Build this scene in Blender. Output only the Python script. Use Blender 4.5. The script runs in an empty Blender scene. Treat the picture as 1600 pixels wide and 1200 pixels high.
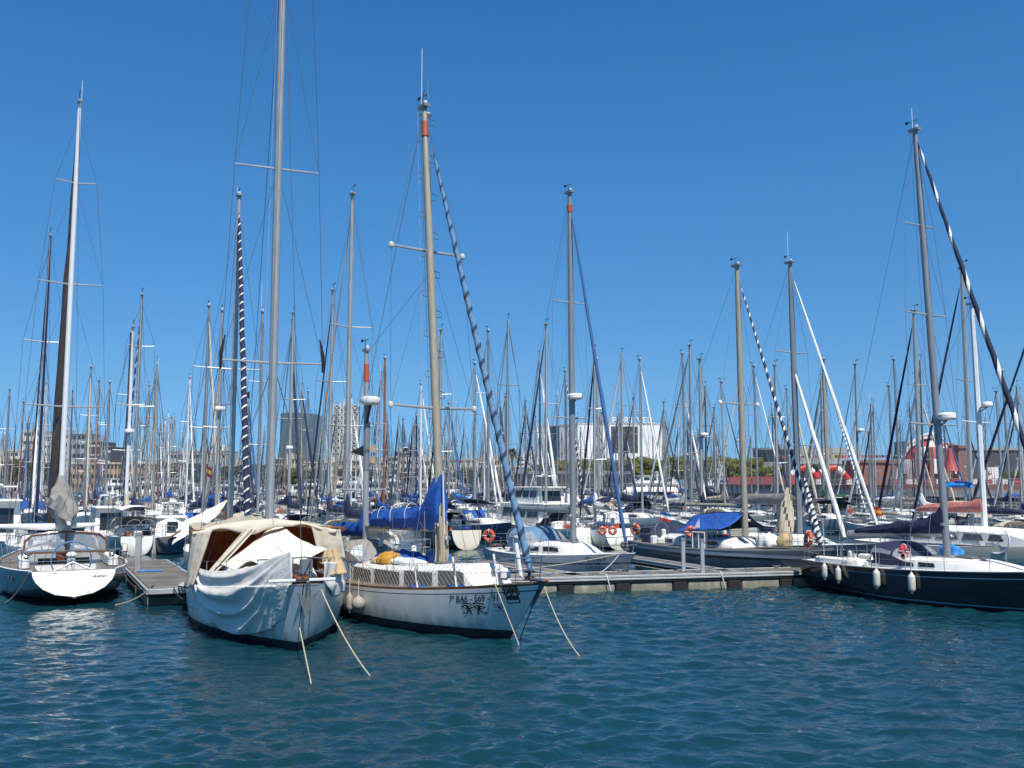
import bpy, bmesh, math, random
import numpy as np
from mathutils import Vector, Matrix

R = math.radians
rng = random.Random(7)
C = bpy.context.scene.collection
scene = bpy.context.scene

# ---------------------------------------------------------------- camera
F, CX, CY, HOR, CAMZ = 1500.0, 800.0, 600.0, 755.0, 3.8
TH = math.atan((HOR - CY) / F)
cam_d = bpy.data.cameras.new('camera')
cam_d.sensor_width = 36.0
cam_d.lens = 36.0 * F / 1600.0
cam_d.clip_start = 0.1
cam_d.clip_end = 9000
cam = bpy.data.objects.new('camera', cam_d)
cam.location = (0, 0, CAMZ)
cam.rotation_euler = (R(90) + TH, 0, 0)
C.objects.link(cam)
scene.camera = cam

# ---------------------------------------------------------------- light
SUN_EL = R(58)
SUN_DIR_H = Vector((0.40, -0.917)).normalized()
w = bpy.data.worlds.new('World')
scene.world = w
w.use_nodes = True
nt = w.node_tree
sky = nt.nodes.new('ShaderNodeTexSky')
sky.sky_type = 'NISHITA'
sky.sun_disc = False
sky.sun_elevation = SUN_EL
sky.sun_rotation = math.atan2(SUN_DIR_H.x, SUN_DIR_H.y)
sky.altitude = 0
sky.air_density = 0.8
sky.dust_density = 0.0
sky.ozone_density = 6.0
bg = nt.nodes['Background']
# deep clear summer blue: the physical sky tinted by height above the horizon
tcw = nt.nodes.new('ShaderNodeTexCoord')
spw = nt.nodes.new('ShaderNodeSeparateXYZ')
nt.links.new(tcw.outputs['Generated'], spw.inputs[0])
crw = nt.nodes.new('ShaderNodeValToRGB')
for k, (pos, c) in enumerate(((0.0, (.40, .80, 1.36)), (.103, (.56, .99, 1.23)), (.296, (.51, 1.29, 1.60)), (.48, (.38, 1.30, 1.76)), (.7, (.85, 1.3, 1.35)), (1.0, (1.25, 1.35, 1.2)))):
    e = crw.color_ramp.elements[k] if k < 2 else crw.color_ramp.elements.new(pos)
    e.position = pos
    e.color = (c[0] / 2, c[1] / 2, c[2] / 2, 1)
nt.links.new(spw.outputs['Z'], crw.inputs[0])
mxw = nt.nodes.new('ShaderNodeMixRGB')
mxw.blend_type = 'MULTIPLY'
mxw.inputs[0].default_value = 1.0
nt.links.new(sky.outputs[0], mxw.inputs[1])
nt.links.new(crw.outputs[0], mxw.inputs[2])
vmw = nt.nodes.new('ShaderNodeVectorMath')
vmw.operation = 'SCALE'
vmw.inputs['Scale'].default_value = 2.0
nt.links.new(mxw.outputs[0], vmw.inputs[0])
nt.links.new(vmw.outputs[0], bg.inputs[0])
bg.inputs[1].default_value = 0.074
sun_d = bpy.data.lights.new('sun', 'SUN')
sun_d.energy = 4.9
sun_d.angle = R(0.53)
sun_d.color = (1.0, 0.95, 0.87)
sun = bpy.data.objects.new('sun', sun_d)
sv = Vector((SUN_DIR_H.x * math.cos(SUN_EL), SUN_DIR_H.y * math.cos(SUN_EL), math.sin(SUN_EL)))
sun.rotation_euler = sv.to_track_quat('Z', 'Y').to_euler()
sun.location = (30, -30, 60)
C.objects.link(sun)
scene.view_settings.view_transform = 'Standard'
scene.view_settings.look = 'None'
scene.view_settings.exposure = 0.28
scene.view_settings.gamma = 1.0
scene.view_settings.use_curve_mapping = False
scene.cycles.max_bounces = 8
scene.cycles.transparent_max_bounces = 16
scene.cycles.caustics_reflective = False
scene.cycles.caustics_refractive = False

# ---------------------------------------------------------------- pixel -> place
def ray(px, py):
    u = (px - CX) / F
    v = (CY - py) / F
    return Vector((u, math.cos(TH) - v * math.sin(TH), math.sin(TH) + v * math.cos(TH)))
def at(px, py, Y):
    d = ray(px, py)
    return Vector((0, 0, CAMZ)) + d * (Y / d.y)
def onz(px, py, z=0.0):
    d = ray(px, py)
    t = (z - CAMZ) / d.z
    return Vector((0, 0, CAMZ)) + d * t
def proj(p):
    z = p[2] - CAMZ
    d = p[1] * math.cos(TH) + z * math.sin(TH)
    u = -p[1] * math.sin(TH) + z * math.cos(TH)
    return CX + F * p[0] / d, CY - F * u / d

# ---------------------------------------------------------------- materials
MATS = {}
def lin(c):
    return tuple(c) + (1.0,)
def mat(name, col, rough=0.5, metal=0.0, var=0.12, scale=3.0, bump=0.0, bscale=30.0, stretch=(1, 1, 1), col2=None, spec=0.5, coat=0.0, grime=None, detail=5):
    if name in MATS:
        return MATS[name]
    m = bpy.data.materials.new(name)
    m.use_nodes = True
    n = m.node_tree.nodes
    l = m.node_tree.links
    b = n['Principled BSDF']
    tc = n.new('ShaderNodeTexCoord')
    mp = n.new('ShaderNodeMapping')
    mp.inputs['Scale'].default_value = stretch
    l.new(tc.outputs['Object'], mp.inputs['Vector'])
    no = n.new('ShaderNodeTexNoise')
    no.inputs['Scale'].default_value = scale
    no.inputs['Detail'].default_value = detail
    no.inputs['Roughness'].default_value = 0.6
    l.new(mp.outputs[0], no.inputs['Vector'])
    cr = n.new('ShaderNodeValToRGB')
    cr.color_ramp.elements[0].position = 0.3
    cr.color_ramp.elements[1].position = 0.7
    lo = col2 if col2 else tuple(max(0, c * (1 - var)) for c in col)
    hi = col if col2 else tuple(min(1, c * (1 + var)) for c in col)
    cr.color_ramp.elements[0].color = lin(lo)
    cr.color_ramp.elements[1].color = lin(hi)
    l.new(no.outputs['Fac'], cr.inputs[0])
    out = cr.outputs[0]
    if grime:
        # stains gathered along the waterline of a hull: brown green scum with a ragged edge
        sp = n.new('ShaderNodeSeparateXYZ')
        l.new(tc.outputs['Object'], sp.inputs[0])
        n2 = n.new('ShaderNodeTexNoise')
        n2.inputs['Scale'].default_value = 2.5
        n2.inputs['Detail'].default_value = 6
        mp2 = n.new('ShaderNodeMapping')
        mp2.inputs['Scale'].default_value = (1.5, 1.5, 0.25)
        l.new(tc.outputs['Object'], mp2.inputs['Vector'])
        l.new(mp2.outputs[0], n2.inputs['Vector'])
        ma = n.new('ShaderNodeMath'); ma.operation = 'MULTIPLY_ADD'
        l.new(n2.outputs['Fac'], ma.inputs[0]); ma.inputs[1].default_value = -0.9
        l.new(sp.outputs['Z'], ma.inputs[2])
        mr = n.new('ShaderNodeMapRange')
        mr.inputs['From Min'].default_value = -0.35
        mr.inputs['From Max'].default_value = 0.05
        mr.inputs['To Min'].default_value = grime
        mr.inputs['To Max'].default_value = 0.0
        l.new(ma.outputs[0], mr.inputs['Value'])
        mx = n.new('ShaderNodeMixRGB')
        l.new(mr.outputs[0], mx.inputs[0])
        l.new(out, mx.inputs[1])
        mx.inputs[2].default_value = (0.16, 0.15, 0.09, 1)
        out = mx.outputs[0]
    l.new(out, b.inputs['Base Color'])
    b.inputs['Metallic'].default_value = metal
    b.inputs['Specular IOR Level'].default_value = spec
    if coat:
        b.inputs['Coat Weight'].default_value = coat
        b.inputs['Coat Roughness'].default_value = 0.08
    mr2 = n.new('ShaderNodeMapRange')
    mr2.inputs['To Min'].default_value = max(0.02, rough * 0.8)
    mr2.inputs['To Max'].default_value = min(1, rough * 1.2)
    l.new(no.outputs['Fac'], mr2.inputs['Value'])
    l.new(mr2.outputs[0], b.inputs['Roughness'])
    if bump:
        nb = n.new('ShaderNodeTexNoise')
        nb.inputs['Scale'].default_value = bscale
        nb.inputs['Detail'].default_value = 4
        l.new(mp.outputs[0], nb.inputs['Vector'])
        bp = n.new('ShaderNodeBump')
        bp.inputs['Strength'].default_value = bump
        bp.inputs['Distance'].default_value = 0.05
        l.new(nb.outputs['Fac'], bp.inputs['Height'])
        l.new(bp.outputs[0], b.inputs['Normal'])
    MATS[name] = m
    return m

def glass_mat(name, col, alpha=0.35, rough=0.06):
    if name in MATS:
        return MATS[name]
    m = mat(name, col, rough, var=0.1)
    m.node_tree.nodes['Principled BSDF'].inputs['Alpha'].default_value = alpha
    return m

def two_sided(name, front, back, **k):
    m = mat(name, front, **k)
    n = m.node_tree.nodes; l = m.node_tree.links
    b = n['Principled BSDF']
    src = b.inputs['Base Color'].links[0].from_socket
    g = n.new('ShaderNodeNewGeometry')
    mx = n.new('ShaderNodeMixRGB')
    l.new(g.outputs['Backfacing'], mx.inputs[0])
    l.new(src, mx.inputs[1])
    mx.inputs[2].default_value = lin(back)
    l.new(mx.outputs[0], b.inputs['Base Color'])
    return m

def thin_cloth(m, col, fac=0.3):
    """light passes through the cloth"""
    n = m.node_tree.nodes; l = m.node_tree.links
    b = n['Principled BSDF']; out = n['Material Output']
    t = n.new('ShaderNodeBsdfTranslucent'); t.inputs['Color'].default_value = lin(col)
    mx = n.new('ShaderNodeMixShader'); mx.inputs[0].default_value = fac
    l.new(b.outputs[0], mx.inputs[1]); l.new(t.outputs[0], mx.inputs[2]); l.new(mx.outputs[0], out.inputs['Surface'])
    return m
def plank_mat(name, col, bw, rh):
    m = bpy.data.materials.new(name); m.use_nodes = True
    n = m.node_tree.nodes; l = m.node_tree.links; b = n['Principled BSDF']
    tc = n.new('ShaderNodeTexCoord'); br = n.new('ShaderNodeTexBrick'); br.offset = 0
    br.inputs['Scale'].default_value = 1; br.inputs['Brick Width'].default_value = bw; br.inputs['Row Height'].default_value = rh; br.inputs['Mortar Size'].default_value = .012
    br.inputs['Color1'].default_value = lin(col); br.inputs['Color2'].default_value = lin(tuple(c * .72 for c in col)); br.inputs['Mortar'].default_value = (.03, .028, .025, 1)
    l.new(tc.outputs['Object'], br.inputs['Vector'])
    no = n.new('ShaderNodeTexNoise'); no.inputs['Scale'].default_value = 1.3; no.inputs['Detail'].default_value = 7
    l.new(tc.outputs['Object'], no.inputs['Vector'])
    cr = n.new('ShaderNodeValToRGB'); cr.color_ramp.elements[0].position = .35; cr.color_ramp.elements[1].position = .65
    cr.color_ramp.elements[0].color = (.62, .6, .56, 1); cr.color_ramp.elements[1].color = (1.12, 1.1, 1.06, 1)
    l.new(no.outputs['Fac'], cr.inputs[0])
    mx = n.new('ShaderNodeMixRGB'); mx.blend_type = 'MULTIPLY'; mx.inputs[0].default_value = 1
    l.new(br.outputs['Color'], mx.inputs[1]); l.new(cr.outputs[0], mx.inputs[2]); l.new(mx.outputs[0], b.inputs['Base Color'])
    b.inputs['Roughness'].default_value = .85
    return m
M = {}
M['white'] = mat('white_gelcoat', (0.72, 0.72, 0.68), 0.3, var=0.1, scale=2.2, stretch=(1.6, 1.6, 0.16), coat=0.15, grime=0.6, detail=8)
M['whitedeck'] = mat('white_deck', (0.76, 0.76, 0.73), 0.5, var=0.07, scale=2.5)
M['cream'] = mat('cream_gelcoat', (0.66, 0.61, 0.49), 0.35, var=0.07, scale=1.5, grime=0.3)
M['greyhull'] = mat('grey_hull_paint', (0.17, 0.185, 0.2), 0.22, var=0.1, scale=1.0, stretch=(1, 1, 0.3), coat=0.4, grime=0.25)
M['steelhull'] = mat('blue_grey_hull_paint', (0.085, 0.12, 0.15), 0.22, var=0.14, scale=1.2, stretch=(1, 1, 0.3), coat=0.4, grime=0.2)
M['lighthull'] = mat('pale_grey_hull_paint', (0.34, 0.39, 0.44), 0.25, var=0.08, scale=1.0, stretch=(1, 1, 0.3), coat=0.3, grime=0.35)
M['navyhull'] = mat('navy_hull_paint', (0.008, 0.01, 0.02), 0.12, var=0.3, scale=1.0, coat=0.6)
M['bluehull'] = mat('blue_hull_paint', (0.02, 0.07, 0.16), 0.25, var=0.2, scale=2, coat=0.3)
M['redhull'] = mat('dark_red_hull_paint', (0.16, 0.025, 0.02), 0.3, var=0.2, scale=2, coat=0.2)
M['antifoul'] = mat('antifouling_paint', (0.008, 0.012, 0.028), 0.5, var=0.35, scale=6)
M['stripe'] = mat('navy_stripe', (0.02, 0.025, 0.07), 0.3, var=0.1)
M['tealstripe'] = mat('pale_teal_stripe', (0.16, 0.32, 0.4), 0.3, var=0.08)
M['teak'] = mat('weathered_teak', (0.16, 0.135, 0.11), 0.75, var=0.25, scale=5, stretch=(0.5, 6, 6), bump=0.1)
M['wood'] = mat('varnished_wood', (0.2, 0.075, 0.025), 0.35, var=0.3, scale=6, stretch=(0.4, 4, 4), coat=0.3)
M['woodmast'] = mat('brown_wooden_spar', (0.26, 0.1, 0.055), 0.4, var=0.25, scale=5, stretch=(4, 4, 0.4))
M['alu'] = mat('anodised_aluminium', (0.38, 0.385, 0.375), 0.42, metal=0.35, var=0.14, scale=4, stretch=(3, 3, 0.4))
M['alumid'] = mat('dull_grey_aluminium', (0.27, 0.28, 0.29), 0.45, metal=0.35, var=0.14, scale=4, stretch=(3, 3, 0.4))
M['aluold'] = mat('weathered_beige_aluminium', (0.35, 0.32, 0.25), 0.55, metal=0.15, var=0.2, scale=5, stretch=(4, 4, 0.5))
M['whitespar'] = mat('white_painted_spar', (0.72, 0.73, 0.74), 0.35, var=0.06)
M['darkspar'] = mat('dark_carbon_spar', (0.035, 0.035, 0.045), 0.4, var=0.25)
M['steel'] = mat('stainless_steel', (0.55, 0.55, 0.55), 0.25, metal=0.9, var=0.1)
M['wire'] = mat('steel_rigging_wire', (0.13, 0.14, 0.16), 0.5, metal=0.3, var=0.1)
M['rope'] = mat('tan_rope', (0.45, 0.39, 0.28), 0.85, var=0.2, scale=30)
M['ropewhite'] = mat('white_rope', (0.6, 0.6, 0.57), 0.85, var=0.15, scale=30)
M['ropedark'] = mat('dark_rope', (0.03, 0.03, 0.035), 0.8, var=0.3, scale=30)
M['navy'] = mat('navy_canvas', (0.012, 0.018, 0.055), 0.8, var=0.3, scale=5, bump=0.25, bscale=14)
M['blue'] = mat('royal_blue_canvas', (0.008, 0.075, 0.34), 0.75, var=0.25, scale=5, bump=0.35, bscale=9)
M['bluefade'] = mat('faded_blue_canvas', (0.03, 0.13, 0.36), 0.8, var=0.2, scale=5, bump=0.3, bscale=9)
M['steelblue'] = mat('steel_blue_canvas', (0.1, 0.2, 0.33), 0.8, var=0.15, scale=7, bump=0.3, bscale=12)
M['steelblue2'] = mat('dark_blue_band', (0.02, 0.04, 0.09), 0.8, var=0.15, scale=7)
M['midblue'] = mat('mid_blue_canvas', (0.035, 0.105, 0.26), 0.8, var=0.15, scale=7, bump=0.2)
M['cyan'] = mat('bright_blue_tarpaulin', (0.03, 0.22, 0.6), 0.6, var=0.2, scale=6, bump=0.4, bscale=9)
M['sailwhite'] = mat('white_sailcloth', (0.74, 0.73, 0.7), 0.75, var=0.07, scale=6, bump=0.3, bscale=9)
M['sailcream'] = mat('cream_sailcloth', (0.5, 0.44, 0.33), 0.8, var=0.12, scale=6, bump=0.3, bscale=9)
M['sailgrey'] = mat('grey_canvas', (0.25, 0.235, 0.215), 0.85, var=0.15, scale=6, bump=0.35, bscale=9)
M['brown'] = mat('brown_grey_canvas', (0.075, 0.06, 0.055), 0.85, var=0.2, scale=6, bump=0.3)
M['green'] = mat('green_canvas', (0.015, 0.09, 0.05), 0.8, var=0.2, scale=6, bump=0.3)
M['maroon'] = mat('maroon_canvas', (0.16, 0.012, 0.02), 0.8, var=0.2, scale=6, bump=0.3)
M['pink'] = mat('faded_red_canvas', (0.45, 0.15, 0.13), 0.8, var=0.15, scale=6, bump=0.3)
M['red'] = mat('red_paint', (0.5, 0.03, 0.03), 0.5, var=0.12)
M['orange'] = mat('orange_plastic', (0.5, 0.085, 0.03), 0.5, var=0.12)
M['bandred'] = mat('orange_red_tape', (0.45, 0.085, 0.035), 0.5, var=0.1)
M['fender'] = mat('dirty_white_vinyl', (0.6, 0.58, 0.5), 0.45, var=0.12, scale=8)
M['fendergrey'] = mat('grimy_grey_vinyl', (0.33, 0.3, 0.25), 0.6, var=0.2, scale=9)
M['fenderblue'] = mat('faded_violet_vinyl', (0.2, 0.19, 0.3), 0.55, var=0.15)
M['black'] = mat('black_plastic', (0.015, 0.015, 0.018), 0.5, var=0.2)
M['window'] = mat('dark_acrylic_window', (0.018, 0.022, 0.028), 0.1, var=0.2, coat=0.3)
M['windowgrey'] = mat('grey_window_screen', (0.12, 0.125, 0.135), 0.5, var=0.12, scale=8)
M['clear'] = glass_mat('clear_vinyl', (0.42, 0.45, 0.48), 0.55, 0.1)
M['radome'] = mat('white_radome', (0.76, 0.76, 0.74), 0.35, var=0.04)
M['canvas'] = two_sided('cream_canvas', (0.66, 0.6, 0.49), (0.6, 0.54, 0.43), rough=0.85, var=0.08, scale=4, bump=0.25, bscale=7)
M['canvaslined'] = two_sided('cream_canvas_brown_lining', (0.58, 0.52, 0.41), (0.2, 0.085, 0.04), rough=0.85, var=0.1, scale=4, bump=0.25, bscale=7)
M['canvasbright'] = mat('sunlit_painted_cream_canvas', (.76, .71, .6), .85, var=.05, scale=4, bump=.2, bscale=7)  # cream canvas lightened, sunlight put into the colour
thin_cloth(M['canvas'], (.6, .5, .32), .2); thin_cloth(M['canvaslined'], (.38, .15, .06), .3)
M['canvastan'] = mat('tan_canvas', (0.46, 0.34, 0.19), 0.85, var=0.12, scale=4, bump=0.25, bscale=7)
M['tarp'] = mat('white_tarpaulin', (0.7, 0.67, 0.62), 0.6, var=0.06, scale=2.2, bump=0.25, bscale=5)
M['concrete'] = mat('pale_float_concrete', (0.42, 0.4, 0.35), 0.85, var=0.22, scale=3, bump=0.25, grime=0.75)
M['planks'] = plank_mat('grey_deck_planks', (0.215, 0.205, 0.19), .145, 3.0)
M['alufascia'] = mat('aluminium_fascia', (0.5, 0.51, 0.5), 0.4, metal=0.4, var=0.12, scale=3)
M['blackvoid'] = mat('black_rubber_and_shade', (0.012, 0.012, 0.014), 0.8, var=0.3)  # black for rubber blocks, also painted shade in gaps and arcade
M['yellow'] = mat('ochre_bag', (0.5, 0.25, 0.03), 0.8, var=0.2, scale=7, bump=0.4, bscale=12)
M['bluewheel'] = mat('blue_wheel_rim', (0.05, 0.2, 0.42), 0.4, var=0.1)
M['gold'] = mat('worn_yellow_paint', (0.45, 0.36, 0.05), 0.6, var=0.25)

# ---------------------------------------------------------------- mesh builder
class MB:
    def __init__(s):
        s.v = []; s.f = []; s.m = []; s.mats = []
    def mi(s, m):
        if isinstance(m, str):
            m = M[m]
        if m not in s.mats:
            s.mats.append(m)
        return s.mats.index(m)
    def face(s, pts, m):
        k = len(s.v)
        s.v.extend([tuple(p) for p in pts])
        s.f.append(tuple(range(k, k + len(pts))))
        s.m.append(s.mi(m))
    def grid(s, P, m, cu=False, cv=False, fm=None, skip=None):
        nu, nv = len(P), len(P[0])
        k = len(s.v)
        for row in P:
            s.v.extend([tuple(p) for p in row])
        mi = None if callable(m) else s.mi(m)
        for i in range(nu if cu else nu - 1):
            for j in range(nv if cv else nv - 1):
                if skip and skip(i, j):
                    continue
                i2, j2 = (i + 1) % nu, (j + 1) % nv
                s.f.append((k + i * nv + j, k + i2 * nv + j, k + i2 * nv + j2, k + i * nv + j2))
                s.m.append(s.mi(m(i, j)) if mi is None else mi)
        return k
    def tube(s, pts, r, m, n=6, caps=True, squash=1.0):
        pts = [Vector(p) for p in pts]
        rs = list(r) if isinstance(r, (list, tuple)) else [r] * len(pts)
        rows = []
        prev = None
        for i, p in enumerate(pts):
            a = pts[max(0, i - 1)]; b = pts[min(len(pts) - 1, i + 1)]
            d = (b - a)
            if d.length < 1e-9:
                d = Vector((0, 0, 1))
            d.normalize()
            if prev is None:
                ref = Vector((0, 1, 0)) if abs(d.y) < 0.9 else Vector((1, 0, 0))
                x = d.cross(ref).normalized()
            else:
                x = (prev - d * prev.dot(d))
                x = x.normalized() if x.length > 1e-6 else d.orthogonal().normalized()
            prev = x
            y = d.cross(x)
            rows.append([p + (x * math.cos(2 * math.pi * j / n) + y * math.sin(2 * math.pi * j / n) * squash) * rs[i] for j in range(n)])
        k = s.grid(rows, m, cv=True)
        if caps and not callable(m):
            s.f.append(tuple(k + j for j in range(n))[::-1]); s.m.append(s.mi(m))
            kk = k + (len(rows) - 1) * n
            s.f.append(tuple(kk + j for j in range(n))); s.m.append(s.mi(m))
    def box(s, c, d, m, rz=0.0, bev=0.0):
        x, y, z = d[0] / 2, d[1] / 2, d[2] / 2
        ca, sa = math.cos(rz), math.sin(rz)
        def T(p):
            return (c[0] + p[0] * ca - p[1] * sa, c[1] + p[0] * sa + p[1] * ca, c[2] + p[2])
        if bev <= 0:
            P = [(-x, -y, -z), (x, -y, -z), (x, y, -z), (-x, y, -z), (-x, -y, z), (x, -y, z), (x, y, z), (-x, y, z)]
            k = len(s.v)
            s.v.extend(T(p) for p in P)
            for q in ((0, 3, 2, 1), (4, 5, 6, 7), (0, 1, 5, 4), (1, 2, 6, 5), (2, 3, 7, 6), (3, 0, 4, 7)):
                s.f.append(tuple(k + i for i in q)); s.m.append(s.mi(m))
        else:
            b = min(bev, x * .9, y * .9, z * .9)
            def ring(zz, i):
                xx, yy = x - i, y - i
                c2 = b
                return [(-xx + c2, -yy), (xx - c2, -yy), (xx, -yy + c2), (xx, yy - c2), (xx - c2, yy), (-xx + c2, yy), (-xx, yy - c2), (-xx, -yy + c2)], zz
            rows = []
            for zz, i in ((-z, b), (-z + b, 0), (z - b, 0), (z, b)):
                pts, q = ring(zz, i)
                rows.append([T((p[0], p[1], q)) for p in pts])
            k = s.grid(rows, m, cv=True)
            s.f.append(tuple(k + j for j in range(8))[::-1]); s.m.append(s.mi(m))
            s.f.append(tuple(k + 24 + j for j in range(8))); s.m.append(s.mi(m))
    def lathe(s, prof, o, m, n=14, axis=None):
        ax = Vector(axis).normalized() if axis is not None else Vector((0, 0, 1))
        x = ax.orthogonal().normalized(); y = ax.cross(x)
        o = Vector(o)
        rows = [[o + ax * z + (x * math.cos(2 * math.pi * j / n) + y * math.sin(2 * math.pi * j / n)) * r for j in range(n)] for r, z in prof]
        s.grid(rows, m, cv=True)
    def torus(s, o, Rr, r, m, axis=(0, 0, 1), n=20, k=8, a0=0.0, a1=2 * math.pi):
        ax = Vector(axis).normalized()
        x = ax.orthogonal().normalized(); y = ax.cross(x)
        o = Vector(o)
        full = abs(a1 - a0 - 2 * math.pi) < 1e-6
        rows = []
        for i in range(n if full else n + 1):
            a = a0 + (a1 - a0) * i / n
            d = x * math.cos(a) + y * math.sin(a)
            rows.append([o + d * (Rr + r * math.cos(2 * math.pi * j / k)) + ax * r * math.sin(2 * math.pi * j / k) for j in range(k)])
        s.grid(rows, m, cu=full, cv=True)
    def prism(s, poly, d, m):
        """a polygon of 3D points swept by the vector d"""
        a = [Vector(p) for p in poly]; d = Vector(d)
        b = [p + d for p in a]
        k = len(s.v)
        s.v.extend(tuple(p) for p in a + b)
        n = len(a)
        s.f.append(tuple(range(k, k + n))[::-1]); s.m.append(s.mi(m))
        s.f.append(tuple(range(k + n, k + 2 * n))); s.m.append(s.mi(m))
        for i in range(n):
            j = (i + 1) % n
            s.f.append((k + i, k + j, k + n + j, k + n + i)); s.m.append(s.mi(m))
    def build(s, name, parent=None, loc=None, rz=0.0, smooth=True, angle=35):
        used = sorted({i for f in s.f for i in f})
        if len(used) < len(s.v):
            remap = {k: i for i, k in enumerate(used)}
            s.v = [s.v[k] for k in used]
            s.f = [tuple(remap[i] for i in f) for f in s.f]
        me = bpy.data.meshes.new(name)
        me.from_pydata(s.v, [], s.f)
        for m in s.mats:
            me.materials.append(m)
        me.polygons.foreach_set('material_index', s.m)
        if smooth:
            me.polygons.foreach_set('use_smooth', [True] * len(s.f))
            me.set_sharp_from_angle(angle=R(angle))
        me.update()
        o = bpy.data.objects.new(name, me)
        C.objects.link(o)
        if parent is not None:
            o.parent = parent
        if loc is not None:
            o.location = loc
        if rz:
            o.rotation_euler = (0, 0, rz)
        return o

def tag(o, label=None, cat=None, group=None, kind=None):
    if label: o['label'] = label
    if cat: o['category'] = cat
    if group: o['group'] = group
    if kind: o['kind'] = kind
    return o
def thing(name, label, cat, loc=(0, 0, 0), rz=0.0, group=None):
    o = bpy.data.objects.new(name, None)
    C.objects.link(o)
    o.empty_display_size = 0.5
    o.location = loc
    o.rotation_euler = (0, 0, rz)
    return tag(o, label, cat, group)
def catenary(a, b, sag, n=10):
    a = Vector(a); b = Vector(b)
    return [a.lerp(b, i / n) - Vector((0, 0, sag * 4 * (i / n) * (1 - i / n))) for i in range(n + 1)]
def noise3(x, y, z=0.0):
    from mathutils import noise
    return noise.noise(Vector((x, y, z)))
# ---------------------------------------------------------------- hull form
class Hull:
    def __init__(s, L, B, fs=1.0, fm=0.95, fb=1.3, tw=0.7, pm=0.42, rb=0.7, rs=0.2, ws=0.4, wm=0.92, wb=0.4, be=2.2, draft=0.5, lift=0.0):
        s.__dict__.update(locals())
    def sheer(s, t):
        a, b, c, q = s.fs, s.fm, s.fb, 0.4
        return a * (t - q) * (t - 1) / (q) + b * t * (t - 1) / (q * (q - 1)) + c * t * (t - q) / (1 - q)
    def hb(s, t):
        if t < s.pm:
            k = math.sin(math.pi / 2 * t / s.pm)
            r = s.tw + (1 - s.tw) * k
        else:
            r = 1 - ((t - s.pm) / (1 - s.pm)) ** s.be
        return max(0.012, s.B / 2 * r)
    def pt(s, t, h, side=1):
        z = s.sheer(t) * h if h >= 0 else s.draft * h
        hh = min(1.0, max(h, 0.0))
        if t < 0.45:
            k = t / 0.45; k = k * k * (3 - 2 * k)
            w = s.ws + (s.wm - s.ws) * k; e = 2.0
        else:
            k = (t - 0.45) / 0.55
            w = s.wm + (s.wb - s.wm) * k ** 1.5; e = 2.0 - 0.8 * k
        if s.lift and t < 0.3:
            q = ((0.3 - t) / 0.3) ** 2
            l = s.lift * q
            hh = max(0.0, (hh - l) / (1 - l))
            w = w * (1 - q)
            if h < l:
                z = max(z, s.sheer(t) * l * 0.999)
                x_h = l
        r = w + (1 - w) * (max(0.0, 1 - (1 - hh) ** e)) ** (1 / e)
        if h < 0:
            r = w * (1 + 0.3 * h)
        y = s.hb(t) * r * side
        x = -s.L / 2 + t * s.L - s.rb * (1 - h) * max(0, (t - 0.55) / 0.45) ** 2 + s.rs * (1 - h) * max(0, (0.3 - t) / 0.3) ** 2
        return Vector((x, y, z))
    def inv(s, x, z):
        t = (x + s.L / 2) / s.L
        for _ in range(14):
            t = min(1, max(0, t))
            h = z / s.sheer(t)
            t += (x - s.pt(t, h).x) / s.L
        t = min(1, max(0, t))
        return t, z / s.sheer(t)
    def on(s, x, z, side=1, off=0.0):
        t, h = s.inv(x, z)
        p = s.pt(t, min(h, 1.0), side)
        return Vector((x, p.y + side * off, z))
    def edge(s, x, side=1, inset=0.0, dz=0.0):
        t = min(1, max(0, (x + s.L / 2) / s.L))
        p = s.pt(t, 1.0, side)
        return Vector((p.x, side * max(0.0, abs(p.y) - inset), p.z + dz))

def hull_mesh(H, hullm, stripem=None, bootm='antifoul', sh=(0.88, 0.84), boot=0.1, raillm=None, ns=26, transm=None):
    mb = MB()
    hs = [1.0, 0.95, sh[0], sh[1], 0.7, 0.5, 0.34, 0.22]
    zs = [boot + 0.035, boot, 0.0, -0.4]
    for side in (1, -1):
        P = []
        for i in range(ns + 1):
            t = i / ns
            t = t ** 0.92 if t < 0.5 else t
            row = [H.pt(t, h, side) for h in hs]
            for z in zs:
                row.append(H.pt(t, z / H.sheer(t) if z >= 0 else z / H.draft, side))
            P.append(row if side == -1 else row)
        def mm(i, j):
            if j == 2 and stripem: return stripem
            if j == 0 and raillm: return raillm
            if j >= len(hs): return bootm
            return hullm
        mb.grid(P if side == 1 else P[::-1], mm)
    # transom cap
    hs2 = hs + []
    rows = []
    for h in hs + [0.1, 0.0]:
        a = H.pt(0, h, 1); b = H.pt(0, h, -1)
        rows.append([a.lerp(b, k / 4) for k in range(5)])
    mb.grid(rows, transm or hullm)
    return mb

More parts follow.
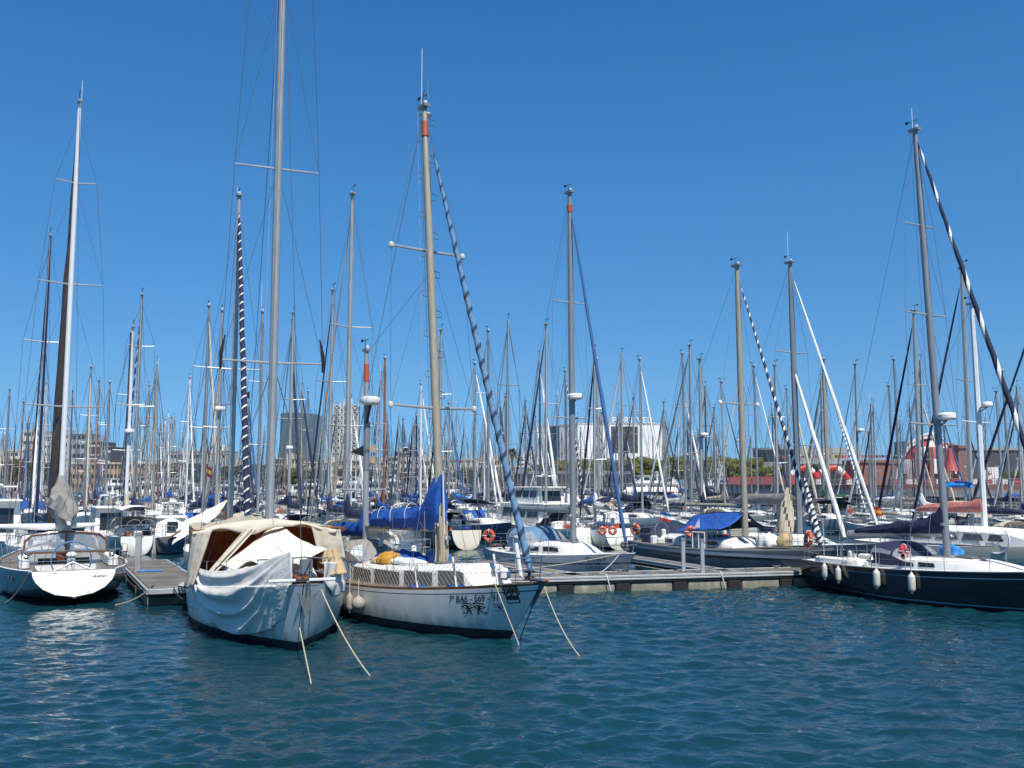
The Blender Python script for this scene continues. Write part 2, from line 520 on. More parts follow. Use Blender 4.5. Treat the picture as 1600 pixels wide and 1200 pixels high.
def deck_mesh(H, deckm, ck=None, ns=22, camber=0.05, wellm='teak', welld=0.5):
    """deck between the sheers; ck = (x0, x1, halfwidth) of the cockpit well"""
    mb = MB()
    ts = [i / ns for i in range(ns + 1)]
    if ck:
        ts += [(ck[0] + H.L / 2) / H.L, (ck[1] + H.L / 2) / H.L]
        ts = sorted(set(round(t, 4) for t in ts))
    P = []
    xs = []
    for t in ts:
        e = H.pt(t, 1.0, 1)
        b = abs(e.y); z = e.z - 0.02
        xs.append(e.x)
        iw = min(ck[2] if ck else b * 0.5, b * 0.85)
        cz = camber * (1 - (iw / max(b, .01)) ** 2)
        P.append([(e.x, b, z), (e.x, iw, z + cz), (e.x, 0, z + cz + 0.01), (e.x, -iw, z + cz), (e.x, -b, z)])
    def skip(i, j):
        if not ck: return False
        xm = (xs[i] + xs[i + 1]) / 2
        return ck[0] < xm < ck[1] and j in (1, 2)
    mb.grid(P[::-1], deckm, skip=(lambda i, j: skip(len(P) - 2 - i, j)))
    if ck:
        ins = [k for k in range(len(xs)) if ck[0] - 0.02 <= xs[k] <= ck[1] + 0.02]
        zf = min(P[k][2][2] for k in ins) - welld
        for j, sgn in ((1, 1), (3, -1)):
            rows = [[P[k][j], (P[k][j][0], P[k][j][1], zf)] for k in ins]
            mb.grid(rows if sgn < 0 else rows[::-1], 'whitedeck')
        a, b = ins[0], ins[-1]
        mb.face([(xs[a], P[a][1][1], zf), (xs[a], P[a][3][1], zf), (xs[b], P[b][3][1], zf), (xs[b], P[b][1][1], zf)], wellm)
        for k in (a, b):
            mb.face([P[k][1], P[k][3], (xs[k], P[k][3][1], zf), (xs[k], P[k][1][1], zf)], 'whitedeck')
    return mb

def cabin_mesh(H, x0, x1, wf=0.62, hgt=0.42, m='whitedeck', slope=0.9, n=10):
    """coachroof from x0 (aft) to x1 (front): rounded top, sloping nose"""
    mb = MB()
    rows = []
    for i in range(n + 1):
        x = x0 + (x1 - x0) * i / n
        e = H.edge(x)
        k = 1.0
        d = (x1 - x) / max(slope, .01)
        if d < 1: k = max(0.03, math.sin(math.pi / 2 * d))
        wdt = min(abs(e.y) * wf, H.B / 2 * wf)
        zz = e.z - 0.02
        hh = hgt * k
        prof = [(1.0, 0), (0.985, .55), (0.93, .85), (0.8, 1.0), (0.4, 1.1), (0, 1.13), (-0.4, 1.1), (-0.8, 1.0), (-0.93, .85), (-0.985, .55), (-1.0, 0)]
        rows.append([(x, wdt * a, zz + hh * b) for a, b in prof])
    mb.grid(rows[::-1], m)
    k = len(mb.v)
    mb.v.extend(rows[0]); mb.f.append(tuple(range(k, k + len(rows[0])))); mb.m.append(mb.mi(m))
    return mb

def cabin_window(H, xa, xb, side, wf, hgt, lo=0.3, hi=0.75, m='window', taper=0.15, x1=None, slope=0.9):
    mb = MB()
    pts_lo, pts_hi = [], []
    n = 5
    for i in range(n + 1):
        x = xa + (xb - xa) * i / n
        e = H.edge(x)
        k = 1.0
        if x1 is not None:
            d = (x1 - x) / slope
            if d < 1: k = max(0.03, math.sin(math.pi / 2 * d))
        wd = min(abs(e.y) * wf, H.B / 2 * wf)
        zz = e.z - 0.02
        tf = 1 - taper * (i / n)
        pts_lo.append((x, side * (wd * 0.993 + 0.012), zz + hgt * k * lo))
        pts_hi.append((x - 0.05, side * (wd * 0.972 + 0.012), zz + hgt * k * (lo + (hi - lo) * tf)))
    mb.grid([pts_lo, pts_hi] if side > 0 else [pts_hi, pts_lo], m)
    return mb

def sail_cover_mesh(x0, x1, zb, m, collar=0.9, h0=0.42, h1=0.2, wdt=0.17, n=22, seed=0, cw=0.075, sag=0.0, cp=1.8):
    """canvas over the flaked mainsail: high collar at the mast, tapering aft, wrinkled"""
    mb = MB()
    rows = []
    k = 12
    for i in range(n + 1):
        t = i / n
        t = t ** 1.35
        x = x0 + (x1 - x0) * t
        hh = h0 + (h1 - h0) * t + collar * math.exp(-(t / cw) ** cp)
        ww = wdt * (1 - 0.45 * t) * (1 - 0.35 * math.exp(-(t / 0.05)))
        if i == n: hh *= .5; ww *= .4
        z0 = zb - sag * math.sin(math.pi * t)
        row = []
        for j in range(k):
            a = 2 * math.pi * j / k
            cy, cz = math.sin(a), -math.cos(a)
            yy = ww * cy * (1 - 0.45 * max(0, cz))
            zz = z0 + (hh * (0.5 + 0.5 * cz)) - 0.07
            wr = 0.05 * h0 / .42 * noise3(x * 3.0 + seed * 7, a * 1.3, 1) + 0.03 * noise3(x * 8 + seed, a * 2, 4) + 0.018 * math.sin(x * 9 + a * 2 + seed) * (1 - t)
            row.append((x + 0.02 * math.sin(a * 2 + seed), yy * (1 + 4 * wr), zz + wr))
        rows.append(row)
    mb.grid(rows, m, cv=True)
    for r in (rows[0], rows[-1]):
        q = len(mb.v); mb.v.extend(r); mb.f.append(tuple(range(q, q + k))); mb.m.append(mb.mi(m))
    return mb

def furled_mesh(a, b, r, m, m2=None, turns=14, frac=0.28, n=10, seed=0, rings=None):
    """a headsail rolled on its stay, with a spiral of the sun strip: columns twist along the roll"""
    a = Vector(a); b = Vector(b)
    rings = rings or (int(turns * 12) if m2 else 22)
    if m2: n = max(n, 12)
    mb = MB()
    d = (b - a).normalized()
    x = d.orthogonal().normalized(); y = d.cross(x)
    rows = []
    for i in range(rings + 1):
        t = i / rings
        rr = r * (0.45 + 0.75 * math.sin(min(1, (1 - t) * 1.25 + .1) * math.pi * 0.5)) * (0.55 if t > .97 or t < .012 else 1)
        rr *= 1 + 0.1 * noise3(t * 30, seed, 2)
        wob = (x * noise3(t * 9, seed, 5) + y * noise3(t * 9, seed, 8)) * r * .22
        tw = (turns * t + .35 * noise3(t * 7, seed, 3) + .15 * noise3(t * 19, seed, 6)) * 2 * math.pi if m2 else turns * .3 * t
        rows.append([a.lerp(b, t) + wob + (x * math.cos(2 * math.pi * j / n + tw) + y * math.sin(2 * math.pi * j / n + tw)) * rr * (1 + .1 * math.cos(2 * math.pi * j / n)) for j in range(n)])
    k = max(1, round(frac * n))
    mb.grid(rows, (lambda i, j: m2 if j < k else m) if m2 else m, cv=True)
    return mb

def dodger_parts(root, x0, z0, L, W, Hh, canvas, near=True, name='sprayhood', clear='clear'):
    """folding sprayhood: sloping clear front, canvas top; x0 = aft edge, opens aft"""
    mb = MB(); cl = MB()
    secs = [(x0 + L, 0.06), (x0 + L * 0.55, 0.80), (x0 + L * 0.5, 0.86), (x0 + L * 0.22, 1.0), (x0, 0.97)]
    rows = []
    for x, k in secs:
        row = []
        for j in range(13):
            a = math.pi * j / 12
            cy = math.cos(a); cz = math.sin(a)
            yy = W / 2 * (abs(cy) ** 0.55) * (1 if cy >= 0 else -1) * (0.9 + 0.1 * k)
            zz = Hh * k * (max(0.0, cz) ** 0.5)
            row.append(Vector((x, yy, z0 + zz)))
        rows.append(row)
    def isclear(i, j):
        return i == 0 and j not in (0, 11, 6, 5) or (i in (2, 3) and j in (1, 10))
    mb.grid(rows, canvas, skip=isclear)
    o = mb.build(name, root)
    for sel in (lambda i, j: i == 0 and 0 < j < 5, lambda i, j: i == 0 and 6 < j < 11, lambda i, j: i in (2, 3) and j == 1, lambda i, j: i in (2, 3) and j == 10):
        cl = MB(); cl.grid(rows, clear, skip=lambda i, j: not sel(i, j)); cl.build('clear_window', o)
    if near:
        fr = MB()
        for k in (3, 4):
            fr.tube([p + Vector((0, 0, -0.015)) for p in rows[k]], 0.013, 'steel', n=6)
        fr.build('sprayhood_frame', o)
    return o

def bimini_parts(root, x0, x1, z0, z1, W, canvas, deckz, near=True):
    mb = MB()
    rows = []
    for i in range(5):
        t = i / 4
        x = x0 + (x1 - x0) * t
        row = []
        for j in range(9):
            u = j / 8 * 2 - 1
            row.append((x, W / 2 * u, z0 + (z1 - z0) * (1 - abs(u) ** 2.6) + 0.05 * math.sin(math.pi * t)))
        rows.append(row)
    mb.grid(rows, canvas)
    top = [[(p[0], p[1], p[2] + 0.025) for p in r] for r in rows]
    mb.grid(top, canvas)
    o = mb.build('bimini_canopy', root)
    fr = MB()
    for x in (x0 + .1, x1 - .1):
        fr.tube([(x, W / 2, deckz), (x, W / 2, z0), (x, W * .3, z1 - .03), (x, 0, z1), (x, -W * .3, z1 - .03), (x, -W / 2, z0), (x, -W / 2, deckz)], 0.014, 'steel', n=5)
    fr.build('bimini_frame', root)
    return o

def rail_mesh(H, x0, x1, n, hgt=0.6, wr=0.006, pulpit=True, pushpit=True, m='steel'):
    mb = MB()
    for side in (1, -1):
        prev = None
        tops = []
        for i in range(n + 1):
            x = x0 + (x1 - x0) * i / n
            b = H.edge(x, side, 0.06)
            tpt = b + Vector((0, 0, hgt))
            mb.tube([b, tpt], 0.013, m, n=5)
            tops.append((b, tpt))
        for q in (1.0, 0.52):
            mb.tube([b.lerp(tp, q) for b, tp in tops], wr, 'wire', n=4)
    if pulpit:
        xb = H.L / 2
        for q, rr in ((1.0, 0.016), (0.5, 0.011)):
            pts = []
            a = H.edge(x1, 1, 0.06); 
            seq = [(x1, 1), (x1 + (xb - x1) * .5, 1), (xb - 0.08, 1)]
            l1 = [H.edge(x, 1, 0.05) + Vector((0.06, 0, hgt * q)) for x, _ in seq]
            nose = Vector((H.L / 2 + 0.12, 0, H.fb + hgt * q * 1.02))
            l2 = [Vector((p.x, -p.y, p.z)) for p in l1[::-1]]
            mb.tube(l1 + [nose] + l2, rr, m, n=6)
        for side in (1, -1):
            e = H.edge(xb - .35, side, .05)
            mb.tube([e, e + Vector((.1, 0, hgt))], .014, m, n=5)
    if pushpit:
        e = H.edge(-H.L / 2 + .12, 1, .1)
        a = H.edge(x0, 1, .06)
        for q, rr in ((1.0, .015), (.5, .011)):
            l1 = [a + Vector((0, 0, hgt * q)), Vector((e.x, e.y, e.z + hgt * q))]
            l2 = [Vector((p.x, -p.y, p.z)) for p in l1[::-1]]
            mb.tube(l1 + l2, rr, m, n=6)
        for sy in (1, -1):
            mb.tube([Vector((e.x, e.y * sy, e.z)), Vector((e.x, e.y * sy, e.z + hgt))], .014, m, n=5)
    return mb

def fill_rig(H, P, mx, z0, zt, rake, wr, spr, bowx, backx, topf=0.97):
    """standing rigging wires"""
    mb = MB()
    top = Vector((mx - rake, 0, zt))
    def mp(f): return Vector((mx - rake * f, 0, z0 + (zt - z0) * f))
    for side in (1, -1):
        ch = H.edge(mx - 0.15, side, 0.08)
        pts = [ch]
        for f, hw in spr:
            m_ = mp(f)
            pts.append(Vector((m_.x - 0.12, side * hw, m_.z + 0.04)))
        pts.append(mp(topf))
        mb.tube(pts, wr, 'wire', n=4, caps=False)
        if spr:
            m_ = mp(spr[0][0])
            ch2 = H.edge(mx + 0.35, side, 0.15); mb.tube([ch2, m_], wr * .9, 'wire', n=4, caps=False)
            ch3 = H.edge(mx - 0.55, side, 0.15); mb.tube([ch3, m_], wr * .9, 'wire', n=4, caps=False)
        for a in range(len(spr) - 1):
            m_ = mp(spr[a + 1][0])
            q = mp(spr[a][0])
            mb.tube([Vector((q.x - .12, side * spr[a][1], q.z + .04)), m_], wr * .8, 'wire', n=4, caps=False)
    bz = H.sheer(1.0)
    mb.tube([Vector((bowx, 0, bz)), mp(topf)], wr, 'wire', n=4, caps=False)
    if P.get('split_back'):
        mid = Vector((backx + 1.2, 0, H.fs + 3.0))
        mb.tube([top, mid], wr, 'wire', n=4, caps=False)
        for s_ in (1, -1):
            mb.tube([mid, H.edge(backx + .1, s_, .25)], wr, 'wire', n=4, caps=False)
    else:
        mb.tube([top, Vector((backx + 0.1, 0, H.fs + .1))], wr, 'wire', n=4, caps=False)
    if P.get('halyards', True):
        for k in range(P.get('nhal', 2)):
            off = (-0.14 - .05 * k, 0.1 - 0.18 * k)
            mb.tube([mp(1.0) + Vector((off[0], off[1] * .3, 0)), Vector((mx + off[0] - .1 * k, off[1], z0 + .2))], wr * .8, P.get('halm', 'ropewhite'), n=3, caps=False)
    return mb

def masthead(mb, top, r, far=False, ant=0.0, plate=False):
    x, y, z = top
    mb.box((x - .03, 0, z + .03), (r * 3.4, r * 1.6, .09), 'alumid')
    mb.tube([(x - .12, 0.02, z), (x - .12, 0.02, z + .38)], .012, 'black', n=4)
    mb.tube([(x - .34, .02, z + .36), (x + .1, .02, z + .36)], .012, 'black', n=4)
    mb.box((x - .33, .02, z + .36), (.12, .02, .09), 'black')
    if ant:
        mb.tube([(x - .05, -.06, z), (x - .05, -.06, z + ant)], .011, 'radome', n=4)
    mb.lathe([(0, .16), (.05, .15), (.055, .05), (.05, .03), (0, .03)], (x + .06, 0, z + .02), 'radome', n=8)

def make_sail(name, label, cat, mast_xy, head, P, group=None):
    """one sailing boat as a thing with parts; returns dict(root, H, ...)"""
    L = P['L']; B = P.get('B', L * 0.3)
    H = Hull(L, B, **P.get('hull', {}))
    lod = P.get('lod', 0)
    mx = P.get('mx', 0.06) * L
    hd = Vector(head).normalized()
    ang = math.atan2(hd.y, hd.x)
    base = Vector((mast_xy[0] - hd.x * mx, mast_xy[1] - hd.y * mx, 0))
    root = thing(name, label, cat, base, ang, group)
    if P.get('heel'):
        root.rotation_euler = (P['heel'], 0, ang)
    deckm = P.get('deckm', 'whitedeck')
    ns = 26 if lod == 0 else (14 if lod == 1 else 9)
    hm = hull_mesh(H, P.get('hullm', 'white'), P.get('stripem'), P.get('bootm', 'antifoul'), P.get('sh', (0.88, 0.84)), P.get('boot', 0.1), P.get('raillm'), ns, P.get('transm'))
    hull = hm.build('hull', root)
    out = dict(root=root, H=H, hull=hull, ang=ang, base=base, mx=mx)
    ck = P.get('ck', (-0.44 * L, -0.2 * L, B * 0.26)) if lod < 2 else None
    dk = deck_mesh(H, deckm, ck, ns=22 if lod == 0 else 10).build('deck', root)
    cab = P.get('cabin', dict())
    zc = 0
    if cab is not None:
        cx0 = cab.get('x0', -0.19) * L; cx1 = cab.get('x1', 0.2) * L
        wf = cab.get('wf', 0.6); hg = cab.get('h', 0.42); sl = cab.get('slope', 1.2)
        co = cabin_mesh(H, cx0, cx1, wf, hg, cab.get('m', 'whitedeck'), sl, 12 if lod == 0 else 6).build('cabin', root)
        out['cabin'] = co
        for side in (1, -1):
            for (wa, wb) in cab.get('win', [(0.12, 0.72)] if lod else [(0.1, 0.4), (0.48, 0.75)]):
                cabin_window(H, cx0 + (cx1 - cx0) * wa, cx0 + (cx1 - cx0) * wb, side, wf, hg, lo=cab.get('lo', .3), hi=cab.get('hi', .75), m=cab.get('wm', 'window'), x1=cx1, slope=sl).build('window', co)
        if cx0 < mx < cx1: zc = hg * 1.1
        if lod == 0:
            hb_ = MB()
            xx = cx0 + (cx1 - cx0) * .62
            hb_.box((xx, 0, H.edge(xx).z + hg * 1.13), (.5, .5, .06), 'windowgrey', bev=.02)
            hb_.build('hatch', co)
            gr = MB()
            for s_ in (1, -1):
                gr.tube([(cx0 + .3, s_ * B * .17, H.edge(cx0).z + hg * 1.16), (cx0 + (cx1 - cx0) * .6, s_ * B * .15, H.edge(mx).z + hg * 1.16)], .018, 'wood' if P.get('woody') else 'steel', n=5)
            gr.build('handrail', co)
    z0 = H.edge(mx).z + zc - 0.02
    zt = P['zt']
    rake = P.get('rake', 0.012 * (zt - z0))
    r = P.get('mr', 0.1)
    mm = P.get('mastm', 'alu')
    top = Vector((mx - rake, 0, zt))
    mb = MB()
    n_ = 12 if lod == 0 else (7 if lod == 1 else 5)
    fr = [0, .5, .8, 1.0]
    mb.tube([Vector((mx - rake * f, 0, z0 + (zt - z0) * f)) for f in fr], [r, r, r * .92, r * .68], mm, n=n_)
    if lod == 0:
        mb.box((mx, 0, z0 + .02), (r * 3.2, r * 2.6, .06), 'alumid')
        for k in range(3):
            a = 2.1 * k + .5
            mb.lathe([(.05, 0), (.065, .03), (.045, .07), (.06, .12), (0, .13)], (mx + math.cos(a) * r * .9, math.sin(a) * r * .9, z0 + .7 + .18 * k), 'steel', n=8, axis=(math.cos(a), math.sin(a), 0))
    mast = mb.build('mast', root)
    out.update(mast=mast, z0=z0, zt=zt, rake=rake, top=top)
    mh = MB()
    masthead(mh, top, r, ant=P.get('ant', 0))
    mh.build('masthead_gear', mast)
    spr = P.get('spr', [(0.34, B * 0.36), (0.66, B * 0.28)])
    def mp(f): return Vector((mx - rake * f, 0, z0 + (zt - z0) * f))
    out['mp'] = mp
    for f, hw in spr:
        for s_ in (1, -1):
            sb = MB()
            p = mp(f)
            sr = P.get('spr_r', 0.035 if lod == 0 else 0.032)
            sb.tube([p, p + Vector((-.12, s_ * hw, .05))], [sr, sr * .7], P.get('sprm', 'alu'), n=6 if lod == 0 else 4, squash=.6)
            if P.get('spr_tip'):
                q = p + Vector((-.12, s_ * hw, .05))
                sb.lathe([(0, -.1), (.07, -.06), (.085, 0), (.07, .06), (0, .1)], q, P['spr_tip'], n=8)
            sb.build('spreader', mast)
    bowx = P.get('stay_x', L / 2 - 0.12)
    topf = P.get('topf', 0.97)
    wr = P.get('wr', 0.006)
    fill_rig(H, P, mx, z0, zt, rake, wr, spr, bowx, -L / 2, topf).build('rigging', root)
    jib = P.get('jib')
    if jib:
        a = Vector((bowx, 0, H.sheer(1.0) + jib.get('z0', 0.35)))
        b = mp(topf)
        tt = jib.get('t', 0.95)
        fm = furled_mesh(a, a.lerp(b, tt), jib.get('r', 0.1), jib['m'], jib.get('m2'), jib.get('turns', 14), jib.get('frac', .28), n=10 if lod == 0 else 6, seed=rng.random() * 9, rings=None if (lod == 0 or jib.get('m2')) else 14)
        out['jib'] = fm.build('furled_jib', root)
        if lod == 0:
            d = MB(); d.lathe([(.03, -.1), (.12, -.08), (.12, -.05), (.05, -.04), (.05, .04), (.12, .05), (.12, .08), (.03, .1)], a - Vector((0, 0, .12)), 'black', n=12)
            d.build('furling_drum', root)
    st = P.get('stay')
    if st:
        a = Vector((st['x'], 0, H.edge(st['x']).z + .3)); b = mp(st['f'])
        furled_mesh(a, b, st.get('r', .07), st['m'], st.get('m2'), st.get('turns', 12), n=8).build('furled_staysail', root)
    bm = P.get('boom')
    if bm is not None:
        zb = z0 + bm.get('z', 0.9)
        bl = bm.get('len', 0.36 * L)
        lift = bm.get('lift', 0.0)
        bo = MB()
        bo.tube([(mx - r, 0, zb), (mx - bl * .5, 0, zb + lift * .5), (mx - bl, 0, zb + lift)], bm.get('r', .07), bm.get('bm', mm), n=8 if lod == 0 else 5)
        boo = bo.build('boom', root)
        if bm.get('m'):
            cv = sail_cover_mesh(mx - r * .2, mx - bl * .94, zb + .04, bm['m'], collar=bm.get('collar', .8), h0=bm.get('h0', .42), h1=bm.get('h1', .22), wdt=bm.get('w', .17), n=26 if lod == 0 else 9, seed=rng.random() * 9, cw=bm.get('cw', .075), cp=bm.get('cp', 1.8))
            if lift:
                cv.v = [(p[0], p[1], p[2] + lift * (mx - p[0]) / bl) for p in cv.v]
            cv.build('sail_cover', boo)
        out['zb'] = zb
    rd = P.get('radar')
    if rd:
        rb = MB()
        p = mp(rd['f'])
        ox = rd.get('dx', 0.4)
        q = p + Vector((ox, rd.get('dy', 0), 0))
        rr = rd.get('r', .3)
        rb.lathe([(0, -.1), (rr * .75, -.11), (rr, -.05), (rr, .06), (rr * .85, .12), (0, .15)], q, 'radome', n=16)
        rb.tube([p + Vector((0, 0, -.35)), q + Vector((0, 0, -.12))], .03, 'alumid', n=5)
        rb.tube([p + Vector((0, 0, -.1)), q + Vector((0, 0, -.12))], .03, 'alumid', n=5)
        rb.build('radar_dome', mast)
    if lod == 0 and P.get('rail', True):
        rail_mesh(H, P.get('rail0', -0.40) * L, P.get('rail1', 0.36) * L, P.get('nst', 6), wr=P.get('lwr', .005), hgt=P.get('railh', .6)).build('guard_rail', root)
    elif lod == 1:
        rail_mesh(H, -0.40 * L, 0.36 * L, 4, wr=.008).build('guard_rail', root)
    d = P.get('dodger')
    if d:
        zz = H.edge(d['x']).z + d.get('dz', .25)
        out['dodger'] = dodger_parts(root, d['x'], zz, d.get('L', 1.3), d.get('W', B * .62), d.get('H', .75), d['m'], near=lod == 0)
    bi = P.get('bimini')
    if bi:
        zz = H.fs
        bimini_parts(root, bi['x0'], bi['x1'], zz + bi.get('z0', 1.55), zz + bi.get('z1', 1.8), bi.get('W', B * .75), bi['m'], zz)
    return out

def to_world(d, p):
    c, s = math.cos(d['ang']), math.sin(d['ang'])
    return Vector((d['base'].x + p[0] * c - p[1] * s, d['base'].y + p[0] * s + p[1] * c, p[2]))

def fender(loc, label, group, m='fender', r=.11, h=.62, up=1.0, ball=False):
    t = thing('fender', label, 'fender', loc, 0, group)
    mb = MB()
    if ball:
        mb.lathe([(0, -.02)] + [(r * math.sin(a), r - r * math.cos(a)) for a in [k * math.pi / 10 for k in range(1, 10)]] + [(r * .25, 2 * r), (r * .2, 2.2 * r), (0, 2.22 * r)], (0, 0, 0), m, n=16)
        hh = 2.2 * r
    else:
        mb.lathe([(0, 0), (r * .35, 0), (r * .45, .05), (r * .9, .1), (r, .16), (r, h - .16), (r * .9, h - .1), (r * .45, h - .05), (r * .35, h), (0, h)], (0, 0, 0), m, n=14)
        hh = h
    mb.build('fender_body', t)
    lb = MB(); lb.tube([(0, 0, hh - .01), (0, 0.0, hh + up)], .011, 'ropewhite', n=5)
    lb.build('lanyard', t)
    return t

def lifebuoy(loc, label, normal, r=.3, m='orange', horseshoe=False, group=None):
    t = thing('lifebuoy', label, 'lifebuoy', loc, 0, group)
    mb = MB()
    if horseshoe:
        mb.torus((0, 0, 0), r, .075, m, axis=normal, n=22, k=8, a0=.4, a1=2 * math.pi - .4)
    else:
        mb.torus((0, 0, 0), r, .085, m, axis=normal, n=24, k=8)
    mb.build('ring', t)
    b2 = MB()
    ax = Vector(normal).normalized(); x = ax.orthogonal().normalized(); y = ax.cross(x)
    for k in range(4):
        a = .78 + k * math.pi / 2
        c = (x * math.cos(a) + y * math.sin(a)) * r
        tng = (-x * math.sin(a) + y * math.cos(a))
        b2.torus(c, .088, .018, 'ropewhite', axis=tng, n=10, k=4)
    b2.build('bands', t)
    return t

def line_thing(name, label, cat, pts, r, m, group=None, n=6):
    mb = MB()
    o0 = Vector(pts[0])
    mb.tube([Vector(p) - o0 for p in pts], r, m, n=n)
    o = mb.build(name, None, loc=o0)
    return tag(o, label, cat, group)
# ---------------------------------------------------------------- water
def water():
    m = bpy.data.materials.new('harbour_water')
    m.use_nodes = True
    n = m.node_tree.nodes; l = m.node_tree.links
    b = n['Principled BSDF']
    tc = n.new('ShaderNodeTexCoord')
    no = n.new('ShaderNodeTexNoise'); no.inputs['Scale'].default_value = 0.08; no.inputs['Detail'].default_value = 3
    l.new(tc.outputs['Object'], no.inputs['Vector'])
    cr = n.new('ShaderNodeValToRGB')
    cr.color_ramp.elements[0].position = .35; cr.color_ramp.elements[1].position = .65
    cr.color_ramp.elements[0].color = (0.0035, 0.029, 0.040, 1)
    cr.color_ramp.elements[1].color = (0.0045, 0.038, 0.052, 1)
    l.new(no.outputs['Fac'], cr.inputs[0])
    l.new(cr.outputs[0], b.inputs['Base Color'])
    b.inputs['Roughness'].default_value = 0.06
    b.inputs['IOR'].default_value = 1.54
    hs = []
    for sc, st, dist, det in ((3.4, (0.75, 1.35, 1), 0.045, 3), (9.0, (0.8, 1.3, 1), 0.016, 3)):
        mp = n.new('ShaderNodeMapping'); mp.inputs['Scale'].default_value = st
        mp.inputs['Rotation'].default_value = (0, 0, R(12 if sc < 5 else -20))
        l.new(tc.outputs['Object'], mp.inputs['Vector'])
        q = n.new('ShaderNodeTexNoise'); q.inputs['Scale'].default_value = sc; q.inputs['Detail'].default_value = det
        l.new(mp.outputs[0], q.inputs['Vector'])
        bp = n.new('ShaderNodeBump'); bp.inputs['Strength'].default_value = 0.9; bp.inputs['Distance'].default_value = dist
        l.new(q.outputs['Fac'], bp.inputs['Height'])
        if hs: l.new(hs[-1].outputs[0], bp.inputs['Normal'])
        hs.append(bp)
    l.new(hs[-1].outputs[0], b.inputs['Normal'])
    g = np.random.default_rng(5)
    ys = [8.0]
    while ys[-1] < 64:
        ys.append(ys[-1] + 0.055 + max(0, ys[-1] - 20) * 0.0045)
    ys = np.array(ys); xs = np.linspace(-34, 34, 760)
    X, Y = np.meshgrid(xs, ys)
    Z = np.zeros_like(X)
    for k in range(90):
        lam = 0.22 * (1.7 / 0.22) ** g.random()
        a = R(-90 + g.normal() * 34 + 10)
        kx, ky = math.cos(a) * 2 * math.pi / lam, math.sin(a) * 2 * math.pi / lam
        amp = 0.0050 * lam ** 0.85
        ph = g.random() * 6.28
        env = 0.65 + 0.35 * np.sin(X * g.normal() * .25 + Y * g.normal() * .25 + g.random() * 6)
        s_ = np.sin(kx * X + ky * Y + ph + 0.5 * np.sin(0.21 * X + .33 * Y + ph))
        Z += amp * env * (s_ + 0.25 * np.cos(2 * (kx * X + ky * Y + ph)))
    fx = np.clip((34 - np.abs(X)) / 3, 0, 1); fy = np.clip((64 - Y) / 14, 0, 1) * np.clip((Y - 8) / 1.0, 0, 1)
    Z *= fx * fy * (1.15 + .4 * np.sin(.13 * X + .07 * Y + 1) * np.sin(.16 * Y - .06 * X))
    nx, ny = len(xs), len(ys)
    V = np.stack([X, Y, Z], -1).reshape(-1, 3)
    idx = np.arange(nx * ny).reshape(ny, nx)
    q = np.stack([idx[:-1, :-1], idx[:-1, 1:], idx[1:, 1:], idx[1:, :-1]], -1).reshape(-1, 4)
    E = [(-3000, -60, 0), (3000, -60, 0), (3000, 262, 0), (-3000, 262, 0)]
    base = len(V)
    V = np.vstack([V, np.array(E, float)])
    # flat surround stitched to the rectangle's four corners
    c = [idx[0, 0], idx[0, -1], idx[-1, -1], idx[-1, 0]]
    faces = q.tolist()
    bott = idx[0, :].tolist(); top = idx[-1, :].tolist(); lef = idx[:, 0].tolist(); rig = idx[:, -1].tolist()
    faces.append([base, base + 1] + bott[::-1])
    faces.append([base + 1, base + 2] + rig[::-1])
    faces.append([base + 2, base + 3] + top)
    faces.append([base + 3, base] + lef)
    me = bpy.data.meshes.new('water')
    me.from_pydata(V.tolist(), [], faces)
    me.polygons.foreach_set('use_smooth', [True] * len(faces))
    me.materials.append(m)
    o = bpy.data.objects.new('water', me); C.objects.link(o)
    o['kind'] = 'structure'
water()

# ---------------------------------------------------------------- pontoons
def pontoon(name, label, p0, d, length, width, z=0.555, floats=True, lead=0.0, front=True, fl_gap=1.15, fl_len=4.6, seed=1, blocks=False):
    """floating walkway: p0 = near corner, d = direction along, width to the left of d"""
    d = Vector(d).normalized()
    rz = math.atan2(d.y, d.x)
    t = thing(name, label, 'pontoon', (p0[0], p0[1], 0), rz)
    mb = MB()
    nb = int(length / 2.4)
    mb.box((length / 2, width / 2, z - .03), (length, width - .1, .06), 'planks')
    mb.build('deck', t)
    fa = MB()
    for y in (-.02, width + .02):
        sgn = -1 if y < 0 else 1
        fa.box((length / 2, y, z - .035), (length + .06, .09, .09), 'alufascia', bev=.02)
        fa.box((length / 2, y + sgn * .012, z - .13), (length + .06, .08, .075), 'alufascia', bev=.02)
        fa.box((length / 2, y - sgn * .01, z - .2), (length, .05, .07), 'blackvoid')  # black strip paints the shaded gap between fascia and floats
    for x in (-.02, length + .02):
        fa.box((x, width / 2, z - .08), (.09, width, .17), 'alufascia', bev=.02)
    fa.build('fascia', t)
    ub = MB(); ub.box((length / 2, width / 2, z - .165), (length - .1, width - .16, .2), 'blackvoid')
    ub.build('underframe', t)
    x = lead
    r2 = random.Random(seed)
    while x < length - .4 and floats:
        ll = min(fl_len * r2.uniform(.92, 1.05), length - x)
        f = MB(); f.box((x + ll / 2, width / 2, -.02), (ll, width * .98, (z - .27) * 2 + .04), 'concrete', bev=.03)
        f.build('float', t)
        if blocks and x + ll + fl_gap < length:
            f = MB(); f.box((x + ll + fl_gap / 2, width / 2, .06), (fl_gap * .92, width * 1.04, .5), 'blackvoid', bev=.05); f.build('rubber_block', t)
        x += ll + fl_gap
    return t, d, rz
A0 = onz(845, 928); A1 = onz(1275, 915)
ad = Vector((A1.x - A0.x, A1.y - A0.y, 0)).normalized()
an = Vector((-ad.y, ad.x, 0))
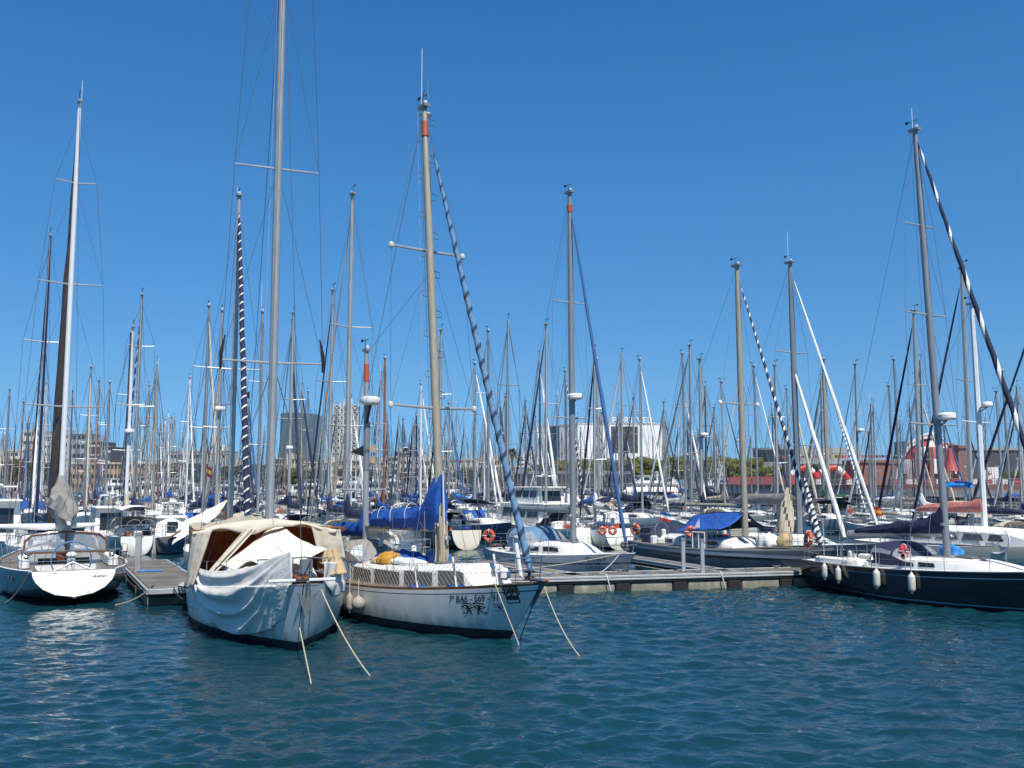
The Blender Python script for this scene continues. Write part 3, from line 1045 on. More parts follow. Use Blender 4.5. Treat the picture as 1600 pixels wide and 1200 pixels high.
pon, pd_, prz = pontoon('pontoon', 'grey planked main pontoon with aluminium edge in front of the moored sloops', A0 - ad * 1.2, ad, 17.0, 1.5, lead=.25, seed=4, fl_gap=.62, fl_len=1.62, blocks=True)
def on_pon(s, wd, z=0.56):
    p = A0 - ad * 1.2 + ad * s + an * wd
    return Vector((p.x, p.y, z))
B0 = onz(1200, 893, .56); B1 = onz(1022, 868, .56)
bd = Vector((B1.x - B0.x, B1.y - B0.y, 0)).normalized()
pontoon('finger_pontoon', 'narrow finger pontoon running back beside the grey hull with two white posts before it', B0 + bd * .5 - Vector((.9, 0, 0)), bd, (B1 - B0).length - .6, .75, lead=.3, seed=2, fl_gap=1.2, fl_len=2.4)
B2 = onz(985, 901, .56); B3 = onz(842, 882, .56)
bd2 = Vector((B3.x - B2.x, B3.y - B2.y, 0)).normalized()
pontoon('finger_pontoon', 'narrow finger pontoon slanting back from the main pontoon beside the pale grey sloop', B2 + bd2 * 1.0 + Vector((-.9, 0, 0)), bd2, 7.5, .75, lead=.3, seed=3, fl_gap=1.2, fl_len=2.4)
L0 = onz(232, 921, .555)
ldir = Vector((-.44, .9, 0)).normalized()
lperp = Vector((ldir.y, -ldir.x, 0))
pontoon('pontoon', 'grey planked pontoon between the grey sloop with the blue wheel and the tarpaulin covered boat', L0 + lperp * 1.85, ldir, 12.0, 1.85, lead=.6, seed=6, fl_gap=1.1, fl_len=3.0)
# cleats, posts, hawse rings on the main pontoon
def post(loc, label, h=1.15, w_=.14, name='mooring_post', m='alufascia'):
    t = thing(name, label, 'post', loc)
    mb = MB()
    mb.box((0, 0, h / 2), (w_, w_ * .8, h), m, bev=.02)
    mb.build('shaft', t)
    m2 = MB(); m2.box((0, 0, .02), (w_ * 2, w_ * 2, .03), 'steel', bev=.01); m2.build('base_plate', t)
    m2 = MB(); m2.box((0, 0, h * .93), (w_ * 1.6, w_ * .5, .05), 'steel', bev=.01); m2.box((0, 0, h + .005), (w_ * 1.1, w_ * .9, .12), 'alumid', bev=.01)
    m2.build('cap', t)
    return t
for px, lab in ((1068, 'pale metal post on the main pontoon, the left one of two'), (1098, 'pale metal post on the main pontoon, the right one of two')):
    q = onz(px, 892.5 if px < 1090 else 895, .56)
    post(q, lab)
post(onz(215, 893, .56), 'tall pale service post on the left pontoon with a blue rope at its foot', h=1.35, w_=.2, name='service_post')
cl_spots = [(1.6, .25), (5.2, .25), (9.3, .3), (12.6, .3), (4.6, 1.25), (8.2, 1.25), (11.0, 1.25), (14.3, 1.25)]
cl0 = None
for i, (s_, wd) in enumerate(cl_spots):
    loc = on_pon(s_, wd)
    if cl0 is None:
        cl0 = thing('mooring_cleat', 'horn cleat along the main pontoon edge', 'cleat', loc, prz, 'cleats on the main pontoon')
        mb = MB(); mb.tube([(-.17, 0, .1), (-.08, 0, .085), (.08, 0, .085), (.17, 0, .1)], [.018, .025, .025, .018], 'steel', n=6)
        mb.box((0, 0, .045), (.12, .07, .09), 'steel', bev=.01)
        ch = mb.build('cleat_body', cl0)
    else:
        o = cl0.copy(); C.objects.link(o); o.location = loc
        c2 = ch.copy(); C.objects.link(c2); c2.parent = o
for i, s_ in enumerate((3.6, 8.0, 13.2, 15.2)):
    p = on_pon(s_, -.09, .38)
    o = line_thing('rope_loop', ['pale rope hanging over the pontoon edge nearest the white ketch bow', 'pair of pale rope ends over the middle of the pontoon edge', 'tan rope end over the pontoon edge below the grey hull', 'short tan rope over the pontoon edge beside the navy sloop'][i], 'rope',
                   [on_pon(s_ - .15, .25, .6), on_pon(s_, -.02, .62), on_pon(s_ + .02, -.13, .4), on_pon(s_ + .1, -.13, .1), on_pon(s_ + .16, -.12, -.05)], .022, 'rope' if i > 1 else 'ropewhite')

# ---------------------------------------------------------------- text laid on a hull
def text_polys(body, size, xs=1.0, bold=0.0):
    cu = bpy.data.curves.new('lettering', 'FONT')
    cu.body = body; cu.size = size; cu.resolution_u = 3; cu.offset = bold
    ob = bpy.data.objects.new('lettering', cu); C.objects.link(ob)
    bpy.context.view_layer.update()
    me = bpy.data.meshes.new_from_object(ob.evaluated_get(bpy.context.evaluated_depsgraph_get()))
    V = [(v.co.x * xs, v.co.y) for v in me.vertices]; Fc = [tuple(p.vertices) for p in me.polygons]
    bpy.data.objects.remove(ob); bpy.data.curves.remove(cu); bpy.data.meshes.remove(me)
    return V, Fc
def on_hull_decal(d, side, polys, m, name, parent, off=0.006, shear=0.0):
    """polys: list of (verts2d in (x, z) hull coordinates, faces)"""
    mb = MB()
    for V, Fc in polys:
        k = len(mb.v)
        mb.v.extend(tuple(d['H'].on(x, z, side, off)) for x, z in V)
        for f in Fc:
            mb.f.append(tuple(k + i for i in f)); mb.m.append(mb.mi(m))
    return mb.build(name, parent, smooth=False)
def stroke(pts, w0, w1=None):
    """a brush stroke polygon strip through 2D points"""
    w1 = w0 if w1 is None else w1
    n = len(pts); V = []; Fc = []
    for i, p in enumerate(pts):
        a = pts[max(0, i - 1)]; b = pts[min(n - 1, i + 1)]
        dx, dy = b[0] - a[0], b[1] - a[1]; q = math.hypot(dx, dy) or 1
        ww = (w0 + (w1 - w0) * i / (n - 1)) / 2
        V += [(p[0] - dy / q * ww, p[1] + dx / q * ww), (p[0] + dy / q * ww, p[1] - dx / q * ww)]
    for i in range(n - 1):
        Fc.append((2 * i, 2 * i + 1, 2 * i + 3, 2 * i + 2))
    return V, Fc
def disc2(cx, cy, r, n=12, sx=1.0):
    return [(cx + r * sx * math.cos(2 * math.pi * i / n), cy + r * math.sin(2 * math.pi * i / n)) for i in range(n)], [tuple(range(n))]
def horus(cx, cz, s, mir=1, thick=1.0, sz=None):
    sz = sz or s
    def T(pts): return [(cx + mir * s * x, cz + sz * z) for x, z in pts]
    t = s * .085 * thick
    P = [stroke(T([(-.5, .36), (-.3, .42), (0, .46), (.3, .42), (.5, .34)]), t * .9, t * 1.3),
         stroke(T([(-.5, .1), (-.3, .2), (0, .25), (.3, .18), (.5, .1)]), t, t * .8),
         stroke(T([(-.5, .1), (-.2, .0), (.1, -.02), (.35, .04), (.5, .1)]), t * .6, t),
         stroke(T([(.12, -.02), (.2, -.25), (.24, -.5), (.3, -.56)]), t * 1.7, t * .9),
         stroke(T([(.1, -.02), (-.05, -.3), (-.25, -.45), (-.4, -.45), (-.46, -.36), (-.4, -.28), (-.33, -.31)]), t * 1.2, t * .7)]
    c = T([(0.03, .11)])[0]
    P.append(disc2(c[0], c[1], s * .12))
    return P

def hull_uv(d, px, py, side=-1):
    """where on a hull side (x, z) a measured point of the photograph lies"""
    H = d['H']; x, z = 0.0, .7
    def P(x, z):
        c, s_ = math.cos(d['ang']), math.sin(d['ang'])
        p = H.on(x, z, side)
        return proj((d['base'].x + p.x * c - p.y * s_, d['base'].y + p.x * s_ + p.y * c, p.z))
    for _ in range(30):
        u, v = P(x, z)
        e = 1e-3
        u1, v1 = P(x + e, z); u2, v2 = P(x, z + e)
        a, b, c_, d_ = (u1 - u) / e, (u2 - u) / e, (v1 - v) / e, (v2 - v) / e
        det = a * d_ - b * c_
        if abs(det) < 1e-9: break
        du, dv = px - u, py - v
        x += max(-.5, min(.5, (d_ * du - b * dv) / det)); z += max(-.2, min(.2, (a * dv - c_ * du) / det))
        x = max(-H.L / 2, min(H.L / 2, x)); z = max(.05, min(1.5, z))
    return x, z
def hull_text(d, body, pa, pb, ptop, m, name, bold=.012):
    """lettering whose baseline runs between two measured points of the photograph"""
    xa, za = hull_uv(d, *pa); xb, zb = hull_uv(d, *pb); xt, zt = hull_uv(d, *ptop)
    V, Fc = text_polys(body, 1.0, 1.0, bold)
    w_ = max(x for x, _ in V) - min(x for x, _ in V); x0 = min(x for x, _ in V)
    hcap = .70
    VV = []
    for x, y in V:
        k = (x - x0) / w_
        VV.append((xa + (xb - xa) * k + (xt - xa) * y / hcap, za + (zb - za) * k + (zt - za) * y / hcap))
    print('text', body, (xa, za), (xb, zb), (xt, zt))
    return on_hull_decal(d, -1, [(VV, Fc)], m, name, d['hull'])
# ================================================================ near boats
AX = Vector((0.5, -0.87, 0)).normalized()          # the way most moored bows point

# ---- grey sloop seen from astern, far left
h1 = Vector((-0.485, 0.875, 0)).normalized()
st1 = onz(114, 945)
m1 = st1 + h1 * 7.2
b1 = make_sail('sailboat', 'grey sloop seen from astern with broad white transom and big blue rimmed wheel', 'sailboat', m1, h1, dict(
    L=12.0, B=4.15, hull=dict(fs=1.06, fm=.98, fb=1.35, tw=.58, rs=-.4, ws=.5, lift=.26, wm=.86, rb=.9, be=2.0), mx=0.098, zt=18.9, mr=.1, mastm='whitespar', hullm='greyhull', transm='white', deckm='teak', boot=.07,
    ck=(-5.6, -2.2, 1.0), cabin=dict(x0=-.17, x1=.2, wf=.58, h=.42, slope=1.6), spr=[(.302, 1.4), (.577, 1.15), (.81, .75)], rake=.1, ant=.9, wr=.007, nst=7, railh=.62, topf=.96,
    jib=dict(m='brown', r=.155, z0=.5, t=.98), stay_x=5.75, boom=dict(z=.95, len=4.3, m='sailgrey', collar=.7, h0=1.15, h1=.75, w=.5, cw=.1), split_back=True))
H1 = b1['H']; r1 = b1['root']
mb = MB()   # white toe rail line and rub strake
for s_ in (1, -1):
    mb.tube([H1.edge(-6 + .02 + i * .5, s_, -.01, .02) for i in range(25)], .028, 'whitedeck', n=5)
mb.build('toe_rail', r1)
# wheel
wh = MB()
wc = Vector((-4.75, 0, 1.30))
wh.torus(wc, .60, .022, 'bluewheel', axis=(1, 0, 0), n=36, k=8)
wo = wh.build('steering_wheel', r1)
sp = MB()
for k in range(6):
    a = k * math.pi / 3 + .4
    sp.tube([wc, wc + Vector((0, math.cos(a) * .59, math.sin(a) * .59))], .009, 'steel', n=5)
sp.lathe([(0, -.05), (.05, -.04), (.05, .04), (0, .05)], wc, 'steel', n=10, axis=(1, 0, 0))
sp.build('spokes', wo)
pe = MB()
pe.box((-4.6, 0, 1.0), (.22, .24, .8), 'radome', bev=.05); pe.box((-4.62, 0, 1.46), (.26, .3, .2), 'radome', bev=.07)
pe.build('pedestal', r1)
ar = MB()
ar.tube([(-5.45, -.62, 1.0), (-5.4, -.35, 1.1), (-5.35, 0, 1.28), (-5.4, .35, 1.1), (-5.45, .62, 1.0)], .03, 'whitespar', n=8)
ar.build('traveller_arch', r1)
# hard windscreen with brown frame
ws = MB(); wg = MB()
zc_ = H1.edge(-2.2).z + .42
prof = [(-1.35, 0), (-1.33, .42), (-1.1, .62), (-.5, .7), (0, .72), (.5, .7), (1.1, .62), (1.33, .42), (1.35, 0)]
back = [Vector((-2.3, y * .98, zc_ + z)) for y, z in prof]
front = [Vector((-1.0 - .25 * (1 - (y / 1.35) ** 2) * 0, y * .9, zc_ + z * .82)) for y, z in prof]
ws.grid([back, front], 'sailwhite', skip=lambda i, j: False)
ws.tube([p + Vector((-.02, 0, 0)) for p in back], .035, 'wood', n=6)
ws.tube([Vector((-2.3, -1.33, zc_ + .02)), Vector((-2.3, 1.33, zc_ + .02))], .04, 'wood', n=6)
ws.tube([Vector((-1.0, 0, zc_ + .55)), Vector((-2.32, 0, zc_ + .72)), Vector((-2.32, 0, zc_))], .035, 'wood', n=6)
wo = ws.build('windscreen', r1)
wg.grid([[p + Vector((-.005, 0, 0)) for p in back[1:-1]], [Vector((-2.3, p.y, zc_ + .05)) for p in back[1:-1]]], 'clear')
wg.build('clear_window', wo)
bx = MB()
bx.box((-2.05, -.55, zc_ - .45), (.06, .5, .5), 'window', bev=.01); bx.box((-2.05, .55, zc_ - .42), (.06, .6, .45), 'window', bev=.01)
bx.box((-2.02, 0, zc_ - .35), (.05, .6, .75), 'wood', bev=.01)
bx.build('companionway', r1)
# white locker box and winches on the port quarter, side deck gear
for y in (1.35, -1.35):
    lk = MB(); lk.box((-3.3, y, H1.edge(-3.3).z + .2), (1.7, .3, .4), 'whitedeck', bev=.06); lk.build('coaming', r1)
wn = []
for x, y in ((-3.6, 1.35), (-4.1, 1.3), (-3.6, -1.35), (-4.1, -1.3)):
    q = MB(); q.lathe([(.08, 0), (.1, .03), (.07, .08), (.085, .16), (.1, .18), (0, .19)], (x, y, H1.edge(x).z + .38), 'steel', n=12)
    q.build('winch', r1)
# neat stern lettering: two short dark squiggles and the hull portholes
dk = MB()
tz = H1.pt(0, .93, 1)
tp = MB()
for y0, n_, hgt in ((.62, 3, .03), (-.55, 7, .06)):
    for k in range(n_):
        y = y0 - .06 * k
        z = 1.0 if n_ == 3 else .86
        xx = H1.pt(0, z / H1.fs, 1).x - .012
        tp.box((xx, y, z + .012 * math.sin(k * 2.1)), (.008, .038, hgt * (.6 + .4 * abs(math.sin(k * 1.7)))), 'stripe')
tp.build('stern_lettering', r1)
for k, x in enumerate((-4.0, -3.65)):
    p = H1.on(x, .72, 1, .01)
    q = MB(); q.box((0, 0, 0), (.2, .03, .16), 'steel', bev=.03); o = q.build('porthole', r1, loc=p)
    q = MB(); q.box((0, .012, 0), (.14, .02, .1), 'window', bev=.02); q.build('pane', o)
# dinghy roll / radar post on the stern
pl = MB(); pl.tube([(-1.6, -.1, 1.3), (-1.6, -.1, 2.35)], .1, 'alumid', n=10); pl.lathe([(.08, 0), (.13, .06), (.13, .18), (.08, .24), (0, .25)], (-1.6, -.1, 2.3), 'black', n=12)
pl.build('hoist_post', r1)
# rolled white awning lashed on two crutches across the boat
aw = thing('rolled_awning', 'white rolled awning lashed across the grey sloop above its windscreen', 'awning', to_world(b1, (-1.3, 0.45, 2.28)), b1['ang'])
q = MB(); q.tube([(0, 2.35, .03), (0, 1.2, .0), (0, .2, -.03), (.02, -.6, -.01), (0, -1.6, .03)], [.05, .1, .12, .1, .06], 'sailwhite', n=9)
q.build('awning_roll', aw)
q = MB()
for y in (2.0, -1.35):
    q.tube([(0, y, -1.0), (0, y, .0)], .02, 'steel', n=6)
q.build('crutch', aw)
lifebuoy(to_world(b1, (-3.8, -1.75, 1.5)), 'white horseshoe lifebuoy on the right rail of the grey sloop with the blue wheel', (1, .3, 0), r=.16, m='fender', horseshoe=True)
line_thing('mooring_line', 'tan mooring line from the left quarter of the grey stern down into the water', 'rope', catenary(to_world(b1, (-5.9, 1.28, 1.05)), onz(8, 942), .15), .018, 'rope')
line_thing('mooring_line', 'dark mooring line from the right quarter of the grey stern to the left pontoon', 'rope', catenary(to_world(b1, (-5.8, -1.4, 1.05)), L0 + Vector((.05, .3, .08)), .35), .02, 'ropedark')
line_thing('mooring_line', 'loose tan line from the left pontoon corner into the water near the grey stern', 'rope', catenary(L0 + Vector((-.02, 0.2, .0)), onz(180, 945), .1), .018, 'rope')
# coil of white and black rope over the end of the left pontoon
q = MB()
for k in range(7):
    q.torus((L0.x + 1.0 + .02 * k, L0.y + .4 + .015 * k, .6 + .012 * k), .22 + .015 * (k % 3), .016, 'ropewhite' if k % 3 else 'ropedark', axis=(.1 * (k % 3), .12, 1), n=18, k=5)
for k in range(4):
    xk = L0.x + .7 + .28 * k
    q.tube(catenary((xk, L0.y + .2 + .12 * k, .6), (xk + .5, L0.y + .12 + .1 * k, .34), .2, 8), .02, 'ropewhite' if k % 2 else 'ropedark', n=5)
o = q.build('rope_coil', None); tag(o, 'heap of white and black rope coiled on the end of the left pontoon', 'rope')
q = MB(); q.torus((0, 0, .02), .16, .03, 'cyan', n=14, k=6); q.tube([(.1, 0, .03), (.5, -.1, .03), (.7, .05, .03)], .03, 'cyan', n=6)
o = q.build('hose', None, loc=onz(222, 893, .565)); tag(o, 'bright blue hose lying at the foot of the service post', 'hose')

# ---- boat under tarpaulins
h2 = Vector((0.38, -0.925, 0)).normalized()
bw2 = onz(474, 1016)
m2p = Vector((-6.72, 26.85, 0))
b2 = make_sail('sailboat', 'white boat bow on under cream canopies with a white tarpaulin over its side', 'sailboat', m2p, h2, dict(
    L=11.6, B=4.05, hull=dict(fs=1.15, fm=1.1, fb=1.55, tw=.75, rs=.2, ws=.5, wm=.93, rb=.62, wb=.55, be=2.5), mx=0.035, zt=20.5, mr=.118, mastm='alu', boot=.16,
    cabin=dict(x0=-.22, x1=.16, wf=.62, h=.5, slope=1.3), spr=[(.292, 1.42), (.592, 1.2), (.9, .9)], rake=.12, wr=.008, nhal=3, nst=7, rail1=.38, topf=.99, stay_x=5.6, deckm='teak'))
H2 = b2['H']; r2 = b2['root']
fl = MB()   # furled flag bundles at the lower spreader ends
for s_ in (1, -1):
    p = b2['mp'](.292) + Vector((-.12, s_ * 1.42, .05))
    fl.tube([p + Vector((0, 0, -.25)), p + Vector((0, 0, .2)), p + Vector((0, -s_ * .1, .7))], [.035, .055, .02], 'black', n=6)
fl.build('spreader_boot', b2['mast'])
ba = MB(); ba.tube([(5.62, -.75, 1.62), (5.62, .75, 1.62)], .035, 'whitespar', n=6); ba.box((5.35, 0, 1.66), (.7, .3, .08), 'wood', bev=.02)
ba.build('bow_platform', r2)
an2 = MB(); an2.tube([(5.75, .1, 1.6), (5.55, .1, 1.15)], .03, 'alumid', n=6)
an2.prism([(5.6, .1, 1.2), (5.72, .35, 1.35), (5.5, .1, .75), (5.72, -.12, 1.35)], (.03, 0, .02), 'alumid'); an2.build('anchor', r2)
sc = MB(); sc.box((5.4, .12, 1.9), (.03, .3, .35), 'greyhull', bev=.01); sc.build('bow_locker', r2)
# --- sheets
def sheet(name, label, cat, fn, nu, nv, m, parent=None, thick=0.02, loc=None, rz=0.0):
    mb = MB()
    rows = [[fn(i / nu, j / nv) for j in range(nv + 1)] for i in range(nu + 1)]
    mb.grid(rows, m)
    o = mb.build(name, parent, loc=loc, rz=rz, angle=80)
    if thick:
        sm = o.modifiers.new('thickness', 'SOLIDIFY'); sm.thickness = thick; sm.offset = 0
    if label: tag(o, label, cat)
    return o
LOC2 = dict(loc=b2['base'], rz=b2['ang'])
# starboard side of the boat is the left side in the picture: y < 0
LO = [(0, .55), (.1, .5), (.22, .36), (.34, .3), (.42, .36), (.5, .22), (.62, .2), (.74, .27), (.82, .4), (.92, .7), (1, 1.3)]
def lerp_tab(T, u):
    for (a, va), (b, vb) in zip(T, T[1:]):
        if u <= b:
            k = (u - a) / (b - a); k = k * k * (3 - 2 * k)
            return va + (vb - va) * k
    return T[-1][1]
def tarp_fn(u, v):
    x = 0.35 + u * 5.15
    e = H2.edge(x, -1, .04)
    zt = e.z + .52 - .16 * math.sin(math.pi * min(1, u * 1.1)) + .22 * max(0, (u - .8) / .2)
    zb = lerp_tab(LO, u)
    z = zt + (zb - zt) * v
    if z > e.z:
        y = e.y - .02
    else:
        y = H2.on(x, z, -1).y - .03
    # swags hung between two lashing points: every fold is a catenary through both
    q = (u - .55) / .44
    w_ = max(.07, 1 - q * q)
    ph = (zt - z) / 1.3 / w_ + .12 * noise3(u * 3, v * 3, 7)
    f = (.5 + .5 * math.cos(2 * math.pi * (ph * 2.7 - .25))) ** 2.2
    f += .3 * max(0, 1 - u * 1.4) * (.5 + .5 * math.cos(2 * math.pi * (ph * 5.6 + .6 * noise3(u * 3, v * 2, 2)))) ** 2
    amp = .12 * (w_ ** .55) * min(1, v * 5 + .15) * min(1, (1.02 - u) * 4) if abs(q) < 1 else .02
    rad = .02 * math.sin(u * 60 + 3 * v) * max(0, 1 - u / .13)
    edgef = 0.0; f = f if ph < 2.4 else f * max(0, 1 - (ph - 2.4))
    y -= amp * f + .03 + rad + .015 * noise3(u * 16, v * 10, 3) + .05 * noise3(u * 3, v * 2.5, 11)
    return Vector((x + .06 * math.sin(v * 4) * u, y, z))
sheet('tarpaulin', 'white tarpaulin hung in swags over the side of the canvas covered boat', 'tarpaulin', tarp_fn, 130, 90, 'tarp', **LOC2)
# canopy over the middle of the boat: roof, hanging sides, open to the front
XC0, XC1 = -3.6, 1.35
RZ = 2.86
def roof_fn(u, v):
    x = XC1 + (XC0 - XC1) * u
    k = v * 2 - 1
    wdt = 1.95 - .1 * u
    z = RZ - .3 * abs(k) ** 1.25 + .05 * noise3(u * 3, v * 8, 9) - .1 * math.sin(math.pi * v * 2) ** 2 + .035 * noise3(u * 5, v * 6, 1)
    sag = .12 * math.sin(math.pi * ((u * 3) % 1)) * (.4 + abs(k) * .3)
    return Vector((x + .1 * math.sin(v * 9), -k * wdt, z - sag))
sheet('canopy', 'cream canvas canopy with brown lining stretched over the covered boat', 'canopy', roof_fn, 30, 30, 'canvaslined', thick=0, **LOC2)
def side_fn(s_):
    def fn(u, v):
        x = XC1 - .75 + (XC0 - XC1 + .75) * u
        z0_ = RZ - .33
        e = H2.edge(x, s_, .02)
        z = z0_ + (e.z + .12 - z0_) * v
        y = s_ * (1.95 - .1 * u + (abs(e.y) - 1.95) * v) + s_ * (.05 * math.sin(u * 26) * (.3 + v) * .6)
        return Vector((x, y, z))
    return fn
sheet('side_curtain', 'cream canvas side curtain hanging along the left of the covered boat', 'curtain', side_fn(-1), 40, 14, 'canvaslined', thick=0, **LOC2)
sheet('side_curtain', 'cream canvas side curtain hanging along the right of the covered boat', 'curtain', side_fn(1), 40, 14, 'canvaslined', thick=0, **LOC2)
# dark end curtain deep inside and a brown inner liner
def back_fn(u, v):
    y = (u * 2 - 1) * 1.85
    return Vector((-2.2 + .05 * math.sin(u * 40), y, RZ - .1 - .3 * abs(u * 2 - 1) ** 1.2 + (1.25 - RZ + .1) * v))
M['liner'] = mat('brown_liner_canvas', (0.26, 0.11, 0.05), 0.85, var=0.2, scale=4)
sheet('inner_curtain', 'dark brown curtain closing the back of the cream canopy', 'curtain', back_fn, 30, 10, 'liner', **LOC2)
# flaps: two tied-back curtains on the left and one on the right, valance in front
def flap(name, label, p_tl, p_tr, p_bl, p_br, m, folds=3, amp=.05, belly=0.0, nu=18, nv=18):
    p_tl, p_tr, p_bl, p_br = (Vector(p) for p in (p_tl, p_tr, p_bl, p_br))
    nrm = (p_tr - p_tl).cross(p_bl - p_tl).normalized()
    def fn(u, v):
        p = p_tl.lerp(p_tr, u).lerp(p_bl.lerp(p_br, u), v)
        return p + nrm * (amp * math.sin(u * folds * 2 * math.pi + v * 1.5) * (.4 + .6 * v) + belly * math.sin(math.pi * u) * math.sin(math.pi * v) + .02 * noise3(u * 5, v * 5, folds))
    return sheet(name, label, 'canvas flap', fn, nu, nv, m, **LOC2)
flap('canvas_flap', 'outer left cream canvas flap hanging from the canopy to the rail', (1.5, -2.1, 2.55), (1.55, -1.62, 2.6), (1.1, -2.2, 1.05), (1.5, -2.02, 1.2), 'canvas', 2, .05)
flap('canvas_flap', 'narrow twisted cream flap second from the left under the canopy', (1.6, -.78, 2.62), (1.55, -.5, 2.62), (1.75, -1.72, 1.5), (1.8, -1.55, 1.5), 'canvas', 1.5, .06)
flap('canvas_flap', 'right hand cream flap hanging at the front of the canopy', (1.5, .95, 2.66), (1.45, 1.75, 2.55), (1.5, 1.2, 1.75), (1.45, 1.9, 1.75), 'canvas', 1.5, .05)
def val_fn(u, v):
    y = -2.1 + 3.75 * u
    zt = 2.57 + .27 * math.sin(math.pi * u) + .04 * noise3(u * 8, 5, 2)
    dp = .1 + .26 * math.exp(-((u - .42) / .16) ** 2) + .07 * math.sin(u * 21 + 1) * u + .05 * noise3(u * 9, 2, 1)
    return Vector((1.38 + .1 * v + .06 * math.sin(v * 3), y, zt - dp * v))
sheet('canopy_valance', 'sagging cream valance along the front edge of the canopy', 'canopy', val_fn, 40, 6, 'canvas', **LOC2)
# ridge bundle with pole
q = MB(); q.tube([Vector((1.45, -2.2, 2.56)), Vector((1.45, 0, 2.7)), Vector((1.45, 1.85, 2.58))], .03, 'wood', n=6)
o = q.build('canopy_pole', None, loc=b2['base'], rz=b2['ang']); tag(o, 'wooden pole holding up the front edge of the cream canopy', 'pole')
# cream tent over the foredeck, peaked at the mast
pk = Vector((0.75, .15, 2.78))
def tent_fn(s_):
    def fn(u, v):
        # u along from peak aft to the bow end, v from ridge down to the rail
        rx = pk.x + (4.1 - pk.x) * u
        rzv = pk.z + (2.2 - pk.z) * (u ** .8) - .1 * math.sin(math.pi * u)
        top = Vector((rx, pk.y + (.85 - pk.y) * u, rzv))
        xb = 2.35 + 2.5 * u ** .9
        e = H2.edge(xb, s_, .1)
        bot = Vector((xb, e.y, e.z + .42 + .12 * u + .08 * math.sin(u * 12)))
        p = top.lerp(bot, v)
        fold = .05 * math.sin(v * 3.1) * math.sin((u * 2.2 + .5 * v) * math.pi * 2) * (1 if s_ < 0 else .5)
        p.z += -.14 * math.sin(math.pi * v) + fold + .02 * noise3(u * 7, v * 5, 4)
        return p
    return fn
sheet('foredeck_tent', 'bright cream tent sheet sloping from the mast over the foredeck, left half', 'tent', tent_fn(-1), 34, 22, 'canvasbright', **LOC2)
sheet('foredeck_tent', 'tent sheet with shade painted in tan over the foredeck, right half', 'tent', tent_fn(1), 34, 22, 'canvastan', **LOC2)  # tan instead of cream puts this side's shade into the colour
flap('canvas_flap', 'tan canvas flap hanging by the bow rail of the covered boat', (4.1, .85, 2.2), (3.2, 1.3, 2.1), (4.6, .75, 1.6), (3.6, 1.55, 1.55), 'canvastan', 2, .05)
# grubby cloth hanging inside the bow on the right
def rag_fn(u, v):
    x = 4.9 - 1.9 * u
    e = H2.edge(x, 1, .04)
    z = e.z + .5 - (1.05 + .25 * math.sin(u * 5)) * v * (.4 + .6 * u)
    y = (e.y if z > e.z else H2.on(x, z, 1).y) + .05 + .03 * math.sin(u * 18 + v * 3)
    return Vector((x, y, z))
sheet('tarpaulin', 'pale cloth hanging over the right bow of the covered boat', 'tarpaulin', rag_fn, 24, 16, 'tarp', **LOC2)
line_thing('mooring_line', 'tan bow line dropping steeply into the water below the covered boat', 'rope', [to_world(b2, (5.6, -.35, 1.4)), onz(478, 990) * .5 + to_world(b2, (5.6, -.35, 1.4)) * .5, onz(486, 1068)], .015, 'rope')
line_thing('mooring_line', 'tan bow line running out to the right from the covered boat into the water', 'rope', catenary(to_world(b2, (5.5, .45, 1.4)), onz(578, 1056), .14), .015, 'rope')

# ---- white ketch with the painted eyes
h3 = Vector((0.60, -0.80, 0)).normalized()
stem3 = Vector((0.75, 22.9, 0))
L3 = 11.0
m3 = stem3 - h3 * 4.42
b3 = make_sail('sailboat', 'white ketch with painted eyes on its bow and royal blue sail covers', 'sailboat', m3, h3, dict(
    L=L3, B=3.1, hull=dict(fs=1.05, fm=1.0, fb=1.5, tw=.5, rs=.7, ws=.3, wm=.93, rb=1.35, wb=.55, be=2.1, pm=.46), mx=.5 - 4.42 / L3, zt=14.85, mr=.118, mastm='aluold', hullm='white', stripem='stripe', sh=(.865, .845), boot=.2,
    deckm='teak', raillm='wood', cabin=dict(x0=-.21, x1=.315, wf=.68, h=.5, slope=.4, win=[(.03, .23), (.27, .5), (.54, .75), (.79, .95)], wm='windowgrey', lo=.12, hi=.86),
    spr=[(.322, 1.38), (.665, 1.2)], spr_tip='fender', spr_r=.045, rake=1.15, ant=1.8, wr=.008, nhal=3, halm='rope', topf=.985, nst=7, rail1=.4, stay_x=4.95,
    jib=dict(m='steelblue', m2='steelblue2', r=.075, z0=.25, t=.9, turns=24, frac=.25), boom=dict(z=.92, len=4.25, m='blue', collar=.85, h0=.72, h1=.5, w=.3, lift=-.05, cw=.17, cp=3.0), split_back=True, woody=True))
H3 = b3['H']; r3 = b3['root']
q = MB()
p = b3['mp'](.965); q.tube([b3['mp'](.93), b3['mp'](.965)], [.112, .102], 'bandred', n=12); q.build('mast_band', b3['mast'])
q = MB()
for k in range(16):
    p = b3['mp'](.3 + .66 * k / 15)
    s_ = 1 if k % 2 else -1
    q.tube([p + Vector((0, s_ * .12, 0)), p + Vector((0, s_ * .3, 0)), p + Vector((0, s_ * .3, .16)), p + Vector((0, s_ * .13, .2))], .012, 'steel', n=4)
q.build('mast_step', b3['mast'])
q = MB()
p = b3['top']
q.lathe([(0, .0), (.18, .02), (.2, .06), (.15, .1), (0, .12)], p + Vector((-.3, .25, -.15)), 'radome', n=12)
q.torus(p + Vector((-.15, .1, .35)), .22, .012, 'wire', axis=(.3, 1, 0), n=18, k=4)
q.tube([p + Vector((-.3, .25, -.15)), p], .02, 'alumid', n=5)
q.tube([p + Vector((-.05, .14, 0)), p + Vector((-.05, .16, .9))], .012, 'alumid', n=4)
q.build('aerial', b3['mast'])
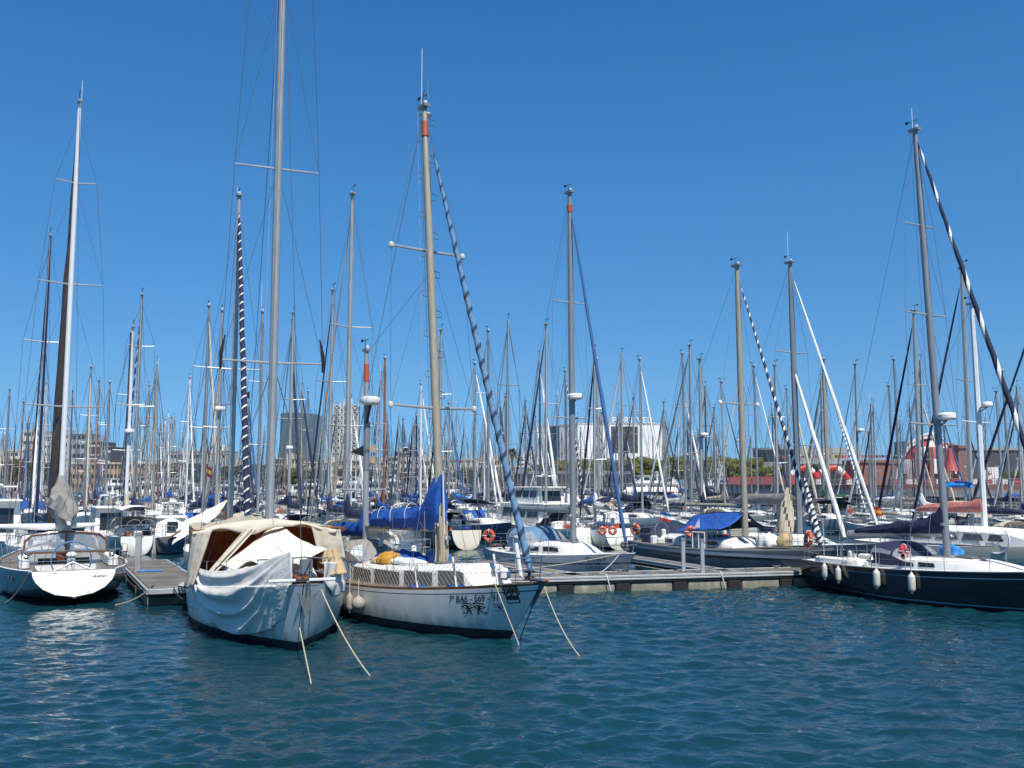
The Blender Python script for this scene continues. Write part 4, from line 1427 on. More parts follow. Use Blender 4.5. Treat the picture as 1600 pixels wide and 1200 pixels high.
# ropes flaked down the foot of the mast
q = MB()
r_ = random.Random(3)
for k in range(16):
    a = r_.uniform(0, 6.28); rr = r_.uniform(.13, .2)
    p0 = Vector((b3['mx'] + rr * math.cos(a), rr * math.sin(a), b3['z0'] + r_.uniform(-.1, .1)))
    q.tube([p0, p0 + Vector((r_.uniform(-.05, .05), r_.uniform(-.05, .05), r_.uniform(.3, .6))), p0 + Vector((-.02, 0, r_.uniform(.9, 1.6)))], r_.uniform(.012, .026), 'rope', n=4)
q.build('halyard_coil', b3['mast'])
# mizzen
mzx = .5 * L3 - 8.75
zmz = H3.edge(mzx).z
mz_top = Vector((mzx - .15, 0, 7.95))
q = MB(); q.tube([(mzx, 0, zmz - .05), (mzx - .07, 0, 4.5), tuple(mz_top)], [.095, .09, .07], 'alu', n=10)
mz = q.build('mizzen_mast', r3)
q = MB(); q.tube([mz_top.lerp(Vector((mzx, 0, zmz)), .14), mz_top.lerp(Vector((mzx, 0, zmz)), .06)], [.087, .083], 'bandred', n=10); q.build('mast_band', mz)
q = MB(); masthead(q, mz_top, .08); q.build('masthead_gear', mz)
q = MB()
rp = Vector((mzx + .12, -.05, 6.35))
q.lathe([(0, -.14), (.2, -.14), (.3, -.08), (.33, 0), (.31, .09), (.18, .13), (0, .14)], rp + Vector((.12, 0, 0)), 'radome', n=18)
q.tube([rp + Vector((-.1, 0, -.7)), rp + Vector((.12, 0, -.15))], .045, 'black', n=6); q.build('radar_dome', mz)
q = MB(); q.tube([(mzx - .06, 0, 4.2), (mzx - .02, 0, 5.7)], .1, 'alumid', n=8); q.build('mizzen_mast_sleeve', mz)
for s_ in (1, -1):
    q = MB(); q.tube([(mzx - .05, 0, 3.55), (mzx - .12, s_ * .85, 3.62)], .03, 'alu', n=6); q.build('spreader', mz)
q = MB()
for s_ in (1, -1):
    for dx in (-.5, .3):
        q.tube([H3.edge(mzx + dx, s_, .06), mz_top - Vector((0, 0, .2))], .007, 'wire', n=4, caps=False)
q.tube([mz_top - Vector((0, 0, .1)), b3['mp'](.62)], .007, 'wire', n=4, caps=False)
q.build('mizzen_rigging', r3)
q = MB(); q.tube([(mzx, 0, zmz + 1.25), (mzx - 2.5, 0, zmz + 1.15)], .05, 'aluold', n=8); mzb = q.build('mizzen_boom', r3)
sail_cover_mesh(mzx - .04, mzx - 2.35, zmz + 1.22, 'blue', collar=.55, h0=.5, h1=.36, wdt=.2, n=18, seed=4).build('mizzen_sail_cover', mzb)
q = MB()   # lashings of the covers
zb = b3['zb']
for xx, hh, ww in ((.75, .85, .28), (1.6, .72, .25), (2.5, .66, .21), (3.3, .58, .17)):
    q.tube([(b3['mx'] - xx, ww * math.sin(a), zb - .02 + hh * (.5 - .5 * math.cos(a))) for a in [k * math.pi / 10 for k in range(21)]], .012, 'ropewhite', n=4)
q.build('sail_tie', r3)
q = MB(); q.tube([(b3['mx'] + .14, -.02, zb - .1), (b3['mx'] + .1, -.02, zb + .5), (b3['mx'] + .04, -.02, zb + 1.6)], [.02, .03, .02], 'ropewhite', n=5); q.build('cover_lacing', r3)
# rail netting: crossed diagonals between deck and upper guard wire, starboard
q = MB()
x0_, x1_ = -4.3, 4.4
n_ = 62
def rail_pt(x, k): return H3.edge(x, -1, .06) + Vector((0, 0, .05 + .53 * k))
for i in range(n_):
    x = x0_ + (x1_ - x0_) * i / n_
    dx = .42
    if x + dx < x1_:
        q.tube([rail_pt(x, 0), rail_pt(x + dx, 1)], .005, 'rope', n=3, caps=False)
        q.tube([rail_pt(x, 1), rail_pt(x + dx, 0)], .005, 'rope', n=3, caps=False)
q.build('rail_netting', r3)
# lettering and emblems on the starboard bow (right hand side in the picture)
hull_text(b3, '7ª BA6 - 569 - 91', (702, 941.5), (779, 939), (702.5, 931), 'stripe', 'registration_number')
def eye_at(px0, px1, py0, py1, mir, m, name, th):
    xa, za = hull_uv(b3, px0, (py0 + py1) / 2); xb, zb = hull_uv(b3, px1, (py0 + py1) / 2)
    _, zt_ = hull_uv(b3, (px0 + px1) / 2, py0); _, zl = hull_uv(b3, (px0 + px1) / 2, py1)
    on_hull_decal(b3, -1, horus((xa + xb) / 2, (zt_ + zl) / 2 + .05 * (zt_ - zl), xb - xa, mir, th, (zt_ - zl) / 1.02), m, name, b3['hull'])
M['eyeblue'] = mat('blue_emblem', (.03, .05, .2), .4)
eye_at(722.5, 739.5, 942.5, 960.5, 1, 'black', 'painted_eye', 1.12)
eye_at(741, 759.5, 942.5, 960.5, -1, 'black', 'painted_eye', 1.12)
eye_at(772, 788.7, 944, 957, 1, 'eyeblue', 'painted_blue_eye', .75)
fr = []
cr_ = [hull_uv(b3, *p) for p in ((786, 915.5), (804, 914.5), (813, 941.5), (794.5, 942.5))]
for a, b in zip(cr_, cr_[1:] + cr_[:1]):
    fr.append(stroke([a, tuple(np.array(a) * .5 + np.array(b) * .5), b], .03))
for px, py, mir in ((793, 923, 1), (803, 922, -1)):
    x_, z_ = hull_uv(b3, px, py); fr += horus(x_, z_, .24, mir, 1.5, .2)
for px, ww in ((797, .1), (802.5, .12), (808, .1)):
    p0_, p1_ = hull_uv(b3, px, 937.5), hull_uv(b3, px - 1.5, 930.5)
    fr.append(stroke([p0_, tuple(np.array(p0_) * .5 + np.array(p1_) * .5), p1_], ww))
on_hull_decal(b3, -1, fr, 'black', 'framed_emblem', b3['hull'])
# bow: pulpit roller, windlass, dark stem fitting
q = MB(); q.box((5.2, 0, 1.52), (.7, .24, .06), 'wood', bev=.02)
q.tube([(5.6, -.12, 1.55), (5.2, -.12, 1.55)], .03, 'steel', n=6); q.build('bowsprit_platform', r3)
q = MB(); q.prism([(5.53, -.02, 1.47), (5.42, -.05, 1.47), (5.0, -.03, .9), (5.06, -.02, .9)], (0, .06, 0), 'steelhull'); q.build('stem_fitting', r3)
q = MB(); q.box((3.9, 0, 1.56), (.35, .3, .3), 'radome', bev=.07); q.lathe([(.07, 0), (.1, .03), (.06, .1), (.1, .17), (0, .18)], (3.9, -.15, 1.6), 'steel', n=10, axis=(0, -1, 0)); q.build('windlass', r3)
for x, s_ in ((4.35, -1), (3.2, -1), (1.9, -1)):
    q = MB(); e = H3.edge(x, s_, .06); q.tube([e, e + Vector((-.18, 0, .72))], .03, 'whitespar', n=6); q.build('rail_brace', r3)
q = MB(); q.tube([(4.75, -.1, 1.55), (4.55, -.1, 2.35)], .05, 'whitespar', n=8); q.build('furler_guard', r3)
# things lying on deck
def heap(name, label, cat, d, loc, sx, sy, sz, m, seed=1, n=16, rz=0.0):
    mb = MB(); rows = []
    for i in range(n + 1):
        a = math.pi * i / n
        row = []
        for j in range(20):
            b = 2 * math.pi * j / 20
            x = -math.cos(a); rr = max(0.0, math.sin(a)) ** .6
            y = rr * math.cos(b); z = max(0, rr * math.sin(b))
            f = 1 + .3 * noise3(x * 2.2 + seed, y * 2.2, z * 2 + seed) + .1 * noise3(x * 7, y * 7 + seed, z * 7)
            row.append((x * sx * f, y * sy * f, max(0.0, z * sz * f)))
        rows.append(row)
    mb.grid(rows, m, cv=True)
    o = mb.build(name, None, loc=to_world(d, loc), rz=d['ang'] + rz, angle=60)
    return tag(o, label, cat)
zd = H3.edge(0).z
heap('folded_tarpaulin', 'royal blue tarpaulin bundled along the ketch cabin top behind the yellow bag', 'tarpaulin', b3, (-.9, .15, zd + .5), 1.35, .5, .3, 'blue', 2)
heap('folded_tarpaulin', 'blue tarpaulin bundle by the mast foot on the ketch cabin top', 'tarpaulin', b3, (.35, .35, zd + .5), .55, .35, .4, 'bluefade', 8)
heap('sail_bag', 'ochre yellow sail bag lying on the ketch cabin top', 'bag', b3, (-1.0, -.45, zd + .5), .42, .3, .32, 'yellow', 3)
heap('rope_pile', 'pile of tan rope beside the yellow sail bag on the ketch', 'rope', b3, (-1.55, -.5, zd + .48), .25, .22, .16, 'rope', 4)
heap('blue_cloth', 'blue cloth hanging inside the netting below the ketch windows', 'cloth', b3, (-2.6, -1.22, zd), .5, .16, .5, 'bluefade', 5)
heap('blue_cloth', 'blue cloth spread flat on the ketch side deck below the mast', 'cloth', b3, (1.55, -.95, zd + .02), .45, .22, .1, 'blue', 6)
heap('blue_cloth', 'blue cloth spread flat on the ketch foredeck ahead of the mast', 'cloth', b3, (2.75, -.55, zd + .15), .5, .3, .1, 'blue', 7)
heap('white_sail_roll', 'white rolled sail along the edge of the ketch cabin top', 'sail', b3, (.1, -.5, zd + .52), 1.0, .16, .2, 'sailwhite', 9)
lifebuoy(to_world(b3, (-2.35, .3, zd + .95)), 'white horseshoe lifebuoy on the ketch aft of its blue tarpaulin', (-.3, -1, .1), r=.27, m='fender', horseshoe=True)
q = MB()   # aft cockpit frame
for s_ in (1, -1):
    q.tube([(-3.0, s_ * 1.0, zd), (-3.0, s_ * .9, zd + 1.1), (-4.6, s_ * .8, zd + 1.05), (-4.7, s_ * .9, zd)], .02, 'steel', n=5)
q.build('cockpit_frame', r3)
dodger_parts(r3, -3.3, zd + .45, 1.1, 1.7, .62, 'sailgrey')
for k, (px, py, lab, kw) in enumerate(((531, 948, 'slim grimy fender hanging nearest the ketch stern', dict(m='fendergrey', r=.09, h=.5)), (546, 958, 'slim grimy fender hanging beside the round one on the ketch', dict(m='fendergrey', r=.1, h=.55)), (565, 951, 'round grimy ball fender hanging on the ketch side', dict(m='fendergrey', r=.19, ball=True)))):
    # hang on the starboard side where this column meets the hull
    best = None
    for i in range(80):
        x = -5 + i * .08
        wp = to_world(b3, H3.on(x, .35, -1, .1))
        e = abs(proj(wp)[0] - px)
        if best is None or e < best[0]: best = (e, x)
    x = best[1]
    wp = to_world(b3, H3.on(x, .5, -1, kw['r'] * .95))
    wp.z = .22 if k != 2 else .35
    fender(wp, lab, 'fenders along the white ketch', up=.8 if k < 2 else .45, **kw)
line_thing('mooring_line', 'tan bow line from the ketch slanting right down into the water', 'rope', catenary(to_world(b3, (5.2, .2, 1.45)), onz(906, 1026), .18), .014, 'rope')
line_thing('mooring_line', 'tan bow line dropping from the ketch bow roller to the water', 'rope', [to_world(b3, (4.35, -.62, 1.45)), onz(811, 1008)], .015, 'rope')
line_thing('mooring_line', 'dark line from the ketch stem down to the water', 'rope', [to_world(b3, (5.35, -.05, 1.3)), onz(812, 1000)], .012, 'ropedark')

# ---- navy sloop on the right
h4 = Vector((0.5, -0.87, 0)).normalized()
m4 = at(1480, 860, 31.6); m4.z = 0
b4 = make_sail('sailboat', 'navy blue sloop with pale stripe and white deck leaving the right edge', 'sailboat', m4, h4, dict(
    L=10.4, B=3.5, hull=dict(fs=1.02, fm=1.02, fb=1.35, tw=.62, rs=-.1, ws=.25, wm=.93, rb=.9, wb=.4, be=2.3), mx=.01, zt=15.9, mr=.115, mastm='alumid', hullm='navyhull', stripem='tealstripe', sh=(.85, .83), boot=.12, bootm='antifoul',
    ck=(-4.4, -1.9, .85), cabin=dict(x0=-.2, x1=.26, wf=.62, h=.34, slope=2.2, win=[(.08, .2), (.24, .36), (.4, .52)]), spr=[(.297, 1.2), (.553, 1.05), (.766, .75)], rake=.5, ant=.8, wr=.008, nst=6, topf=.985, stay_x=3.95, spr_r=.035,
    jib=dict(m='navy', m2='sailwhite', r=.074, z0=.3, t=.985, turns=9, frac=.24), boom=dict(z=.75, len=4.0, m='navy', collar=.5, h0=.62, h1=.2, w=.22, r=.1, bm='alu', lift=-.15),
    radar=dict(f=.315, dx=.38, r=.3), dodger=dict(x=-2.0, L=1.5, W=2.25, H=.72, m='navy', dz=.12), split_back=True))
H4 = b4['H']; r4 = b4['root']
q = MB()   # teal boot stripe just over the water
for s_ in (1, -1):
    P = [[H4.on(-5.1 + 10.2 * i / 40, z, s_, .004) for z in (.15, .11)] for i in range(41)]
    q.grid(P if s_ > 0 else P[::-1], 'tealstripe')
q.build('boot_stripe', b4['hull'])
for s_ in (-1, 1):
    q = MB(); q.tube([H4.edge(-5.1 + i * .4, s_, .0, .015) for i in range(26)], .022, 'alufascia', n=5); q.build('toe_rail', r4)
for x, y in ((-1.95, -1.15), (-2.6, -1.2), (-1.95, 1.15), (-2.6, 1.2)):
    q = MB(); q.lathe([(.08, 0), (.1, .03), (.07, .08), (.085, .16), (.1, .18), (0, .19)], (x, y, H4.edge(x).z + .22), 'steel', n=12); q.build('winch', r4)
for y in (1.12, -1.12):
    q = MB(); q.box((-3.2, y, H4.edge(-3.2).z + .1), (2.4, .26, .24), 'whitedeck', bev=.06); q.build('coaming', r4)
q = MB(); wc = Vector((-3.9, 0, 1.35)); q.torus(wc, .42, .02, 'steel', axis=(1, 0, 0), n=24, k=6); q.box((-3.8, 0, 1.05), (.2, .24, .7), 'radome', bev=.05); q.build('steering_wheel', r4)
for k in range(4):
    q = MB(); q.box((-1.0 + .8 * k, .0, H4.edge(0).z + .41), (.3, .3, .04), 'windowgrey', bev=.015); q.build('hatch', r4)
FN = ['topmost left white fender hanging on the navy hull near its stern', 'white fender second from the navy stern', 'thick white fender third from the navy stern', 'white fender hanging amidships farthest from the navy stern']
for k, (px, zc) in enumerate(((1288.5, .5), (1310, .45), (1370, .42), (1424, .40))):
    best = None
    for i in range(160):
        x = -5.15 + i * .06
        e = abs(proj(to_world(b4, H4.on(x, .8, -1, .12)))[0] - px)
        if best is None or e < best[0]: best = (e, x)
    x = best[1]
    wp = to_world(b4, H4.on(x, .85, -1, .12)); wp.z = zc - .05
    big = k >= 2
    fender(wp, FN[k], 'fenders along the navy sloop', r=.115 if big else .095, h=.66 if big else .58, up=.75 + (.8 if k == 0 else 0))
lifebuoy(to_world(b4, (-.55, -1.3, H4.edge(0).z + .55)), 'red horseshoe lifebuoy on the navy sloop by its mast', (.4, -.6, 0), r=.15, m='red', horseshoe=True)
lifebuoy(to_world(b4, (-4.95, -.9, 1.75)), 'orange lifebuoy on the stern rail of the navy sloop', (-.95, -.1, .1), r=.24, m='orange')
heap('folded_sail', 'grey and white bundle on the side deck of the navy sloop', 'bundle', b4, (-2.6, -1.35, H4.edge(-2.6).z + .02), .4, .17, .26, 'tarp', 5)
heap('blue_bag', 'small bright blue bag on the navy sloop behind its sprayhood', 'bag', b4, (-.4, .9, H4.edge(0).z + .4), .4, .25, .3, 'cyan', 7)
# ================================================================ moored boats in the middle distance
def wpx(px, Y, z=1.2):
    py = HOR + F * (CAMZ - z) / Y
    return at(px, py, Y)
def zat(py, Y):
    return at(800, py, Y).z
taken = []          # (x, y) of hull centres already used
LAX = Vector((-AX.x, -AX.y, 0))
def cat_boat(label, xb, ytop, Y, d='R', mastm='alu', jib=None, cover=None, hullm='white', spr=None, jr=.1, j2=None, turns=12, head=None, mr=None, lod=1, **kw):
    p = wpx(xb, Y)
    zt = zat(ytop, Y)
    L = kw.pop('L', None) or min(11.0, max(6.2, zt / 1.7))
    hd = head if head is not None else (AX if d == 'R' else LAX)
    hd = Vector((hd[0], hd[1], 0)).normalized()
    if head is None:
        a = rng.uniform(-.1, .1)
        hd = Vector((hd.x * math.cos(a) - hd.y * math.sin(a), hd.x * math.sin(a) + hd.y * math.cos(a), 0))
    P = dict(L=L, B=L * .29, lod=lod, zt=zt, mx=.07, mr=mr or (.08 + .0003 * Y), mastm=mastm, hullm=hullm, wr=.00019 * Y, rake=.1,
             boom=dict(m=cover, len=L * .36, z=.85, collar=.8, h0=.45, h1=.22, w=.19))
    if spr:
        z0 = 1.7
        P['spr'] = [((zat(y, Y) - z0) / (zt - z0), L * (.105 - .012 * i)) for i, y in enumerate(sorted(spr, reverse=True))]
    else:
        P['spr'] = [(.36, L * .105), (.66, L * .09)] if zt > 10.5 else [(.5, L * .1)]
    if jib:
        P['jib'] = dict(m=jib, m2=j2, r=jr * .55 + .00016 * Y, turns=turns, frac=.3)
    P['nhal'] = 1
    hl = kw.pop('hull', None)
    P.update(kw)
    if hl: P['hull'] = hl
    b = make_sail('sailboat', label, 'sailboat', p, hd, P)
    c = b['base']
    taken.append((c.x, c.y, L))
    return b

# ---- pale grey sloop with the number on its bow
p893 = wpx(896, 38.5)
b6 = cat_boat('pale grey sloop with dark stripe and blue furled jib berthed behind the main pontoon', 896, 300, 38.5, head=(.56, -.83), lod=0, mastm='alumid', mr=.125, jib='midblue', jr=.1, hullm='lighthull', spr=[470, 648], sh=(.72, .67), stripem='stripe', ant=0,
    mx=.085, L=8.9, B=3.1, hull=dict(fs=1.0, fm=.98, fb=1.28, tw=.62, ws=.3, rb=.95), radar=dict(f=.405, dx=.25, r=.3), stay_x=3.9, nst=6, wr=.007, nhal=2,
    dodger=dict(x=-2.2, L=1.6, W=2.3, H=.85, m='steelblue', dz=.2), boom=dict(m=None, len=3.6, z=1.25, r=.11, bm='alumid'), bootm='antifoul', split_back=True)
q = MB(); q.tube([b6['mp'](.962), b6['mp'](.942)], [.117, .119], 'bandred', n=12); q.build('mast_band', b6['mast'])
hull_text(b6, '7ªBA-2-550-97', (914, 876.5), (948, 877.5), (914.3, 870.5), 'stripe', 'registration_number')
P_ = [stroke([(2.6 + .16 * k + .05 * math.sin(k * 3), .62), (2.66 + .16 * k, .74 + .05 * (k % 2)), (2.72 + .16 * k, .62)], .03) for k in range(6)]
M['fadedname'] = mat('faded_blue_lettering', (.08, .14, .22), .5)
on_hull_decal(b6, -1, P_, 'fadedname', 'boat_name', b6['hull'])
lifebuoy(to_world(b6, (-3.9, -1.0, 1.55)), 'orange lifebuoy on the stern rail of the pale grey sloop', (-.3, -1, 0), r=.2)
line_thing('mooring_line', 'pale rope hanging from the pale grey sloop bow in a loop to the pontoon', 'rope', catenary(to_world(b6, (4.0, -.4, 1.2)), on_pon(2.6, 1.6, .62), .5, 12), .018, 'ropewhite')
line_thing('mooring_line', 'tan rope drawn tight from the pale grey sloop bow back along its side', 'rope', catenary(to_world(b6, (3.9, -.45, 1.2)), on_pon(-.2, 1.8, .65), .1, 8), .014, 'rope')

# ---- blue grey ketch-like sloop behind the pontoon, royal blue awning
b7 = cat_boat('blue grey sloop with silver band and royal blue awning behind the main pontoon', 1165, 415, 40.5, head=(.56, -.83), lod=0, mastm='aluold', mr=.135, jib='stripe', j2='sailwhite', turns=26, jr=.095, hullm='steelhull', spr=[629], stripem='black', sh=(.74, .66), raillm='alufascia',
    L=10.8, B=3.5, mx=.09, hull=dict(fs=1.15, fm=1.1, fb=1.35, tw=.55, ws=.25, rb=.85), stay_x=4.6, nst=7, wr=.0075, deckm='teak', boom=dict(m=None, len=3.4, z=1.3, r=.08), spr_tip='radome', cabin=dict(x0=-.3, x1=.12, wf=.6, h=.4, slope=1.0, win=[(.05, .2), (.3, .5), (.6, .8)]))
q = MB()
for s_ in (-1,):
    P = [[b7['H'].on(-5.2 + 9.8 * i / 30, z, s_, .012) for z in (1.0, .88)] for i in range(31)]
    q.grid(P[::-1], 'lighthull')
q.build('silver_band', b7['hull'])
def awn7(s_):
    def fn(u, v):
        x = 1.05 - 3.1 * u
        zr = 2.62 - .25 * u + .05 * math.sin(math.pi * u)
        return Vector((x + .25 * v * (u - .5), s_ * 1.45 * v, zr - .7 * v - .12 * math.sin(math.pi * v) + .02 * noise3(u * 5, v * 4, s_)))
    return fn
LOC7 = dict(loc=b7['base'], rz=b7['ang'])
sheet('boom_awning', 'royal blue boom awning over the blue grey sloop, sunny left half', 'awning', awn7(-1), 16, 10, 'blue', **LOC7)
sheet('boom_awning', 'boom awning right half with shade painted in navy beside the blue grey sloop mast', 'awning', awn7(1), 16, 10, 'navy', **LOC7)  # same awning coloured navy here to paint its shaded side
flap('weather_cloth', 'cream triangular cloth hanging under the royal blue awning beside a lifebuoy', (0, 0, 0), (.3, .1, 0), (0, 0, 0), (0, 0, 0), 'canvas') if False else None
q = MB(); q.prism([to_world(b7, (-.35, -1.25, 1.35)), to_world(b7, (-1.1, -1.3, 1.35)), to_world(b7, (-.65, -1.05, 2.3))], Vector((.02, .03, 0)), 'sailwhite')
tag(q.build('weather_cloth', None), 'cream triangular cloth on the rail of the blue grey sloop behind a lifebuoy', 'cloth')
lifebuoy(to_world(b7, (-.75, -1.45, 1.75)), 'orange lifebuoy hung on the rail under the royal blue awning', (-.3, -1, 0), r=.17)
lifebuoy(to_world(b7, (-5.35, -.5, 1.65)), 'dull orange lifebuoy on the stern of the blue grey sloop', (-.8, -.6, 0), r=.2, m='bandred')
fender(to_world(b7, (-5.5, -.2, .4)), 'grimy white ball fender at the stern of the blue grey sloop', 'fenders along the blue grey sloop', ball=True, r=.2, up=.4)
q = MB()
for k in range(3):
    q.tube([to_world(b7, (-.6 + .35 * k, -1.5, 1.1)), to_world(b7, (-.6 + .35 * k, -1.5, 1.75))], .03, 'whitespar', n=6)
q.tube([to_world(b7, (-.6, -1.5, 1.75)), to_world(b7, (.1, -1.5, 1.75))], .03, 'whitespar', n=6)
tag(q.build('boarding_ladder', None), 'white tubular boarding ladder on the rail of the blue grey sloop', 'ladder')
heap('anchor_gear', 'white cloth and brown boards on the foredeck of the blue grey sloop', 'gear', b7, (2.6, -.5, 1.3), .5, .4, .5, 'sailwhite', 4)
heap('plywood_cover', 'brown board leaning on the foredeck of the blue grey sloop', 'board', b7, (3.3, -.3, 1.35), .3, .3, .5, 'canvastan', 6)

# ---- sloop with white jib and striped cover behind it
b8 = cat_boat('tall grey masted sloop with long white furled jib and white inner staysail', 1250, 410, 45, head=(.5, -.87), mastm='alumid', mr=.14, jib='sailwhite', jr=.105, spr=[548, 690], ant=1.5, L=11.5, stay_x=5.3, hullm='steelhull', stay=dict(x=3.4, f=.6, m='sailwhite', r=.09), boom=dict(m='sailgrey', len=4.6, z=1.4, h0=.55, h1=.4, w=.2, collar=.1), topf=.975)
q = MB()
P0 = to_world(b8, (.55, -.75, 0))
def bagfn(u, v):
    a = u * 2 * math.pi
    z = 1.5 + 2.1 * v
    r_ = .42 * (1 - .75 * v ** 1.6) * (1 + .12 * math.sin(3 * a + v * 5))
    return Vector((P0.x + r_ * math.cos(a) + .25 * v, P0.y + r_ * math.sin(a) * .7, z))
M['stripes'] = mat('cream_cloth', (.5, .42, .32), .8, var=.1)
q.grid([[bagfn(i / 18, j / 14) for j in range(15)] for i in range(19)], lambda i, j: 'sailcream' if (i + j // 2) % 5 else 'brown')
tag(q.build('gathered_sail', None), 'gathered cream sail with brown stripes hanging at the bow of the grey masted sloop', 'sail')
q = MB(); q0 = to_world(b7, (4.75, 0, 1.3))
fm_ = furled_mesh(q0 + Vector((.12, .3, .1)), q0 + Vector((-.35, .6, 2.7)), .085, 'sailwhite', 'black', 12, .4, n=10)
tag(fm_.build('wrapped_sail', None), 'black and white banded roll standing at the bow of the blue grey sloop', 'sail')

# ---- boats berthed stern on in the second row
S = [
 ('white sloop stern on with tan sprayhood and tan mast bag behind the left pontoon', 195, 512, 55, (-.5, .87), dict(mastm='whitespar', cover='sailcream', spr=[630], radar=dict(f=.47, dx=-.3, r=.26), dodger=dict(x=-1.6, L=1.3, W=2.0, H=.8, m='sailcream'), bimini=dict(x0=-4.0, x1=-1.4, z0=1.35, z1=1.55, m='sailwhite'), hullm='steelhull', transm='white', hull=dict(fs=1.0, fm=.95, fb=1.2, tw=.75, ws=.3, rs=-.2))),
 ('dark green hulled sloop with cream transom under a navy bimini beyond the ketch mast', 686, 517, 60, (-.42, .9), dict(mastm='alu', cover='bluefade', bimini=dict(x0=-4.3, x1=-.4, z0=1.45, z1=1.75, m='navy', W=3.0), hullm='greenhull', transm='cream', hull=dict(fs=1.1, fm=1.0, fb=1.2, tw=.8, ws=.3, rs=-.2), dodger=dict(x=-1.2, L=1.2, W=2.2, H=.8, m='navy'))),
 ('white sloop stern on with two lifebuoys and a navy jib, left of its pair', 853, 508, 62, (-.5, .87), dict(mastm='alu', cover=None, jib='navy', spr=[629], hull=dict(fs=1.15, fm=1.0, fb=1.2, tw=.85, ws=.35, rs=-.5), dodger=dict(x=-1.5, L=1.2, W=2.3, H=.8, m='navy'))),
 ('white round sterned sloop with navy bimini, right of the pair with lifebuoys', 930, 550, 60, (-.25, .96), dict(mastm='alu', cover='sailwhite', jib='navy', hull=dict(fs=1.2, fm=1.0, fb=1.2, tw=.85, ws=.4, rs=-.5), bimini=dict(x0=-3.9, x1=-1.6, z0=1.5, z1=1.75, m='navy'))),
 ('white sloop stern on under a wide navy bimini beside the navy sloop', 1216, 572, 64, (-.3, .95), dict(mastm='alu', cover='navy', hull=dict(fs=1.15, fm=1.0, fb=1.2, tw=.8, ws=.3, rs=-.3), bimini=dict(x0=-5.2, x1=-1.6, z0=1.3, z1=1.6, m='navy', W=3.6), hullm='steelhull', transm='white')),
]
M['greenhull'] = mat('dark_green_hull_paint', (.03, .06, .06), .2, var=.15, coat=.4)
sb = []
for lab, xb, yt, Y, hd, kw in S:
    sb.append(cat_boat(lab, xb, yt, Y, head=hd, **kw))
for k, (dx, lab) in enumerate(((.55, 'orange lifebuoy on the stern rail of the left lifebuoy sloop'), (-.75, 'orange lifebuoy with tan middle on the stern of the right lifebuoy sloop'))):
    b = sb[2 + k]
    lifebuoy(onz(902 if k == 0 else 957, 800, 2.0) * 0 + at(941 if k == 0 else 957, 829, 53.5), lab, (0, -1, .1), r=.17)
def gear(b, n=6, seed=0):
    """winches, rope bags, boards and seat cushions in an open cockpit, one part each kind"""
    r_ = random.Random(seed)
    H = b['H']; L = H.L
    for k in range(n):
        q = MB()
        x = -L * r_.uniform(.2, .46); e = H.edge(x)
        y = r_.uniform(-.9, .9) * e.y * .85
        q.box((x, y, e.z + .14), (r_.uniform(.1, .5), r_.uniform(.1, .4), r_.uniform(.1, .5)), r_.choice(['navy', 'whitedeck', 'sailgrey', 'black', 'blue', 'sailwhite', 'wood', 'orange']), rz=r_.uniform(0, 3), bev=.05)
        q.build('cockpit_gear', b['root'])
    q = MB(); x = -L * .38; q.torus((x, 0, H.fs + .45), .42, .02, 'steel', axis=(1, 0, .1), n=20, k=5); q.box((x + .12, 0, H.fs + .2), (.18, .22, .7), 'radome', bev=.04)
    q.build('steering_wheel', b['root'])
for i, b in enumerate(sb + [b6, b7, b8]):
    gear(b, seed=i)

